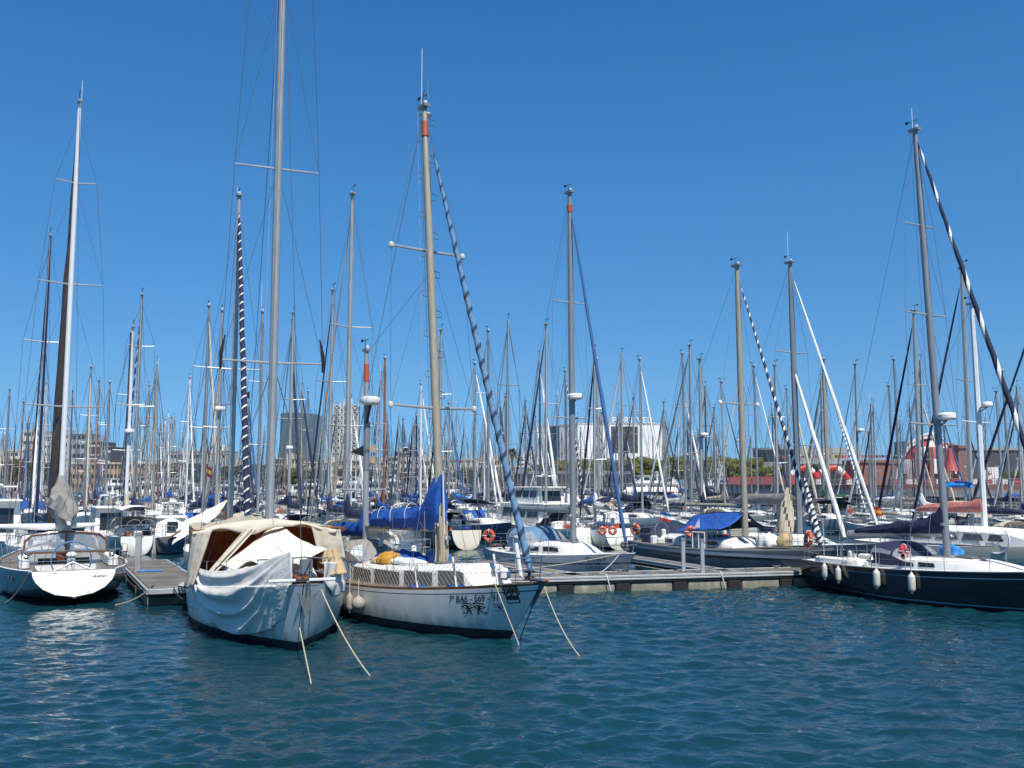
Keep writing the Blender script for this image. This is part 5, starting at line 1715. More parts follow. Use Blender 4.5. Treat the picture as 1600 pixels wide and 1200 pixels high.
# ---- masts that can be told apart farther in
# label, x base, y top, distance, direction, keywords
CAT = [
 ('slim navy sparred sloop beside the far left white awning boat', 55, 370, 48, 'L', dict(mastm='stripe', mr=.085, jib='navy', jr=.05, spr=[532])),
 ('grey masted sloop nearest the left picture edge', 5, 608, 92, 'R', dict(mastm='alumid')),
 ('sloop with rust red mast before the far left trees', 28, 628, 110, 'L', dict(mastm='redspar', cover='maroon')),
 ('white masted sloop with white jib stretched far left', 62, 598, 96, 'L', dict(mastm='whitespar', jib='sailwhite')),
 ('brown masted sloop between the navy spar and the grey stern sloop', 105, 610, 104, 'R', dict(mastm='woodmast', cover='sailcream')),
 ('grey masted sloop with high thin mast right of the brown sail', 132, 573, 80, 'R', dict(mastm='alumid', jib='sailcream')),
 ('varnished masted sloop with white lamps before the brown brick building', 146, 595, 100, 'L', dict(mastm='woodmast', cover='navy')),
 ('slender grey sloop left of the white mast with radar', 163, 597, 86, 'R', dict(mastm='alumid', cover='blue')),
 ('sloop with bright blue furled jib and blue mast bag at far left', 131, 640, 98, 'R', dict(mastm='alu', jib='midblue', cover='cyan', jr=.13)),
 ('dark masted sloop right behind the white mast with radar', 193, 520, 66, 'R', dict(mastm='darkspar', cover='navy', hullm='bluehull')),
 ('grey sloop with blue and white spiral jib leaning left', 207, 462, 56, 'L', dict(mastm='alumid', jib='midblue', j2='sailwhite', turns=16, spr=[540, 632], cover='navy')),
 ('tan masted sloop just right of the blue spiral jib', 226, 602, 98, 'R', dict(mastm='aluold', cover='sailcream')),
 ('white masted sloop before the brown brick building end', 254, 655, 112, 'R', dict(mastm='whitespar', cover='navy')),
 ('tan masted sloop before the grey palace left end', 263, 652, 108, 'L', dict(mastm='aluold', cover='blue')),
 ('pale thin masted sloop before the grey palace', 290, 590, 88, 'R', dict(mastm='whitespar', jib='sailwhite', cover='navy')),
 ('grey sloop flying small flags left of the mushroom radar', 316, 478, 60, 'R', dict(mastm='alumid', cover='navy', jib='sailcream', spr=[572, 665])),
 ('sloop with mushroom radar and white mast light left of the navy striped jib', 337, 485, 55, 'R', dict(mastm='alu', radar=dict(f=.535, dx=.1, r=.34), spr=[664])),
 ('grey masted sloop with thick navy jib laced in white left of the covered boat', 358, 305, 40, 'R', dict(mastm='alu', jib='navy', j2='sailwhite', turns=34, jr=.15, spr=[572], L=10.4, frac=.14, cover='sailgrey', mr=.12, head=(.42, -.9), ant=.4)),
 ('grey sloop with aerial just left of the tall mast over the tarpaulin', 402, 487, 60, 'R', dict(mastm='alumid', cover='navy', ant=2.0)),
 ('grey sloop with white radar standing before the blue glass tower', 450, 490, 60, 'L', dict(mastm='alu', radar=dict(f=.35, dx=.1, r=.22), cover='navy', spr=[622])),
 ('small grey sloop at the right edge of the blue glass tower', 478, 612, 100, 'R', dict(mastm='alumid', cover='sailcream')),
 ('grey sloop with thin navy jib leaning left between the two towers', 512, 455, 52, 'L', dict(mastm='alu', jib='navy', jr=.07, spr=[594], cover='navy')),
 ('tall grey sloop with navy boom cover leaning before the lattice tower', 540, 305, 43, 'L', dict(mastm='alu', mr=.115, jib='sailcream', jr=.05, spr=[508, 660], cover='navy', L=11.0)),
 ('sloop with red brown wooden mast right of the lattice tower', 599, 560, 78, 'R', dict(mastm='woodmast', cover='maroon', spr=[700])),
 ('white and blue masted sloop left of the ketch main mast', 657, 600, 96, 'R', dict(mastm='whitespar', cover='blue', jib='sailwhite')),
 ('dark masted sloop a little left of the white and blue mast', 628, 655, 112, 'L', dict(mastm='darkspar', cover='navy')),
 ('navy sparred sloop close left of the ketch main mast', 650, 650, 106, 'R', dict(mastm='stripe', cover='blue')),
 ('grey sloop close right of the ketch main mast with spreaders', 701, 630, 100, 'R', dict(mastm='alu', jib='midblue', cover='navy')),
 ('sloop with white jib running down right beside the ketch jib', 742, 568, 74, 'R', dict(mastm='alu', jib='sailwhite', jr=.13, cover='cyan', L=10)),
 ('tall grey sloop behind the spiral jib of the ketch', 763, 517, 66, 'R', dict(mastm='alumid', spr=[613], cover='sailgrey')),
 ('grey sloop beside the palm tree', 790, 620, 105, 'R', dict(mastm='alumid', cover='navy')),
 ('sloop with black and white striped jib left of the pale grey sloop mast', 885, 580, 86, 'R', dict(mastm='alumid', jib='stripe', j2='sailwhite', turns=22)),
 ('slender sloop at the grey corner of the white hall', 838, 650, 112, 'R', dict(mastm='alu', jib='sailwhite', cover='blue')),
 ('grey sloop just right of the blue jib before the white hall', 936, 562, 72, 'R', dict(mastm='alu', cover='blue', spr=[632])),
 ('tan wooden masted sloop before the white hall left of the dark banner', 941, 645, 108, 'L', dict(mastm='aluold', cover='navy')),
 ('sloop with thin navy jib leaning left under the PORT VELL sign', 991, 622, 108, 'L', dict(mastm='alu', jib='navy', jr=.1, cover='blue')),
 ('sloop with white jib leaning right before the dark banner', 1004, 562, 78, 'R', dict(mastm='alu', jib='sailwhite', jr=.12, cover='navy')),
 ('sloop with navy jib leaning left at the right edge of the white hall', 1039, 628, 108, 'L', dict(mastm='alumid', jib='navy', jr=.1, cover='blue')),
 ('leaning grey sloop left of the tall pair before the pines', 1072, 553, 78, 'R', dict(mastm='alumid', cover='sailwhite')),
 ('grey sloop with long grey jib leaning left before the pines', 1081, 540, 74, 'L', dict(mastm='alumid', jib='sailgrey', jr=.12, L=11)),
 ('grey sloop with radar bracket and flat scanner on its mast before the pines', 1097, 562, 66, 'L', dict(mastm='alu', mr=.13, radar=dict(f=.52, dx=-.4, r=.3), spr=[680], cover='navy')),
 ('small grey sloop right of the mast with radar bracket', 1118, 637, 108, 'L', dict(mastm='alumid', jib='navy', jr=.09)),
 ('grey sloop with dark blue stay left of the royal blue awning mast', 1133, 597, 90, 'R', dict(mastm='alu', cover='sailcream', jib='navy', jr=.06)),
 ('grey sloop with white jib right of the navy spiral jib', 1185, 572, 84, 'R', dict(mastm='alumid', jib='sailwhite', jr=.08, cover='sailwhite')),
 ('small sloop with crosstrees left of the grey blue mast with white jib', 1236, 608, 100, 'R', dict(mastm='alu', spr=[648], cover='maroon')),
 ('thick tan wooden masted sloop with pale blue banded jib before the drum building', 1296, 562, 76, 'R', dict(mastm='aluold', mr=.17, jib='sailwhite', j2='bluefade', turns=30, jr=.09, cover='sailgrey')),
 ('small sloop with white radar left of the thick tan mast', 1287, 660, 114, 'L', dict(mastm='aluold', radar=dict(f=.6, dx=-.2, r=.3))),
 ('grey sloop with round white radar and tan jib before the flags', 1343, 570, 80, 'L', dict(mastm='alumid', jib='sailcream', jr=.06, radar=dict(f=.55, dx=-.4, r=.32), cover='sailgrey')),
 ('small bare grey sloop right of the long white jib', 1362, 675, 118, 'R', dict(mastm='alu')),
 ('grey sloop before the terracotta block', 1398, 603, 94, 'R', dict(mastm='alumid', cover='blue')),
 ('grey sloop with thin mast left of the checkered dome', 1408, 562, 84, 'R', dict(mastm='alumid', cover='sailwhite')),
 ('tall grey sloop with navy jib leaning left before the checkered dome', 1440, 487, 58, 'L', dict(mastm='alu', jib='navy', jr=.12, spr=[600], cover='sailwhite', mr=.12)),
 ('tall grey sloop with navy jib leaning left behind the navy sloop mast', 1520, 420, 50, 'L', dict(mastm='alu', jib='navy', jr=.1, spr=[592], cover='navy', mr=.12, bimini=None)),
 ('grey sloop at far right before the long dark hall', 1580, 580, 80, 'R', dict(mastm='alumid', spr=[660], cover='navy')),
 ('slender grey sloop with lamps left of the far right sloop', 1568, 612, 88, 'R', dict(mastm='alu', cover='sailcream')),
 ('dark blue sloop with broad navy boom cover at the right edge', 1640, 470, 47, 'L', dict(mastm='alu', cover='navy', jib='navy', hullm='bluehull', L=11)),
]
M['redspar'] = mat('rust_red_spar', (.28, .05, .05), .45, var=.2)
for i, (lab, xb, yt, Y, d, kw) in enumerate(CAT):
    kw = dict(kw); fr_ = kw.pop('frac', None)
    if fr_: 
        jb = dict(m=kw.pop('jib'), m2=kw.pop('j2'), r=kw.pop('jr') * .66 , turns=kw.pop('turns'), frac=fr_)
        b = cat_boat(lab, xb, yt, Y, d, **kw, **{})
        a = Vector((b['H'].L / 2 - .12, 0, b['H'].sheer(1) + .35)); e = b['mp'](.97)
        fm_ = furled_mesh(a, a.lerp(e, .97), jb['r'], jb['m'], jb['m2'], jb['turns'], jb['frac'], n=12, rings=300)
        fm_.build('furled_jib', b['root'])
    else:
        r_ = random.Random(i + 50)
        if 'dodger' not in kw and Y < 75 and r_.random() < .75:
            kw['dodger'] = dict(x=-.2 * 9, L=1.2, W=2.1, H=.75, m=r_.choice(['navy', 'navy', 'blue', 'sailgrey', 'sailcream']))
        if 'hullm' not in kw:
            kw['hullm'] = r_.choice(['white'] * 7 + ['cream', 'lighthull', 'bluehull'])
        b = cat_boat(lab, xb, yt, Y, d, **kw)
    if Y < 75: gear(b, 4, i + 20)
# white mast sloop with radar and cream hard top at the right, in front of the others
b9 = cat_boat('white masted sloop with radar and cream arched cabin at the right edge', 1540, 475, 44, head=(.55, -.83), mastm='whitespar', mr=.13, spr=[648], radar=dict(f=.575, dx=.45, r=.24), sprm='whitespar', hullm='cream', cabin=None, cover=None, boom=dict(m='pink', len=3.6, z=1.5, collar=.2, h0=.6, h1=.3, w=.32), L=11, lod=1)
q = MB()
zz = 1.05
prof = [(-1.25, 0), (-1.2, .75), (-1.0, .95), (0, 1.05), (1.0, .95), (1.2, .75), (1.25, 0)]
rows = [[Vector((x, y * k, zz + z * hh)) for y, z in prof] for x, k, hh in ((4.3, .5, .2), (3.4, .75, .35), (2.4, .95, .72), (.3, 1, .78), (-2.2, 1, .78))]
q.grid(rows, 'whitedeck'); cb = q.build('deckhouse', b9['root'])
for (xa, xc) in ((2.3, 1.6), (1.4, .4), (.2, -.9), (-1.1, -2.0)):
    for s_ in (1, -1):
        q = MB(); q.grid([[(xa, s_ * 1.245, zz + .22), (xc, s_ * 1.255, zz + .22)], [(xa - .12, s_ * 1.235, zz + .5), (xc + .08, s_ * 1.24, zz + .52)]], 'windowgrey'); q.build('window', cb)
q = MB()
for s_ in (1, -1):
    q.torus((2.0, s_ * 1.3, zz + .3), .6, .05, 'whitespar', axis=(0, 1, 0), n=14, k=6, a0=0, a1=math.pi)
q.build('cabin_arch', b9['root'])
heap('cyan_cover', 'bright blue crumpled cover on the boom beside the white mast', 'cover', b9, (-.7, .3, 3.6), .8, .35, .3, 'cyan', 3)
# tender and cream awning near the white mast
def far_box_tent(name, label, cat, px, py, Y, sx, sy, sz, m):
    p = at(px, py, Y)
    t = MB()
    t.grid([[(-sx, -sy, 0), (-sx * .9, -sy * .9, sz * .8), (0, -sy * .8, sz), (sx * .9, -sy * .9, sz * .8), (sx, -sy, 0)], [(-sx, sy, 0), (-sx * .9, sy * .9, sz * .8), (0, sy * .8, sz), (sx * .9, sy * .9, sz * .8), (sx, sy, 0)]], m)
    for y, kk in ((-sy, 1), (sy, 1)):
        t.face([(-sx, y, 0), (sx, y, 0), (sx * .9, y * .9, sz * .8), (0, y * .8, sz), (-sx * .9, y * .9, sz * .8)][::1 if y < 0 else -1], m)
    return tag(t.build(name, None, loc=p), label, cat)

# ================================================================ motor boats
def make_motor(label, xpx, Y, L, head, hullm='white', style=0, B=None, fly=True, name='motor_yacht', cat='motor boat', winm='window', trim=None, group=None):
    p = wpx(xpx, Y)
    hd = Vector((head[0], head[1], 0)).normalized()
    ang = math.atan2(hd.y, hd.x)
    B = B or L * .31
    root = thing(name, label, cat, (p.x, p.y, 0), ang, group)
    H = Hull(L, B, fs=L * .085, fm=L * .1, fb=L * .15, tw=.88, pm=.35, rb=L * .09, rs=0, ws=.75, wm=.93, wb=.4, be=2.6)
    hull_mesh(H, hullm, trim, 'antifoul', ns=12, boot=.08).build('hull', root)
    deck_mesh(H, 'whitedeck', None, ns=10).build('deck', root)
    z = H.fm
    tiers = [(-.36, .2, .8, L * .12, .6), (-.3, .05, .62, L * .09, .5)] if fly else [(-.2, .18, .72, L * .17, .3)]
    for k, (a, b_, wf, hh, sl) in enumerate(tiers):
        q = MB()
        xa, xb = a * L, b_ * L
        wdt = B / 2 * wf
        rows = []
        for x, zf, ins in ((0, 0, 0), (0, .5, .04), (0, 1, .1)):
            f = hh * zf
            rows.append([(xa + f * .15, wdt * (1 - ins), z + f), (xb - f * sl * 1.2, wdt * (1 - ins), z + f), (xb - f * sl * 1.2 + .35, 0, z + f), (xb - f * sl * 1.2, -wdt * (1 - ins), z + f), (xa + f * .15, -wdt * (1 - ins), z + f)])
        q.grid(rows[::-1], 'whitedeck', cv=True)
        q.face([(p_[0] - .0, p_[1], p_[2]) for p_ in rows[-1]][::-1], 'whitedeck')
        q.box(((xa + xb) / 2 - hh * sl * .5, 0, z + hh + .04), ((xb - xa) * 1.02, wdt * 2.0, .09), 'whitedeck', bev=.03)
        cab = q.build('superstructure' if k == 0 else 'flybridge', root)
        for s_ in (1, -1):
            n_ = 3
            for i in range(n_):
                x0 = xa + .3 + (xb - hh * sl - xa - .5) * i / n_; x1 = xa + .3 + (xb - hh * sl - xa - .5) * (i + .82) / n_
                w_ = MB(); w_.grid([[(x0, s_ * (wdt * .97 + .012), z + hh * .38), (x1, s_ * (wdt * .97 + .012), z + hh * .38)], [(x0, s_ * (wdt * .925 + .012), z + hh * .82), (x1, s_ * (wdt * .925 + .012), z + hh * .82)]], winm)
                w_.build('window', cab)
        w_ = MB()
        fx = lambda f: xb - hh * f * sl * 1.2
        w_.grid([[(fx(.35) + .03, wdt * .85, z + hh * .35), (fx(.35) + .36, 0, z + hh * .35), (fx(.35) + .03, -wdt * .85, z + hh * .35)], [(fx(.85) + .03, wdt * .8, z + hh * .85), (fx(.85) + .36, 0, z + hh * .85), (fx(.85) + .03, -wdt * .8, z + hh * .85)]], winm)
        w_.build('windscreen', cab)
        w_ = MB(); w_.grid([[(xa - .012, wdt * .7, z + .15), (xa - .012, -wdt * .7, z + .15)], [(xa + hh * .12 - .012, wdt * .66, z + hh * .8), (xa + hh * .12 - .012, -wdt * .66, z + hh * .8)]], winm); w_.build('door', cab)
        z += hh + .08
    q = MB(); q.tube([(-.2 * L, B * .3, z - .1), (-.22 * L, B * .26, z + .7), (-.22 * L, -B * .26, z + .7), (-.2 * L, -B * .3, z - .1)], .05, 'whitespar', n=6)
    q.lathe([(.2, 0), (.24, .06), (.18, .13), (0, .15)], (-.22 * L, 0, z + .72), 'radome', n=10); q.build('radar_arch', root)
    rail_mesh(H, -.3 * L, .4 * L, 4, wr=.012, pushpit=False, hgt=.55).build('guard_rail', root)
    taken.append((p.x, p.y, L))
    return root, H, ang
make_motor('small cabin boat with pale wheelhouse and two dark windows beside the left pontoon', 267, 54, 7.0, (.3, -.95), hullm='bluehull', fly=False, name='cabin_boat')
make_motor('white stepped flybridge yacht beyond the ketch jib', 822, 66, 11, (-.5, .87))
make_motor('old white motor yacht with varnished wheelhouse and blue hull at the left edge', -8, 53, 10.5, (-.5, .87), hullm='bluehull', fly=False, trim='wood')
make_motor('low white day boat with clear screen before the brown brick building', 168, 60, 8.5, (-.5, .87), fly=False)
q = MB()   # inflatable tender
def rib(label, px, py, m, rz, s=1.0, floorm='sailgrey'):
    p = onz(px, py, 0.0)
    t = thing('inflatable_dinghy', label, 'dinghy', (p.x, p.y, 0), rz)
    q = MB()
    pts = [(-1.5, -.6, .3), (.4, -.62, .32), (1.2, -.45, .4), (1.6, 0, .5), (1.2, .45, .4), (.4, .62, .32), (-1.5, .6, .3)]
    q.tube([tuple(c * s for c in pp) for pp in pts], [.2 * s, .23 * s, .23 * s, .22 * s, .23 * s, .23 * s, .2 * s], m, n=10); q.build('tube', t)
    q = MB(); q.box((-.2 * s, 0, .18 * s), (2.6 * s, .9 * s, .1), floorm, bev=.02); q.build('floor', t)
    q = MB(); q.box((-1.55 * s, 0, .55 * s), (.3, .28, .45), 'black', bev=.08); q.box((-1.6 * s, 0, .1), (.1, .1, .7), 'black'); q.build('outboard_motor', t)
rib('grey inflatable dinghy afloat at the stern of the blue grey sloop', 1018, 868, 'sailgrey', 2.6, 1.0)
rib('bright orange inflatable dinghy beside the bow of the grey stern sloop', 33, 862, 'orange', 2.2, 1.3, 'orange')
far_box_tent('boat_tent', 'cream box shaped tent on a boat right of the navy sloop mast', 'tent', 1506, 806, 62, 1.1, 1.5, .95, 'sailcream')
far_box_tent('boat_cover', 'navy cover over a boat beside the royal blue awning', 'cover', 1050, 842, 50, 1.5, 2.0, .75, 'navy')
far_box_tent('boat_tent', 'white tent over a boat beyond the pale grey sloop mast', 'tent', 962, 817, 64, .8, 1.0, .75, 'sailwhite')
far_box_tent('boat_cover', 'long white boat cover beyond the stepped flybridge yacht', 'cover', 858, 790, 100, 2.5, 1.6, 1.5, 'sailwhite')
# raised white awning left of the covered boat
qa = [at(268, 852, 37.5), at(286, 818, 38.3), at(356, 781, 39.6), at(330, 812, 38.6)]
def awl(u, v):
    p = qa[0].lerp(qa[1], u).lerp(qa[3].lerp(qa[2], u), v) if False else qa[0].lerp(qa[3], v).lerp(qa[1].lerp(qa[2], v), u)
    return p + Vector((0, 0, .1 * math.sin(u * 7) * (1 - v) - .12 * math.sin(math.pi * u) + .05 * noise3(u * 4, v * 4, 3)))
sheet('raised_awning', 'white awning pulled up at a slant left of the covered boat', 'awning', awl, 16, 16, 'canvasbright')
q = MB(); q.tube([at(262, 842, 38.4), at(355, 782, 39.6)], .04, 'wood', n=6); q.tube([at(350, 785, 39.6), at(350, 840, 39.6)], .035, 'wood', n=6)
tag(q.build('awning_pole', None), 'slanting wooden pole under the white awning left of the covered boat', 'pole')
# flags
def flag(label, px, py, Y, cols, w_=.9, h=.6, name='ensign'):
    p = at(px, py, Y)
    t = thing(name, label, 'flag', p)
    q = MB()
    n = len(cols)
    for k, c in enumerate(cols):
        P = [[(w_ * i / 8, .08 * math.sin(i * .9), h * (k + j) / n - h / 2 - .15 * (i / 8)) for j in (0, 1)] for i in range(9)]
        q.grid(P, c)
    q.build('cloth', t)
    q = MB(); q.tube([(0, 0, -h * 1.2), (0, 0, h * .6)], .015, 'wood', n=5); q.build('staff', t)
M['flagyel'] = mat('flag_yellow', (.6, .38, .03), .8)
flag('red and yellow ensign left of the mushroom radar mast', 322, 735, 55, ['maroon', 'gold', 'maroon'], .3, .6)
flag('red and yellow ensign on a stern right of the long white jib', 1360, 797, 60, ['red', 'flagyel', 'red'], .7, .5)
flag('blue white and red ensign on a stern left of the navy boat cover', 1032, 806, 55, ['red', 'sailwhite', 'blue'], .6, .5)
def pennant(label, px, py, Y, m, s=.45):
    p = at(px, py, Y)
    q = MB(); q.prism([(0, 0, -s * .5), (0, 0, s * .5), (-s * 1.2, .05, -.05)], (0, .015, 0), m)
    tag(q.build('pennant', None, loc=p), label, 'flag')
pennant('black pennant flying above the mizzen spreader of the ketch', 572, 704, 30, 'black', .42)
pennant('small tan pennant right of the mizzen mast', 587, 700, 31, 'canvastan', .3)
pennant('small tan pennant low on the right mizzen shroud', 585, 718, 31, 'canvastan', .28)
pennant('dark pennant high between the navy striped jib and the tall mast', 390, 617, 45, 'black', .35)

# ================================================================ the dense rows behind
ZONES = [(0, 60, 'before cream apartments'), (60, 115, 'before pale flats'), (115, 200, 'before brick warehouse left'), (200, 266, 'before brick warehouse right'), (266, 335, 'before grey palace'),
 (335, 437, 'between palace and glass tower'), (437, 496, 'below glass tower'), (496, 516, 'between the towers'), (516, 562, 'below lattice tower'), (562, 690, 'before tan houses'), (690, 750, 'before teal building'), (750, 846, 'near the palm'),
 (846, 905, 'below teal banner'), (905, 1042, 'below PORT VELL sign'), (1042, 1180, 'before round pines'), (1180, 1340, 'before drum building'), (1340, 1400, 'before terracotta block'), (1400, 1500, 'before checkered dome'), (1500, 1700, 'before dark hall'), (-200, 0, 'at left edge')]
def zone(px):
    for a, b, n in ZONES:
        if a <= px < b: return n
    return 'among the far rows'
FT = []     # templates: list of parts with meshes
def far_template(k):
    L = 7.3 + (k % 4) * .6
    r_ = random.Random(k)
    H = Hull(L, L * .31, fs=1.0, fm=.95, fb=1.25, tw=.72, ws=.35)
    parts = []
    hm = hull_mesh(H, 'white', None, 'antifoul', ns=8)
    dk = deck_mesh(H, 'whitedeck', None, ns=8)
    o = len(hm.v); hm.v += dk.v; hm.f += [tuple(i + o for i in f) for f in dk.f]; wi = hm.mi('whitedeck'); hm.m += [wi] * len(dk.f)
    parts.append(('hull', hm))
    cb = cabin_mesh(H, -.19 * L, .2 * L, .6, .45, 'whitedeck', 1.2, 6)
    for s_ in (1, -1):
        w_ = cabin_window(H, -.15 * L, .1 * L, s_, .6, .45, x1=.2 * L, slope=1.2)
        o = len(cb.v); cb.v += w_.v; cb.f += [tuple(i + o for i in f) for f in w_.f]; wi = cb.mi('window'); cb.m += [wi] * len(w_.f)
    parts.append(('cabin', cb))
    mx = .07 * L; zt = L * 1.68; z0 = 1.35
    mb = MB(); mb.tube([(mx, 0, z0), (mx - .06, 0, z0 + (zt - z0) * .6), (mx - .12, 0, zt)], [.1, .095, .065], 'alu', n=6)
    spr = [(.36, L * .105), (.66, L * .09)] if k % 3 else [(.5, L * .1)]
    for f, hw in spr:
        q0 = Vector((mx - .1 * f, 0, z0 + (zt - z0) * f))
        mb.tube([q0 + Vector((-.1, hw, .05)), q0, q0 + Vector((-.1, -hw, .05))], .032, 'alu', n=4)
    mb.tube([(mx - .2, 0, zt), (mx - .2, 0, zt + .45)], .02, 'black', n=4); mb.tube([(mx - .45, 0, zt + .4), (mx, 0, zt + .4)], .02, 'black', n=4)
    if k % 4 == 1: mb.tube([(mx - .1, .05, zt), (mx - .1, .05, zt + 1.1)], .018, 'radome', n=4)
    if k % 5 == 2: mb.lathe([(0, -.1), (.25, -.11), (.3, -.05), (.3, .06), (0, .14)], (mx + .35, 0, z0 + (zt - z0) * .45), 'radome', n=10)
    parts.append(('mast', mb))
    parts.append(('rigging', fill_rig(H, dict(nhal=1), mx, z0, zt, .12, .021, spr, L / 2 - .1, -L / 2)))
    if k % 6 != 5:
        parts.append(('furled_jib', furled_mesh((L / 2 - .1, 0, 1.6), Vector((mx - .1, 0, z0 + (zt - z0) * .94)), .1, 'sailwhite', n=6, rings=8)))
    zb = z0 + .75; bl = L * .38
    cv = sail_cover_mesh(mx - .05, mx - bl * .95, zb + .05, 'navy', collar=(.8, .5, .3, .65)[k % 4], h0=(.5, .4, .6)[k % 3], h1=.25, wdt=.2, n=8, seed=k)
    cv.tube([(mx, 0, zb), (mx - bl, 0, zb)], .07, 'alu', n=5)
    parts.append(('sail_cover', cv))
    if k % 2 == 0:
        q = MB()
        rows = []
        for x, kk in ((-.2 * L + 1.3, .05), (-.2 * L + .6, .85), (-.2 * L, 1.0)):
            rows.append([(x, 1.1 * math.cos(math.pi * j / 8), 1.25 + .85 * kk * max(0.0, math.sin(math.pi * j / 8)) ** .6) for j in range(9)])
        q.grid(rows, 'navy'); parts.append(('sprayhood', q))
    if k % 3 == 1:
        q = MB(); q.grid([[(x, 1.1 * math.cos(math.pi * j / 6), 2.5 + .25 * math.sin(math.pi * j / 6)) for j in range(7)] for x in (-.46 * L, -.3 * L, -.2 * L)], 'navy'); parts.append(('bimini', q))
    parts.append(('guard_rail', rail_mesh(H, -.42 * L, .38 * L, 4, wr=.016, hgt=.6)))
    if k % 4 in (0, 3):
        q = MB(); q.torus((-L * .47, .6, 1.45), .2, .08, 'orange', axis=(1, 0, 0), n=10, k=5); parts.append(('lifebuoy', q))
    if k % 5 in (1, 4):
        q = MB(); q.box((-L * .5, -.5, 1.2), (.35, .3, .6), 'black', bev=.08); parts.append(('outboard_motor', q))
    if k % 3 == 0:
        q = MB(); q.box((.32 * L, 0, 1.35), (.9, .7, .35), 'sailgrey', bev=.12); parts.append(('deck_bag', q))
    for s_ in (1, -1):
        if (k + s_) % 3: 
            for x in (-.25 * L, .1 * L):
                q = MB(); e = H.edge(x, s_); q.lathe([(0, 0), (.1, .08), (.11, .4), (0, .5)], (e.x, e.y + s_ * .1, .45), 'fender', n=6); parts.append(('fender', q))
    t = []
    for nm, b in parts:
        o = b.build(nm)
        t.append((nm, o.data)); bpy.data.objects.remove(o)
    return t, L
for k in range(12):
    FT.append(far_template(k))
HC = [('white', 'white', 10), ('cream', 'cream', 2), ('blue', 'bluehull', 1), ('pale grey', 'lighthull', 1), ('dark red', 'redhull', .5), ('navy', 'navyhull', 1)]
MC = [('grey', 'alu', 6), ('dull grey', 'alumid', 5), ('white', 'whitespar', 3), ('tan', 'aluold', 3), ('brown', 'woodmast', 1.2), ('dark', 'darkspar', .8)]
CC = [('navy', 'navy', 6), ('royal blue', 'blue', 4), ('white', 'sailwhite', 3), ('cream', 'sailcream', 3), ('grey', 'sailgrey', 2), ('maroon', 'maroon', .8), ('green', 'green', .6), ('bright blue', 'cyan', .8)]
JC = [('white', 'sailwhite', 7), ('navy', 'navy', 3), ('cream', 'sailcream', 3), ('blue', 'midblue', 1.5)]
def pick(T):
    return rng.choices(T, [t[2] for t in T])[0]
used_labels = set()
nf = 0
def far_boat(X, Y, scale, d, template):
    global nf
    t, L = FT[template]
    px = proj((X, Y, 2))[0]
    z = zone(px)
    row = 'nearer rows' if Y < 100 else ('middle rows' if Y < 140 else ('far rows' if Y < 185 else 'farthest rows'))
    for _ in range(400):
        hc, mc, cc, jc = pick(HC), pick(MC), pick(CC), pick(JC)
        hasj = any(nm == 'furled_jib' for nm, _m in t)
        lab = f"{hc[0]} sloop, {mc[0]} mast, {cc[0]} boom cover" + (f", {jc[0]} jib" if hasj else ', bare forestay') + f", {row} {z}"
        if len(lab.split()) > 16: lab = lab.replace(' rows ', ' row ').replace(' boom cover', ' cover').replace('middle row ', '').replace('farthest row ', '')
        if len(lab.split()) > 16: continue
        if lab not in used_labels: break
    used_labels.add(lab)
    hd = AX if d > 0 else LAX
    a = rng.uniform(-.22, .22)
    ang = math.atan2(hd.y, hd.x) + a
    root = thing('sailboat', lab, 'sailboat', (X, Y, 0), ang, 'sailboats in the dense rows behind')
    root.scale = (scale,) * 3
    for nm, me in t:
        o = bpy.data.objects.new(nm, me); C.objects.link(o); o.parent = root
        m = {'hull': hc[1], 'mast': mc[1], 'sail_cover': cc[1], 'sprayhood': cc[1], 'bimini': cc[1], 'furled_jib': jc[1]}.get(nm)
        if m:
            o.material_slots[0].link = 'OBJECT'; o.material_slots[0].material = M[m]
    nf += 1
rows_Y = [72, 86, 101, 117, 134, 152, 171, 191, 212, 232]
for ri, Y0 in enumerate(rows_Y):
    half = Y0 * .56
    X = -half + rng.uniform(0, 4)
    k = 0
    while X < half:
        Yj = Y0 + rng.uniform(-2.5, 2.5)
        px = proj((X, Yj, 2))[0]
        blocked = any((X - a) ** 2 + (Yj - b) ** 2 < (3.4) ** 2 for a, b, _ in taken)
        if px > 1120 and Yj > 128 - (px - 1120) * .03: blocked = True
        if Y0 < 80 and rng.random() < .45: blocked = True
        if nf >= 232: blocked = True
        if 425 < px < 570 and Y0 > 95 and rng.random() < .3: blocked = True
        if 835 < px < 1060 and Y0 > 90 and rng.random() < .35: blocked = True
        if not blocked:
            far_boat(X, Yj, rng.uniform(.72, 1.12) * (1.0 if rng.random() > .07 else 1.2), 1 if (ri + (rng.random() < .25)) % 2 else -1, rng.randrange(12))
        X += rng.uniform(3.3, 5.0) * (1.0 if Y0 < 130 else 1.2)
print('far boats', nf)
for k, (px, Y, L_) in enumerate(((175, 205, 15), (230, 222, 17), (262, 238, 14), (296, 246, 16), (345, 225, 14), (395, 243, 16), (470, 248, 15), (560, 240, 17), (590, 246, 16), (618, 238, 19), (655, 247, 18), (715, 240, 16), (1000, 205, 17), (1052, 215, 16), (1110, 212, 15))):
    make_motor(['big white yacht', 'two decked yacht', 'white motor cruiser'][k % 3] + f" {['dark windowed', 'with radar arch'][k % 2]} at far quay " + zone(px) + ['', ', the nearer', ', the smaller'][k // 5], px, Y, L_, (1 if k % 2 else -1, rng.uniform(-.2, .2)), name='motor_yacht')
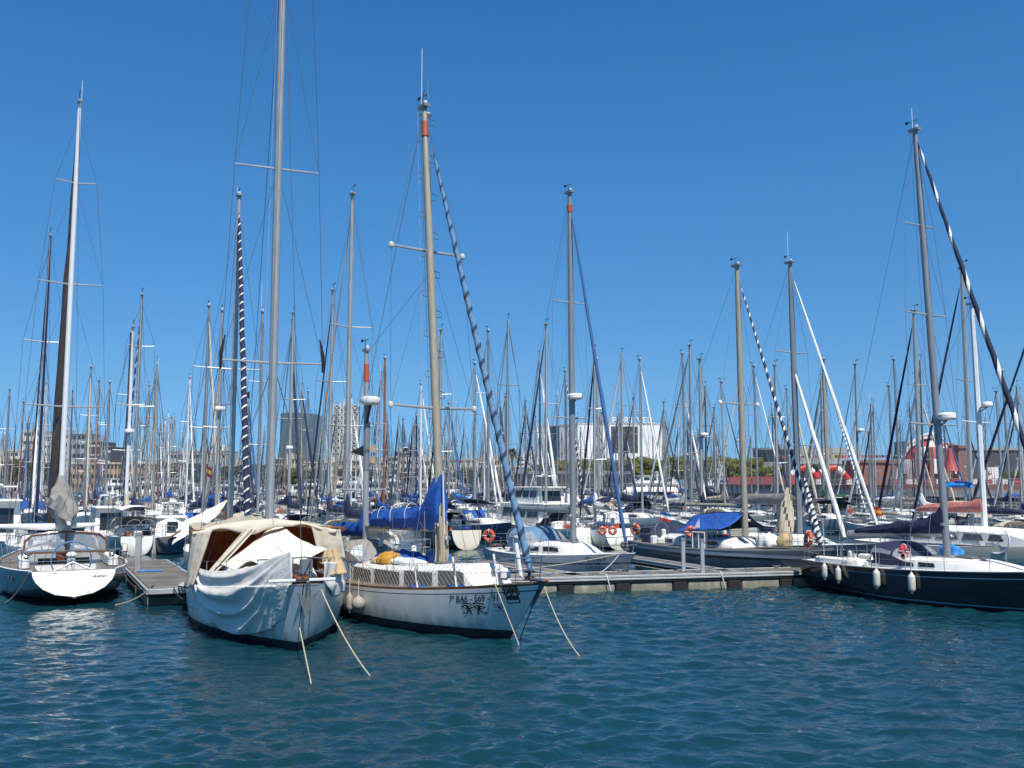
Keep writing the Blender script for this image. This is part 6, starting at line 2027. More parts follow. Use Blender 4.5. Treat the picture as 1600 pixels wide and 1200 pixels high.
# ================================================================ land, quay and city
def struct(o):
    o['kind'] = 'structure'; return o
M['quay'] = mat('quay_stone', (.26, .24, .21), .9, var=.2, scale=.6, bump=.2)
M['ground'] = mat('pale_paving', (.3, .28, .25), .9, var=.15, scale=.3)
q = MB(); q.grid([[(-3000, 262, 1.25), (-3000, 7000, 1.25)], [(3000, 262, 1.25), (3000, 7000, 1.25)]], 'ground'); q.f = [f[::-1] for f in q.f]
struct(q.build('ground'))
q = MB(); q.box((0, 262.4, .2), (6000, .8, 2.1), 'quay'); struct(q.build('quay_wall'))
PLN = {}
def bmat(name, col, var=.12, scale=.35): return mat(name, col, .85, var=var, scale=scale)
for nm, c in (('b_cream', (.58, .54, .46)), ('b_white', (.6, .59, .56)), ('b_tan', (.44, .35, .26)), ('b_brick', (.42, .29, .19)), ('b_grey', (.38, .37, .35)), ('b_bluegrey', (.3, .34, .36)), ('b_dark', (.07, .075, .09)), ('b_ochre', (.48, .38, .27)), ('b_pale', (.47, .42, .35)), ('b_terra', (.25, .135, .1)), ('b_roof', (.36, .12, .06)), ('b_pavil', (.32, .31, .3))):
    M[nm] = bmat(nm + '_wall', c)
M['glassdark'] = mat('dark_glazing', (.03, .04, .05), .15, var=.4, scale=1.2)
M['glassteal'] = mat('teal_glazing', (.06, .2, .22), .2, var=.2, scale=1)
WIN = {}
def win_mesh(w_, h, m):
    k = (round(w_, 2), round(h, 2), m)
    if k not in WIN:
        q = MB(); q.box((0, 0, 0), (w_, .12, h), m); o = q.build('window'); WIN[k] = o.data; bpy.data.objects.remove(o)
    return WIN[k]
def building(label, px0, px1, ytop, Y, m, depth=18, floors=0, cols=0, ww=1.2, wh=1.6, winm='glassdark', z0=1.25, roof=None, parapet=True, yaw=0.0, name='building', cat='building', zbot=None, roofm=None, top_boxes=0, seed=0):
    a = at(px0, HOR, Y); b = at(px1, HOR, Y)
    W = b.x - a.x; zt = zat(ytop, Y)
    hgt = zt - z0
    t = thing(name, label, cat, ((a.x + b.x) / 2, Y, z0), yaw)
    q = MB(); q.box((0, depth / 2, hgt / 2), (W, depth, hgt), m); wl = q.build('wall', t, smooth=False)
    q = MB()
    if roof == 'pitched':
        q.prism([(-W / 2 - .4, -.5, hgt), (-W / 2 - .4, depth + .5, hgt), (-W / 2 - .4, depth / 2, hgt + depth * .16)], (W + .8, 0, 0), roofm or 'b_roof')
    else:
        q.box((0, -.06, hgt - .25), (W + .5, .5, .5), roofm or m); q.box((0, depth / 2, hgt + .06), (W + .3, depth + .3, .12), roofm or 'b_grey')
        r_ = random.Random(seed)
        for k in range(top_boxes):
            q.box((r_.uniform(-.38, .38) * W, depth * .4, hgt + 1.1), (r_.uniform(2, 5), 3, r_.uniform(1.6, 3.2)), r_.choice([m, 'b_white', 'b_grey']))
    q.build('roof', t, smooth=False)
    if floors and cols:
        for f in range(floors):
            for c in range(cols):
                o = bpy.data.objects.new('window', win_mesh(ww, wh, winm)); C.objects.link(o); o.parent = wl
                o.location = (-W / 2 + W * (c + .5) / cols, -.03, hgt * (f + .55) / floors)
    return t, W, hgt
building('low white apartment block at the left edge behind the trees', 0, 33, 703, 480, 'b_white', floors=4, cols=5, top_boxes=1)
building('tall cream apartment block behind the far left masts', 33, 58, 673, 500, 'b_cream', floors=7, cols=4, ww=1.5, wh=1.4, top_boxes=1)
building('pale stepped apartment block right of the tall cream one', 58, 90, 681, 505, 'b_white', floors=7, cols=5, ww=1.3, wh=1.5, top_boxes=1, seed=2)
building('cream and blue grey corner block left of the dark flats', 90, 104, 677, 500, 'b_cream', floors=7, cols=2, ww=1.2, wh=1.5)
building('blue grey modern block with square windows', 104, 130, 677, 498, 'b_bluegrey', floors=6, cols=4, ww=1.7, wh=2.0)
building('dark block with white balconies right of the blue grey one', 130, 156, 690, 500, 'b_dark', floors=5, cols=3, ww=3.0, wh=.9, winm='b_white')
building('small dark grey block above the brick building', 155, 171, 698, 470, 'b_dark', floors=4, cols=3, ww=1.4, wh=1.0, winm='b_white')
building('long brown brick warehouse along the far quay', 112, 266, 723, 330, 'b_brick', floors=3, cols=26, ww=.75, wh=1.3, roofm='b_ochre', depth=26)
building('grey stone palace with a flat roof', 258, 352, 704, 420, 'b_grey', floors=3, cols=16, ww=1.0, wh=1.6, top_boxes=2)
building('low red roofed shed on the left part of the far quay', 262, 312, 764, 300, 'b_pale', roof='pitched', depth=10)
building('low red roofed shed beneath the warehouse', 165, 185, 762, 290, 'b_ochre', roof='pitched', depth=10)
building('low red roofed shed left of the glass tower foot', 330, 420, 765, 300, 'b_pale', roof='pitched', depth=9)
specs = [(352, 428, 727, 430, 'b_pale', 3, 14), (424, 470, 716, 460, 'b_ochre', 4, 9), (468, 520, 722, 440, 'b_pale', 4, 10), (518, 566, 719, 450, 'b_tan', 4, 10), (564, 604, 722, 440, 'b_pale', 4, 8), (600, 622, 713, 460, 'b_cream', 5, 4), (620, 660, 706, 470, 'b_white', 5, 8), (658, 692, 719, 450, 'b_tan', 4, 7), (740, 800, 719, 450, 'b_ochre', 4, 10), (808, 848, 713, 460, 'b_white', 5, 7)]
names_ = ['pale low houses right of the grey palace', 'ochre houses below the left of the glass tower', 'pale houses between the two towers', 'tan houses at the foot of the lattice tower', 'pale houses right of the lattice tower', 'narrow cream house left of the white one', 'tall white house with roof boxes left of the ketch mast', 'tan house behind the ketch mast', 'ochre house left of the palm', 'white house with terraces left of the white hall']
for (a, b, yt, Y, m, f, c), lb in zip(specs, names_):
    building(lb, a, b, yt, Y, m, floors=f, cols=c, ww=.9, wh=1.5, top_boxes=2, seed=a)
building('pale building with teal glazing and red roof edge', 692, 742, 719, 400, 'b_pale', floors=0, roofm='b_roof')
for k in range(3):
    pass
tg = at(717, 740, 399)
t_ = thing('glazed_front', 'teal glazed front storeys of the pale red edged building', 'glazing', (tg.x, 399.4, 1.25))
q = MB()
for i in range(10):
    q.box((-6 + 1.33 * i, 0, 4.2), (1.2, .3, 5.4), 'glassteal')
q.build('glazing_panel', t_, smooth=False)
building('light grey shed roofs beside the palm', 745, 850, 728, 340, 'b_bluegrey', depth=30, roofm='b_white')
bt, W_, h_ = building('long low dark glass pavilion with pale railings', 786, 990, 737, 250, 'b_dark', depth=14, roofm='b_pavil')
q = MB()
for z in (1.2, 2.2, 5.0):
    q.box((0, -.5, z), (W_, .15, .18), 'alu')
for i in range(28):
    q.box((-W_ / 2 + W_ * i / 27, -.45, h_ / 2), (.16, .16, h_), 'alumid')
q.build('railing', bt, smooth=False)

# ---- the two towers far off
M['latticecore'] = mat('lattice_tower_core', (.05, .08, .12), .4, var=.2, scale=.1)
def tower_glass():
    m = bpy.data.materials.new('curtain_wall'); m.use_nodes = True
    n = m.node_tree.nodes; l = m.node_tree.links; b = n['Principled BSDF']
    tc = n.new('ShaderNodeTexCoord'); br = n.new('ShaderNodeTexBrick')
    br.offset = 0; br.inputs['Scale'].default_value = 1.0
    br.inputs['Brick Width'].default_value = 3.0; br.inputs['Row Height'].default_value = 3.6; br.inputs['Mortar Size'].default_value = .25
    br.inputs['Color1'].default_value = (.03, .075, .105, 1); br.inputs['Color2'].default_value = (.045, .1, .13, 1); br.inputs['Mortar'].default_value = (.12, .17, .19, 1)
    mp = n.new('ShaderNodeMapping'); mp.inputs['Rotation'].default_value = (R(-90), 0, 0)
    l.new(tc.outputs['Object'], mp.inputs[0]); l.new(mp.outputs[0], br.inputs['Vector']); l.new(br.outputs['Color'], b.inputs['Base Color'])
    b.inputs['Roughness'].default_value = .18
    M['curtain'] = m
    Y = 1900
    a = at(437, HOR, Y); c = at(494, HOR, Y); W = c.x - a.x; zt = zat(645, Y)
    t = thing('glass_tower', 'tall blue glass tower with curved top edge on the skyline', 'tower', ((a.x + c.x) / 2, Y, 1.2))
    q = MB(); rows = []
    xs = [-W / 2 + W * i / 14 for i in range(15)]
    for z in [0, zt * .3, zt * .6, zt * .9, zt - 1.2]:
        row = [(x, -10 * math.cos((x / W + .12) * 2.2), z if z < zt * .95 else z - 7 * abs((x / W + .1)) ** 1.5) for x in xs]
        rows.append(row)
    q.grid(rows, 'curtain')
    k0 = [(x, 45, z) for x, y, z in rows[0]]; k1 = [(x, 45, rows[-1][i][2]) for i, (x, y, z) in enumerate(rows[-1])]
    q.grid([k0[::-1], k1[::-1]], 'curtain')
    for i in (0, 14):
        q.face([rows[0][i], rows[-1][i], k1[i], k0[i]], 'curtain')
    q.grid([rows[-1], k1], 'b_grey'); q.build('glass_wall', t)
    q = MB()
    for x in (W * .0, W * .3, W * .42): q.tube([(x, 15, zt - 8), (x, 15, zt + 6 + x * .05)], .5, 'b_dark', n=4)
    q.build('aerial', t)
    # lattice tower
    Y = 1950
    a = at(519, HOR, Y); c = at(558, HOR, Y); W = c.x - a.x; zt = zat(634, Y)
    t = thing('lattice_tower', 'dark tower inside a white diagonal steel lattice on the skyline', 'tower', ((a.x + c.x) / 2, Y, 1.2))
    q = MB(); q.box((0, 18, zt / 2), (W * .92, 34, zt), 'latticecore'); q.build('core', t, smooth=False)
    q = MB()
    nb = 12; hh = zt / nb
    colsx = [-W / 2, -W / 2 + W * .27, -W / 2 + W * .42, -W / 2 + W * .58, -W / 2 + W * .73, W / 2]
    for x in colsx:
        q.box((x, -1.5, zt / 2 + 3), (1.7, 1.5, zt + 6), 'b_white')
    for k in range(nb + 1):
        q.box((0, -1.5, k * hh), (W, 1.3, 1.1), 'b_white')
    for k in range(nb):
        for a_, b_ in ((0, 1), (1, 2), (3, 4), (4, 5)):
            q.tube([(colsx[a_], -1.5, k * hh), (colsx[b_], -1.5, (k + 1) * hh)], .8, 'b_white', n=4); q.tube([(colsx[b_], -1.5, k * hh), (colsx[a_], -1.5, (k + 1) * hh)], .8, 'b_white', n=4)
        for f in range(3):
            q.box((0, -.4, (k + f / 3) * hh), (W * .93, .8, .5), 'b_grey')
    q.build('steel_lattice', t, smooth=False)
    q = MB(); q.box((-W * .55, 20, zt * .44), (W * .2, 30, zt * .88), 'glassdark')
    for k in range(30):
        q.box((-W * .55, 4.8, zt * .88 * (k + .5) / 30), (W * .2, .6, 1.6), 'b_white')
    q.build('side_wing', t, smooth=False)
    q = MB()
    for x in (-W * .08, W * .1):
        q.box((x, 10, zt + 7), (1.2, 1.2, 14), 'b_white')
    for z in (4, 9, 13): q.box((0, 10, zt + z), (W * .3, 1, 1), 'b_white')
    q.box((0, 14, zt + 4), (W * .3, 8, 7), 'b_grey'); q.build('crown', t, smooth=False)
tower_glass()

# ---- the white hall with the PORT VELL sign
def panel_mat(name, col, mort, bw, rh, ms=.04):
    m = bpy.data.materials.new(name); m.use_nodes = True
    n = m.node_tree.nodes; l = m.node_tree.links; b = n['Principled BSDF']
    tc = n.new('ShaderNodeTexCoord'); br = n.new('ShaderNodeTexBrick'); br.offset = 0
    br.inputs['Scale'].default_value = 1; br.inputs['Brick Width'].default_value = bw; br.inputs['Row Height'].default_value = rh; br.inputs['Mortar Size'].default_value = ms
    br.inputs['Color1'].default_value = lin(col); br.inputs['Color2'].default_value = lin(tuple(c * .95 for c in col)); br.inputs['Mortar'].default_value = lin(mort)
    sp = n.new('ShaderNodeSeparateXYZ'); cb = n.new('ShaderNodeCombineXYZ'); ad_ = n.new('ShaderNodeMath'); ad_.operation = 'ADD'
    l.new(tc.outputs['Object'], sp.inputs[0]); l.new(sp.outputs['X'], ad_.inputs[0]); l.new(sp.outputs['Y'], ad_.inputs[1])
    l.new(ad_.outputs[0], cb.inputs['X']); l.new(sp.outputs['Z'], cb.inputs['Y']); l.new(cb.outputs[0], br.inputs['Vector'])
    l.new(br.outputs['Color'], b.inputs['Base Color']); b.inputs['Roughness'].default_value = .6
    return m
M['hallpanel'] = panel_mat('white_hall_panels', (.8, .8, .79), (.68, .69, .69), 2.6, 2.6, .05)
Yh = 330
c0 = at(903, HOR, Yh); zt = zat(663, Yh)
wR = (1041 - 903) / F * Yh
hall = thing('exhibition_hall', 'white panelled hall with PORT VELL in letters along its roof', 'building', (c0.x, Yh, 1.25), R(4))
hh = zt - 1.25
depthL = 26
xl = (848 / 1.0 - 903) / F * Yh
q = MB()
A_ = (0, 0, 0); B_ = (wR, 0, 0); Cc = (wR - 6, 24, 0); D_ = (xl * 1.06, 17, 0)
foot = [A_, B_, Cc, D_]
q.prism(foot, (0, 0, hh), 'hallpanel'); q.build('wall', hall, smooth=False)
q = MB()
q.prism([(x, y, hh) for x, y, _ in ((-.15, -.12, 0), (wR + .15, -.12, 0), (wR - 5.8, 24.3, 0), (xl * 1.06 - .2, 17.2, 0))], (0, 0, .35), 'b_white'); q.build('parapet', hall, smooth=False)
# big banners: a dark one on the front and a tall teal one on the grey side, abstract swirls only
def banner_mat(name, c1, c2, c3, sc):
    m = mat(name, c1, .7, scale=sc, col2=c2)
    n = m.node_tree.nodes; l = m.node_tree.links
    cr = [x for x in n if x.type == 'VALTORGB'][0]
    e = cr.color_ramp.elements.new(.55); e.color = lin(c3)
    no = [x for x in n if x.type == 'TEX_NOISE'][0]; no.inputs['Distortion'].default_value = 2.2; no.inputs['Detail'].default_value = 8
    return m
M['ban1'] = banner_mat('dark_banner_print', (.16, .16, .15), (.02, .022, .024), (.05, .055, .055), .28)
M['ban2'] = banner_mat('teal_banner_print', (.12, .2, .2), (.01, .05, .085), (.02, .11, .15), .22)
bx0 = (956 - 903) / F * Yh; bx1 = (998 - 903) / F * Yh
bz1 = zat(666, Yh) - 1.25; bz0 = zat(707, Yh) - 1.25
q = MB(); q.box(((bx0 + bx1) / 2, -.1, (bz0 + bz1) / 2), (bx1 - bx0, .14, bz1 - bz0), 'ban1'); o = q.build('front_banner', hall, smooth=False)
o['label'] = 'large dark grey square banner'
dv = Vector(D_) - Vector(A_)
q = MB()
pa = Vector(A_) + dv * .42; pb = Vector(A_) + dv * .70
nn = Vector((-abs(dv.y), dv.x, 0)).normalized(); nn = nn if nn.y < 0 else -nn
za, zb_ = zat(722, Yh) - 1.25, zat(664, Yh) - 1.25
q.prism([tuple(pa + Vector((0, 0, za)) + nn * .05), tuple(pb + Vector((0, 0, za)) + nn * .05), tuple(pb + Vector((0, 0, zb_)) + nn * .05), tuple(pa + Vector((0, 0, zb_)) + nn * .05)], tuple(nn * .14), 'ban2')
o = q.build('side_banner', hall, smooth=False); o['label'] = 'tall teal banner on the shaded side'
V, Fc = text_polys('PORT VELL', 3.1, 1.0, .035)
q = MB()
lx = (957 - 903) / F * Yh
for y, rev in ((-.3, False), (.1, True)):
    k = len(q.v); q.v += [(x + lx, y, z + hh + .45) for x, z in V]
    for f in Fc:
        q.f.append(tuple(k + i for i in (f[::-1] if rev else f))); q.m.append(q.mi('sailwhite'))
# side walls of the letters
from collections import Counter
ed = Counter()
for f in Fc:
    for i in range(len(f)):
        ed[tuple(sorted((f[i], f[(i + 1) % len(f)])))] += 1
nV = len(V)
for (a_, b_), c_ in ed.items():
    if c_ == 1:
        q.f.append((a_, b_, b_ + nV, a_ + nV)); q.m.append(q.mi('sailwhite'))
q.build('roof_lettering', hall, smooth=False)
q = MB()
for x in (lx - .5, lx + 3, lx + 6, lx + 9, lx + 11.9):
    q.tube([(x, .3, hh), (x, .3, hh + 3.4)], .09, 'steel', n=4)
q.tube([(lx - 9, .3, hh + 3.4), (lx + 12.5, .3, hh + 3.4)], .07, 'steel', n=4); q.tube([(lx - 1, .3, hh + .4), (lx + 12.5, .3, hh + .4)], .09, 'steel', n=4)
q.tube([(lx - 9, .3, hh), (lx - 9, .3, hh + 3.4)], .08, 'steel', n=4)
q.build('sign_frame', hall)

# ---- trees
def foliage(name, c1, c2):
    m = mat(name, c1, .75, scale=.35, col2=c2)
    return thin_cloth(m, tuple(min(1, c * 1.9) for c in c1), .42)
M['leafA'] = foliage('pine_foliage', (.25, .255, .045), (.1, .12, .022))
M['leafB'] = foliage('dark_foliage', (.12, .125, .028), (.035, .05, .014))
M['leafC'] = foliage('ochre_foliage', (.19, .17, .035), (.07, .07, .016))
M['bark'] = mat('tree_bark', (.09, .065, .045), .9, var=.3, scale=4)
M['frond'] = foliage('palm_frond', (.09, .1, .03), (.04, .05, .015))
def tree_mesh(kind, seed):
    g = random.Random(seed)
    H_, Rr = (7.5, 4.2)
    tr = MB()
    tr.tube([(0, 0, -.3), (.15, .1, 1.8), (.1, -.1, 3.6), (.2, 0, 5)], [.3, .24, .2, .1], 'bark', n=7)
    cl = MB()
    blobs = []
    for k in range(14):
        a = g.uniform(0, 6.28); rr = Rr * math.sqrt(g.random()) * .75
        z = g.uniform(3.0, 6.8) if kind == 'pine' else g.uniform(2.2, 6.6)
        blobs.append((rr * math.cos(a), rr * math.sin(a), z, g.uniform(1.2, 2.1)))
        tr.tube([(.1, 0, 2.6 + g.random()), (rr * math.cos(a) * .6, rr * math.sin(a) * .6, z - .6), (rr * math.cos(a), rr * math.sin(a), z)], [.12, .08, .03], 'bark', n=5)
    for bx_, by_, bz_, br_ in blobs:
        for _ in range(120):
            u = g.gauss(0, 1), g.gauss(0, 1), g.gauss(0, 1)
            n_ = math.sqrt(sum(c * c for c in u)) or 1
            r_ = br_ * (g.random() ** .45)
            c = Vector((bx_ + u[0] / n_ * r_, by_ + u[1] / n_ * r_, bz_ + u[2] / n_ * r_ * .75))
            s_ = g.uniform(.28, .6)
            a = Vector((g.gauss(0, 1), g.gauss(0, 1), g.gauss(0, .7))).normalized(); b = a.orthogonal().normalized()
            cl.face([c - a * s_ - b * s_ * .5, c + a * s_ * .3 - b * s_ * .7, c + a * s_, c + b * s_ * .7], 'leafA')
    return tr, cl
TT = []
for k in range(5):
    tr, cl = tree_mesh('pine' if k < 3 else 'broad', 100 + k)
    a = tr.build('trunk'); b = cl.build('crown', smooth=False)
    TT.append((a.data, b.data)); bpy.data.objects.remove(a); bpy.data.objects.remove(b)
ORD = ['first', 'second', 'third', 'fourth', 'fifth', 'sixth', 'seventh', 'eighth', 'ninth', 'tenth', 'eleventh', 'twelfth']
def tree_row(where, xs, ytop, Y, leaf, group, name='tree', w_=1.0, kinds=(0, 1, 2, 3, 4)):
    for i, x in enumerate(xs):
        yt = ytop + rng.uniform(-2.5, 3)
        p = at(x, HOR, Y + rng.uniform(-4, 4))
        zt_ = zat(yt, Y)
        s = (zt_ - 1.2) / 8.3
        t = thing(name, f'{ORD[i]} from the left of the {where}', 'tree', (p.x, p.y, 1.25), rng.uniform(0, 6.28), group)
        t.scale = (s * w_, s * w_, s)
        a, b = TT[kinds[i % len(kinds)]]
        o = bpy.data.objects.new('trunk', a); C.objects.link(o); o.parent = t
        o = bpy.data.objects.new('crown', b); C.objects.link(o); o.parent = t
        o.material_slots[0].link = 'OBJECT'; o.material_slots[0].material = M[leaf]
tree_row('dark trees before the cream apartment block', [6, 24, 42], 715, 310, 'leafB', 'trees at the far left')
tree_row('dark trees before the pale flats', [63, 82], 718, 320, 'leafB', 'trees before the flats')
tree_row('trees before the grey palace', [274, 296, 318, 342, 362, 384, 404], 724, 325, 'leafB', 'trees before the palace')
tree_row('trees below the glass tower', [432, 450, 470, 492], 731, 330, 'leafC', 'trees below the glass tower')
tree_row('trees before the tan city houses', [540, 566, 592, 616, 640, 662, 684], 732, 330, 'leafB', 'trees before the tan houses')
tree_row('trees left of the palm', [726, 744, 766, 786], 728, 320, 'leafB', 'trees left of the palm')
tree_row('olive pines below the grey side of the white hall', [846, 864, 882, 900, 918], 717, 290, 'leafA', 'pines left of the white banner hall', kinds=(0, 1, 2))
tree_row('olive round pines right of the white hall', [972, 992, 1012, 1032, 1054, 1076, 1098, 1120, 1142, 1162], 713, 285, 'leafA', 'pines right of the white hall', w_=1.15, kinds=(0, 1, 2))
tree_row('lower olive pines before the drum building', [1178, 1198, 1218, 1236], 726, 275, 'leafA', 'pines before the drum building', kinds=(0, 1, 2))
tree_row('thin ochre trees before the long dark hall', [1572, 1590], 735, 210, 'leafC', 'trees before the dark hall')
def palm(label, px, ytop, Y, s=1.0):
    p = at(px, HOR, Y); zt_ = zat(ytop, Y) - 1.25
    t = thing('palm_tree', label, 'palm tree', (p.x, p.y, 1.25))
    q = MB(); q.tube([(0, 0, -.2), (.1, 0, zt_ * .5), (0, 0, zt_ - 2 * s)], [.45 * s, .33 * s, .36 * s], 'bark', n=8); q.build('trunk', t)
    q = MB(); g = random.Random(int(px))
    for k in range(46):
        a = g.uniform(0, 6.28); el = g.uniform(-.9, 1.3); ln = g.uniform(2.0, 2.9) * s
        pts = []
        for i in range(7):
            u = i / 6
            e = el - 1.3 * u * u
            pts.append(Vector((math.cos(a) * ln * u * math.cos(el * .6), math.sin(a) * ln * u * math.cos(el * .6), zt_ - 2 * s + ln * (math.sin(el) * u - .55 * u * u))))
        sd = Vector((-math.sin(a), math.cos(a), 0))
        for i in range(6):
            w_ = .42 * s * math.sin(math.pi * (i + .7) / 7)
            q.face([pts[i] - sd * w_ + Vector((0, 0, -.15)), pts[i], pts[i + 1], pts[i + 1] - sd * w_ + Vector((0, 0, -.15))], 'frond'); q.face([pts[i], pts[i] + sd * w_ + Vector((0, 0, -.15)), pts[i + 1] + sd * w_ + Vector((0, 0, -.15)), pts[i + 1]], 'frond')
    q.build('fronds', t, smooth=False)
palm('tall palm standing alone left of the white hall', 800, 695, 300)
palm('low palm behind the red and white tubes', 1278, 718, 205, .8)

# ---- terrace and leisure buildings on the right
M['deckred'] = mat('terracotta_terrace', (.3, .14, .1), .8, var=.2)
EDGE = [(1128, 205), (1190, 178), (1250, 160), (1330, 148), (1420, 141), (1520, 136), (1660, 132)]
PTS = [at(px, HOR, Y) for px, Y in EDGE]
tz = 3.55
ter = thing('terrace', 'raised leisure terrace with red edge and dark arcade beneath along the right quay', 'terrace', (0, 0, 0))
q = MB()
q.grid([[(p.x, p.y, tz) for p in PTS], [(p.x * 1.6 + 20, 262.0, tz) for p in PTS]], 'deckred'); q.f = [f if True else f for f in q.f]
q.build('terrace_floor', ter)
q = MB(); q.grid([[(p.x, p.y, tz + .02) for p in PTS], [(p.x, p.y, tz - .75) for p in PTS]], 'deckred'); q.grid([[(p.x, p.y - .25, tz - .72) for p in PTS], [(p.x, p.y - .25, tz - 1.75) for p in PTS]], 'b_pavil'); q.grid([[(p.x, p.y - .25, tz - .72) for p in PTS], [(p.x, p.y, tz - .72) for p in PTS]], 'b_pavil')
q.build('edge_beam', ter)
q = MB(); q.grid([[(p.x, p.y + 4, tz) for p in PTS], [(p.x, p.y + 4, -.3) for p in PTS]], 'blackvoid'); q.grid([[(p.x, p.y - .2, tz - 1.76) for p in PTS], [(p.x, p.y + 4, tz - 1.76) for p in PTS]], 'blackvoid'); q.build('arcade', ter)  # black sheets added to paint the shade under the terrace
q = MB()
for a, b in zip(PTS, PTS[1:]):
    n_ = 6
    for k in range(n_):
        p = a.lerp(b, k / n_)
        q.box((p.x, p.y + .4, (tz - 1.7) / 2 - .1), (.35, .35, tz - 1.5), 'b_pavil')
q.build('arcade_post', ter)
q = MB()
for z in (tz + .45, tz + .9):
    q.tube([(p.x, p.y + .2, z) for p in PTS], .035, 'b_pavil', n=4)
for a, b in zip(PTS, PTS[1:]):
    for k in range(9):
        p = a.lerp(b, k / 9); q.tube([(p.x, p.y + .2, tz), (p.x, p.y + .2, tz + .9)], .03, 'b_pavil', n=4)
for z in (.75, 1.1):
    q.tube([(p.x, p.y - 2, z) for p in PTS], .04, 'alu', n=4)
q.build('railing', ter)
qq = MB(); qq.grid([[(p.x, p.y - 2.2, .3) for p in PTS], [(p.x, p.y + 3, .3) for p in PTS]], 'quay'); qq.grid([[(p.x, p.y - 2.2, .32) for p in PTS], [(p.x, p.y - 2.2, -.4) for p in PTS]], 'quay')
struct(qq.build('quay'))
# drum shaped building
Yd = 300
a = at(1187, HOR, Yd); b = at(1336, HOR, Yd); rd_ = (b.x - a.x) / 2; ztd = zat(699, Yd)
dr = thing('drum_building', 'long grey drum shaped building with a glazed left part above the flags', 'building', ((a.x + b.x) / 2, Yd + rd_ * .5, 1.25))
q = MB(); rows = []
for z in (0, ztd - 8, ztd - 1.6, ztd - 1.6, ztd - 1.25):
    rows.append([(rd_ * math.cos(k * 2 * math.pi / 48), rd_ * .5 * math.sin(k * 2 * math.pi / 48), z) for k in range(48)])
q.grid(rows, 'b_pavil', cv=True); q.face(rows[-1], 'b_pavil'); q.build('wall', dr)
q = MB(); ang_ = [R(185 + 4 * k) for k in range(20)]
for z0_, z1_ in ((ztd - 5.6, ztd - 1.9),):
    q.grid([[(rd_ * 1.003 * math.cos(t), rd_ * .503 * math.sin(t), z0_) for t in ang_], [(rd_ * 1.003 * math.cos(t), rd_ * .503 * math.sin(t), z1_) for t in ang_]], 'glassdark')
q.build('glazing', dr)
q = MB()
for z in (ztd - 3.0, ztd - 4.2, ztd - 7.5):
    q.grid([[(rd_ * 1.006 * math.cos(R(265 + 5 * k)), rd_ * .506 * math.sin(R(265 + 5 * k)), z + d_) for k in range(18)] for d_ in (0, .18)], 'b_grey')
q.build('cladding_joint', dr)
building('low pale blue canopy building under the drum', 1240, 1385, 722, 262, 'b_bluegrey', z0=tz, depth=10, roofm='b_bluegrey')
building('dark glazed restaurant below the pale blue canopy', 1262, 1350, 731, 258, 'b_dark', z0=tz, depth=6, floors=1, cols=12, ww=.8, wh=1.8, winm='glassdark')
# bunting of many flags
bt_ = thing('bunting', 'row of small coloured flags strung along the roof below the drum building', 'bunting', at(1215, 714, 250))
x1 = at(1388, 714, 250).x - at(1215, 714, 250).x
q = MB(); g = random.Random(9)
for k in range(34):
    x = x1 * k / 33
    m = g.choice(['red', 'red', 'sailwhite', 'orange', 'flagyel', 'blue', 'green', 'maroon'])
    q.face([(x, 0, .6), (x + .75, .2 * g.uniform(-1, 1), .35), (x + .7, .1, -.35), (x, 0, -.1)], m)
q.build('flags', bt_, smooth=False)
q = MB()
for k in range(0, 34, 3): q.tube([(x1 * k / 33, 0, -1.4), (x1 * k / 33, 0, .8)], .05, 'alu', n=4)
q.build('flag_poles', bt_)
building('red awning pavilion on the terrace', 1130, 1234, 756, 205, 'b_pale', z0=1.3, depth=6, cat='pavilion', name='pavilion')
q = MB(); a = at(1136, 757, 200); b = at(1233, 757, 200)
q.grid([[(a.x, a.y, a.z), (b.x, a.y, a.z)], [(a.x + 1.2, a.y + 2, a.z + 1.6), (b.x - .8, a.y + 2, a.z + 1.7)], [(a.x + 1, a.y + 5, a.z + .4), (b.x, a.y + 5, a.z + .4)]], 'maroon'); q.f = q.f
o = q.build('awning', None, angle=10); tag(o, 'long dull red awning roof on the terrace below the pines', 'awning')
q = MB(); a = at(975, 768, 190); b = at(1062, 768, 190)
q.grid([[(a.x, a.y, a.z), (b.x, a.y, a.z)], [(a.x + .6, a.y + 1.5, a.z + .9), (b.x - .4, a.y + 1.5, a.z + .9)], [(a.x, a.y + 5, a.z + .2), (b.x, a.y + 5, a.z + .2)]], 'sailwhite'); q.box(((a.x + b.x) / 2 + 1.2, a.y - .1, a.z - .25), ((b.x - a.x) * .55, .1, .45), 'b_roof')
o = q.build('awning', None, angle=10); tag(o, 'long white awning with rust coloured valance on the quay below the pines', 'awning')
# inflated red and white tubes
arcs = [[(1236, 742), (1246, 735), (1262, 730), (1270, 738), (1278, 748)], [(1276, 750), (1282, 739), (1292, 733), (1306, 731), (1318, 740), (1326, 749)]]
for n_, arc in enumerate(arcs):
    t = thing('inflatable_arch', ['red and white inflated tube arch, the left one of two on the terrace', 'red and white inflated tube arch, the right one of two on the terrace'][n_], 'inflatable', (0, 0, 0))
    pts = [at(x, y, 185 + n_ * 2) for x, y in arc]
    t.location = (pts[0].x, pts[0].y, tz); 
    pp = [p - Vector((pts[0].x, pts[0].y, tz)) for p in [Vector((pts[0].x, pts[0].y, tz))] + pts + [Vector((pts[-1].x, pts[-1].y, tz))]]
    q = MB()
    for k, (u, v) in enumerate(zip(pp, pp[1:])):
        q.tube([u, v], .62, 'red' if (k + n_) % 2 == 0 else 'sailwhite', n=10)
    q.build('inflated_tube', t)
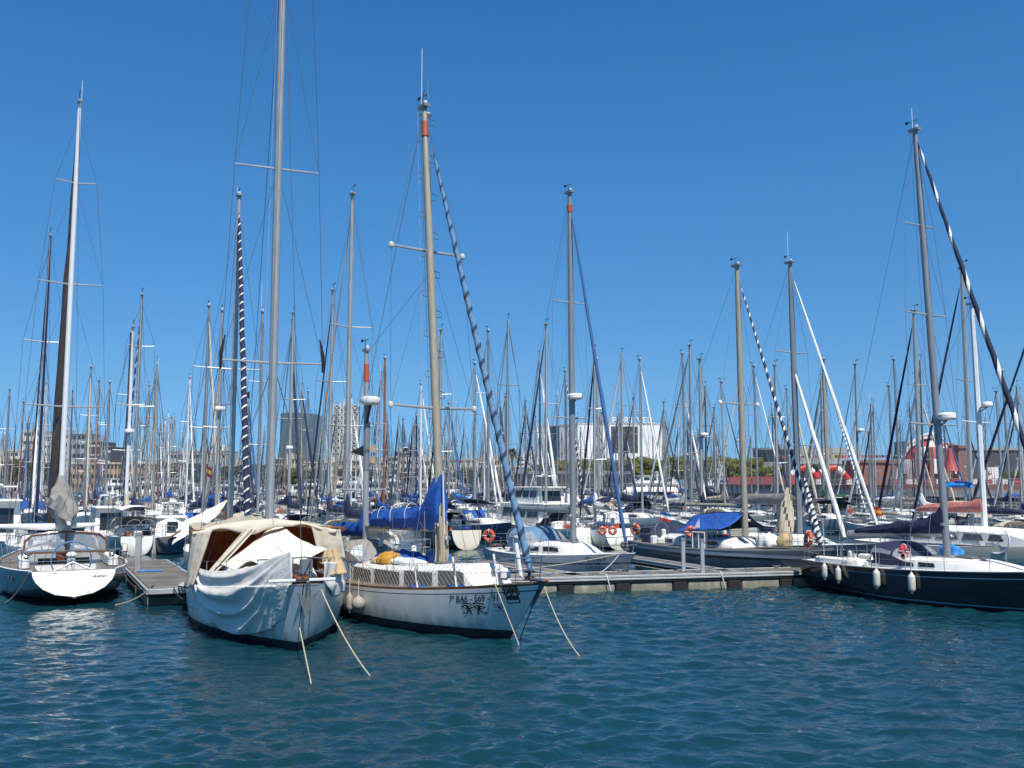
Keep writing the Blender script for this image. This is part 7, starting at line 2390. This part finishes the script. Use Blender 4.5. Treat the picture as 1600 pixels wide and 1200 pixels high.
# terracotta block, checkered dome, red cone, dark hall
building('terracotta walled block left of the checkered dome', 1344, 1402, 719, 190, 'b_terra', z0=tz, depth=10)
building('grey tower behind the checkered dome', 1418, 1440, 690, 192, 'b_pavil', z0=tz, depth=6)
building('terracotta pier right of the checkered dome', 1478, 1492, 693, 190, 'b_terra', z0=tz, depth=5, name='pier', cat='pier')
building('mauve stone pier between the red cone and the dark hall', 1501, 1517, 696, 186, 'b_terra', z0=tz, depth=5, name='pier', cat='pier')
building('long dark hall with flat roof at the right edge', 1494, 1660, 700, 215, 'b_dark', z0=tz, depth=24, roofm='b_grey')
M['checkred'] = mat('dome_red', (.4, .04, .05), .6, var=.1)
M['checkwhite'] = mat('dome_white', (.72, .7, .69), .6, var=.06)
cD = at(1448, 760, 175); rD = (1492 - 1404) / F * 175 / 2
dm = thing('checkered_dome', 'red and white checkered dome front with white rim on the terrace', 'dome', (cD.x, cD.y, tz))
hD = zat(682, 175) - tz
q = MB(); rows = []
for i in range(9):
    a_ = (i / 8) * math.pi / 2
    rows.append([(rD * math.cos(a_ * .92) * math.cos(R(200 + 140 * j / 10)), rD * math.cos(a_ * .92) * math.sin(R(200 + 140 * j / 10)), hD * (.22 + .78 * math.sin(a_))) for j in range(11)])
q.grid(rows, lambda i, j: 'checkred' if (i // 2 + j // 2) % 2 else 'checkwhite'); q.build('checkered_shell', dm)
q = MB(); q.tube([(rD * 1.15 * math.cos(R(180 - 9 * k)), -rD * .6, hD * (.12 + .92 * math.sin(R(9 * k)))) for k in range(13)], .2, 'checkwhite', n=6); q.tube([(rD * 1.3 * math.cos(R(180 - 9 * k)), -rD * .6, hD * (.05 + .92 * math.sin(R(9 * k)))) for k in range(13)], .12, 'checkwhite', n=6)
for k in range(12):
    q.tube([(rD * 1.15 * math.cos(R(180 - 9 * k)), -rD * .6, hD * (.12 + .92 * math.sin(R(9 * k)))), (rD * 1.3 * math.cos(R(180 - 9 * (k + 1))), -rD * .6, hD * (.05 + .92 * math.sin(R(9 * (k + 1)))))], .08, 'checkwhite', n=4)
q.build('white_rim_truss', dm)
for k in range(4):
    q = MB(); q.box((-rD * .75 + rD * .5 * k, -rD * 1.02, hD * .34), (.75, .6, hD * (.62 if k in (0, 3) else .8)), 'b_terra'); q.build('pier', dm, smooth=False)
ct = at(1486, 736, 165)
co = thing('red_cone_tent', 'tall red cone shaped tent beside the checkered dome', 'tent', (ct.x, ct.y, tz))
q = MB(); hc_ = zat(700, 165) - tz; zb_ = ct.z - tz
q.lathe([(1.75, zb_), (1.1, zb_ + 1.0), (.65, zb_ + 2.0), (.4, hc_ - .4), (.3, hc_)], (0, 0, 0), 'checkred', n=20); q.build('tent_roof', co)
q = MB()
for k in range(6):
    a_ = k * math.pi / 3; q.tube([(1.6 * math.cos(a_), 1.6 * math.sin(a_), 0), (1.6 * math.cos(a_), 1.6 * math.sin(a_), zb_ + .1)], .09, 'checkwhite', n=5)
q.build('pole', co)
sg = at(1549, 748, 160)
sn = thing('billboard', 'white sign with a red emblem on the terrace before the dark hall', 'sign', (sg.x, sg.y, tz))
q = MB(); q.box((0, 0, 1.5), (2.4, .15, 2.8), 'checkwhite'); q.build('panel', sn)
q = MB(); q.prism([(-.75, -.09, 1.2), (-.5, -.09, 1.6), (-.55, -.09, 2.1), (-.2, -.09, 2.5), (-.3, -.09, 2.0), (.1, -.09, 1.75), (-.3, -.09, 1.6)], (0, -.02, 0), 'b_terra'); q.build('emblem', sn)
q = MB()
for k in range(9):
    q.box((-9 + 2.4 * k, .3, .5), (1.6, .5, .7), ['checkred', 'checkwhite'][k % 2])
o = q.build('kiosk_counter', None, loc=(at(1490, 760, 152).x, 152, tz)); tag(o, 'red and white counter blocks along the terrace edge', 'counter')

# ---- thin summer haze over the whole place
hm_ = bpy.data.materials.new('summer_haze'); hm_.use_nodes = True
n = hm_.node_tree.nodes
n.remove(n['Principled BSDF'])
pv = n.new('ShaderNodeVolumePrincipled'); pv.inputs['Color'].default_value = (.82, .92, 1, 1); pv.inputs['Density'].default_value = 0.00008; pv.inputs['Anisotropy'].default_value = .3
hm_.node_tree.links.new(pv.outputs[0], n['Material Output'].inputs['Volume'])
q = MB(); q.box((0, 1270, 110), (5400, 2700, 222), hm_); hz = q.build('haze', smooth=False); hz['kind'] = 'stuff'
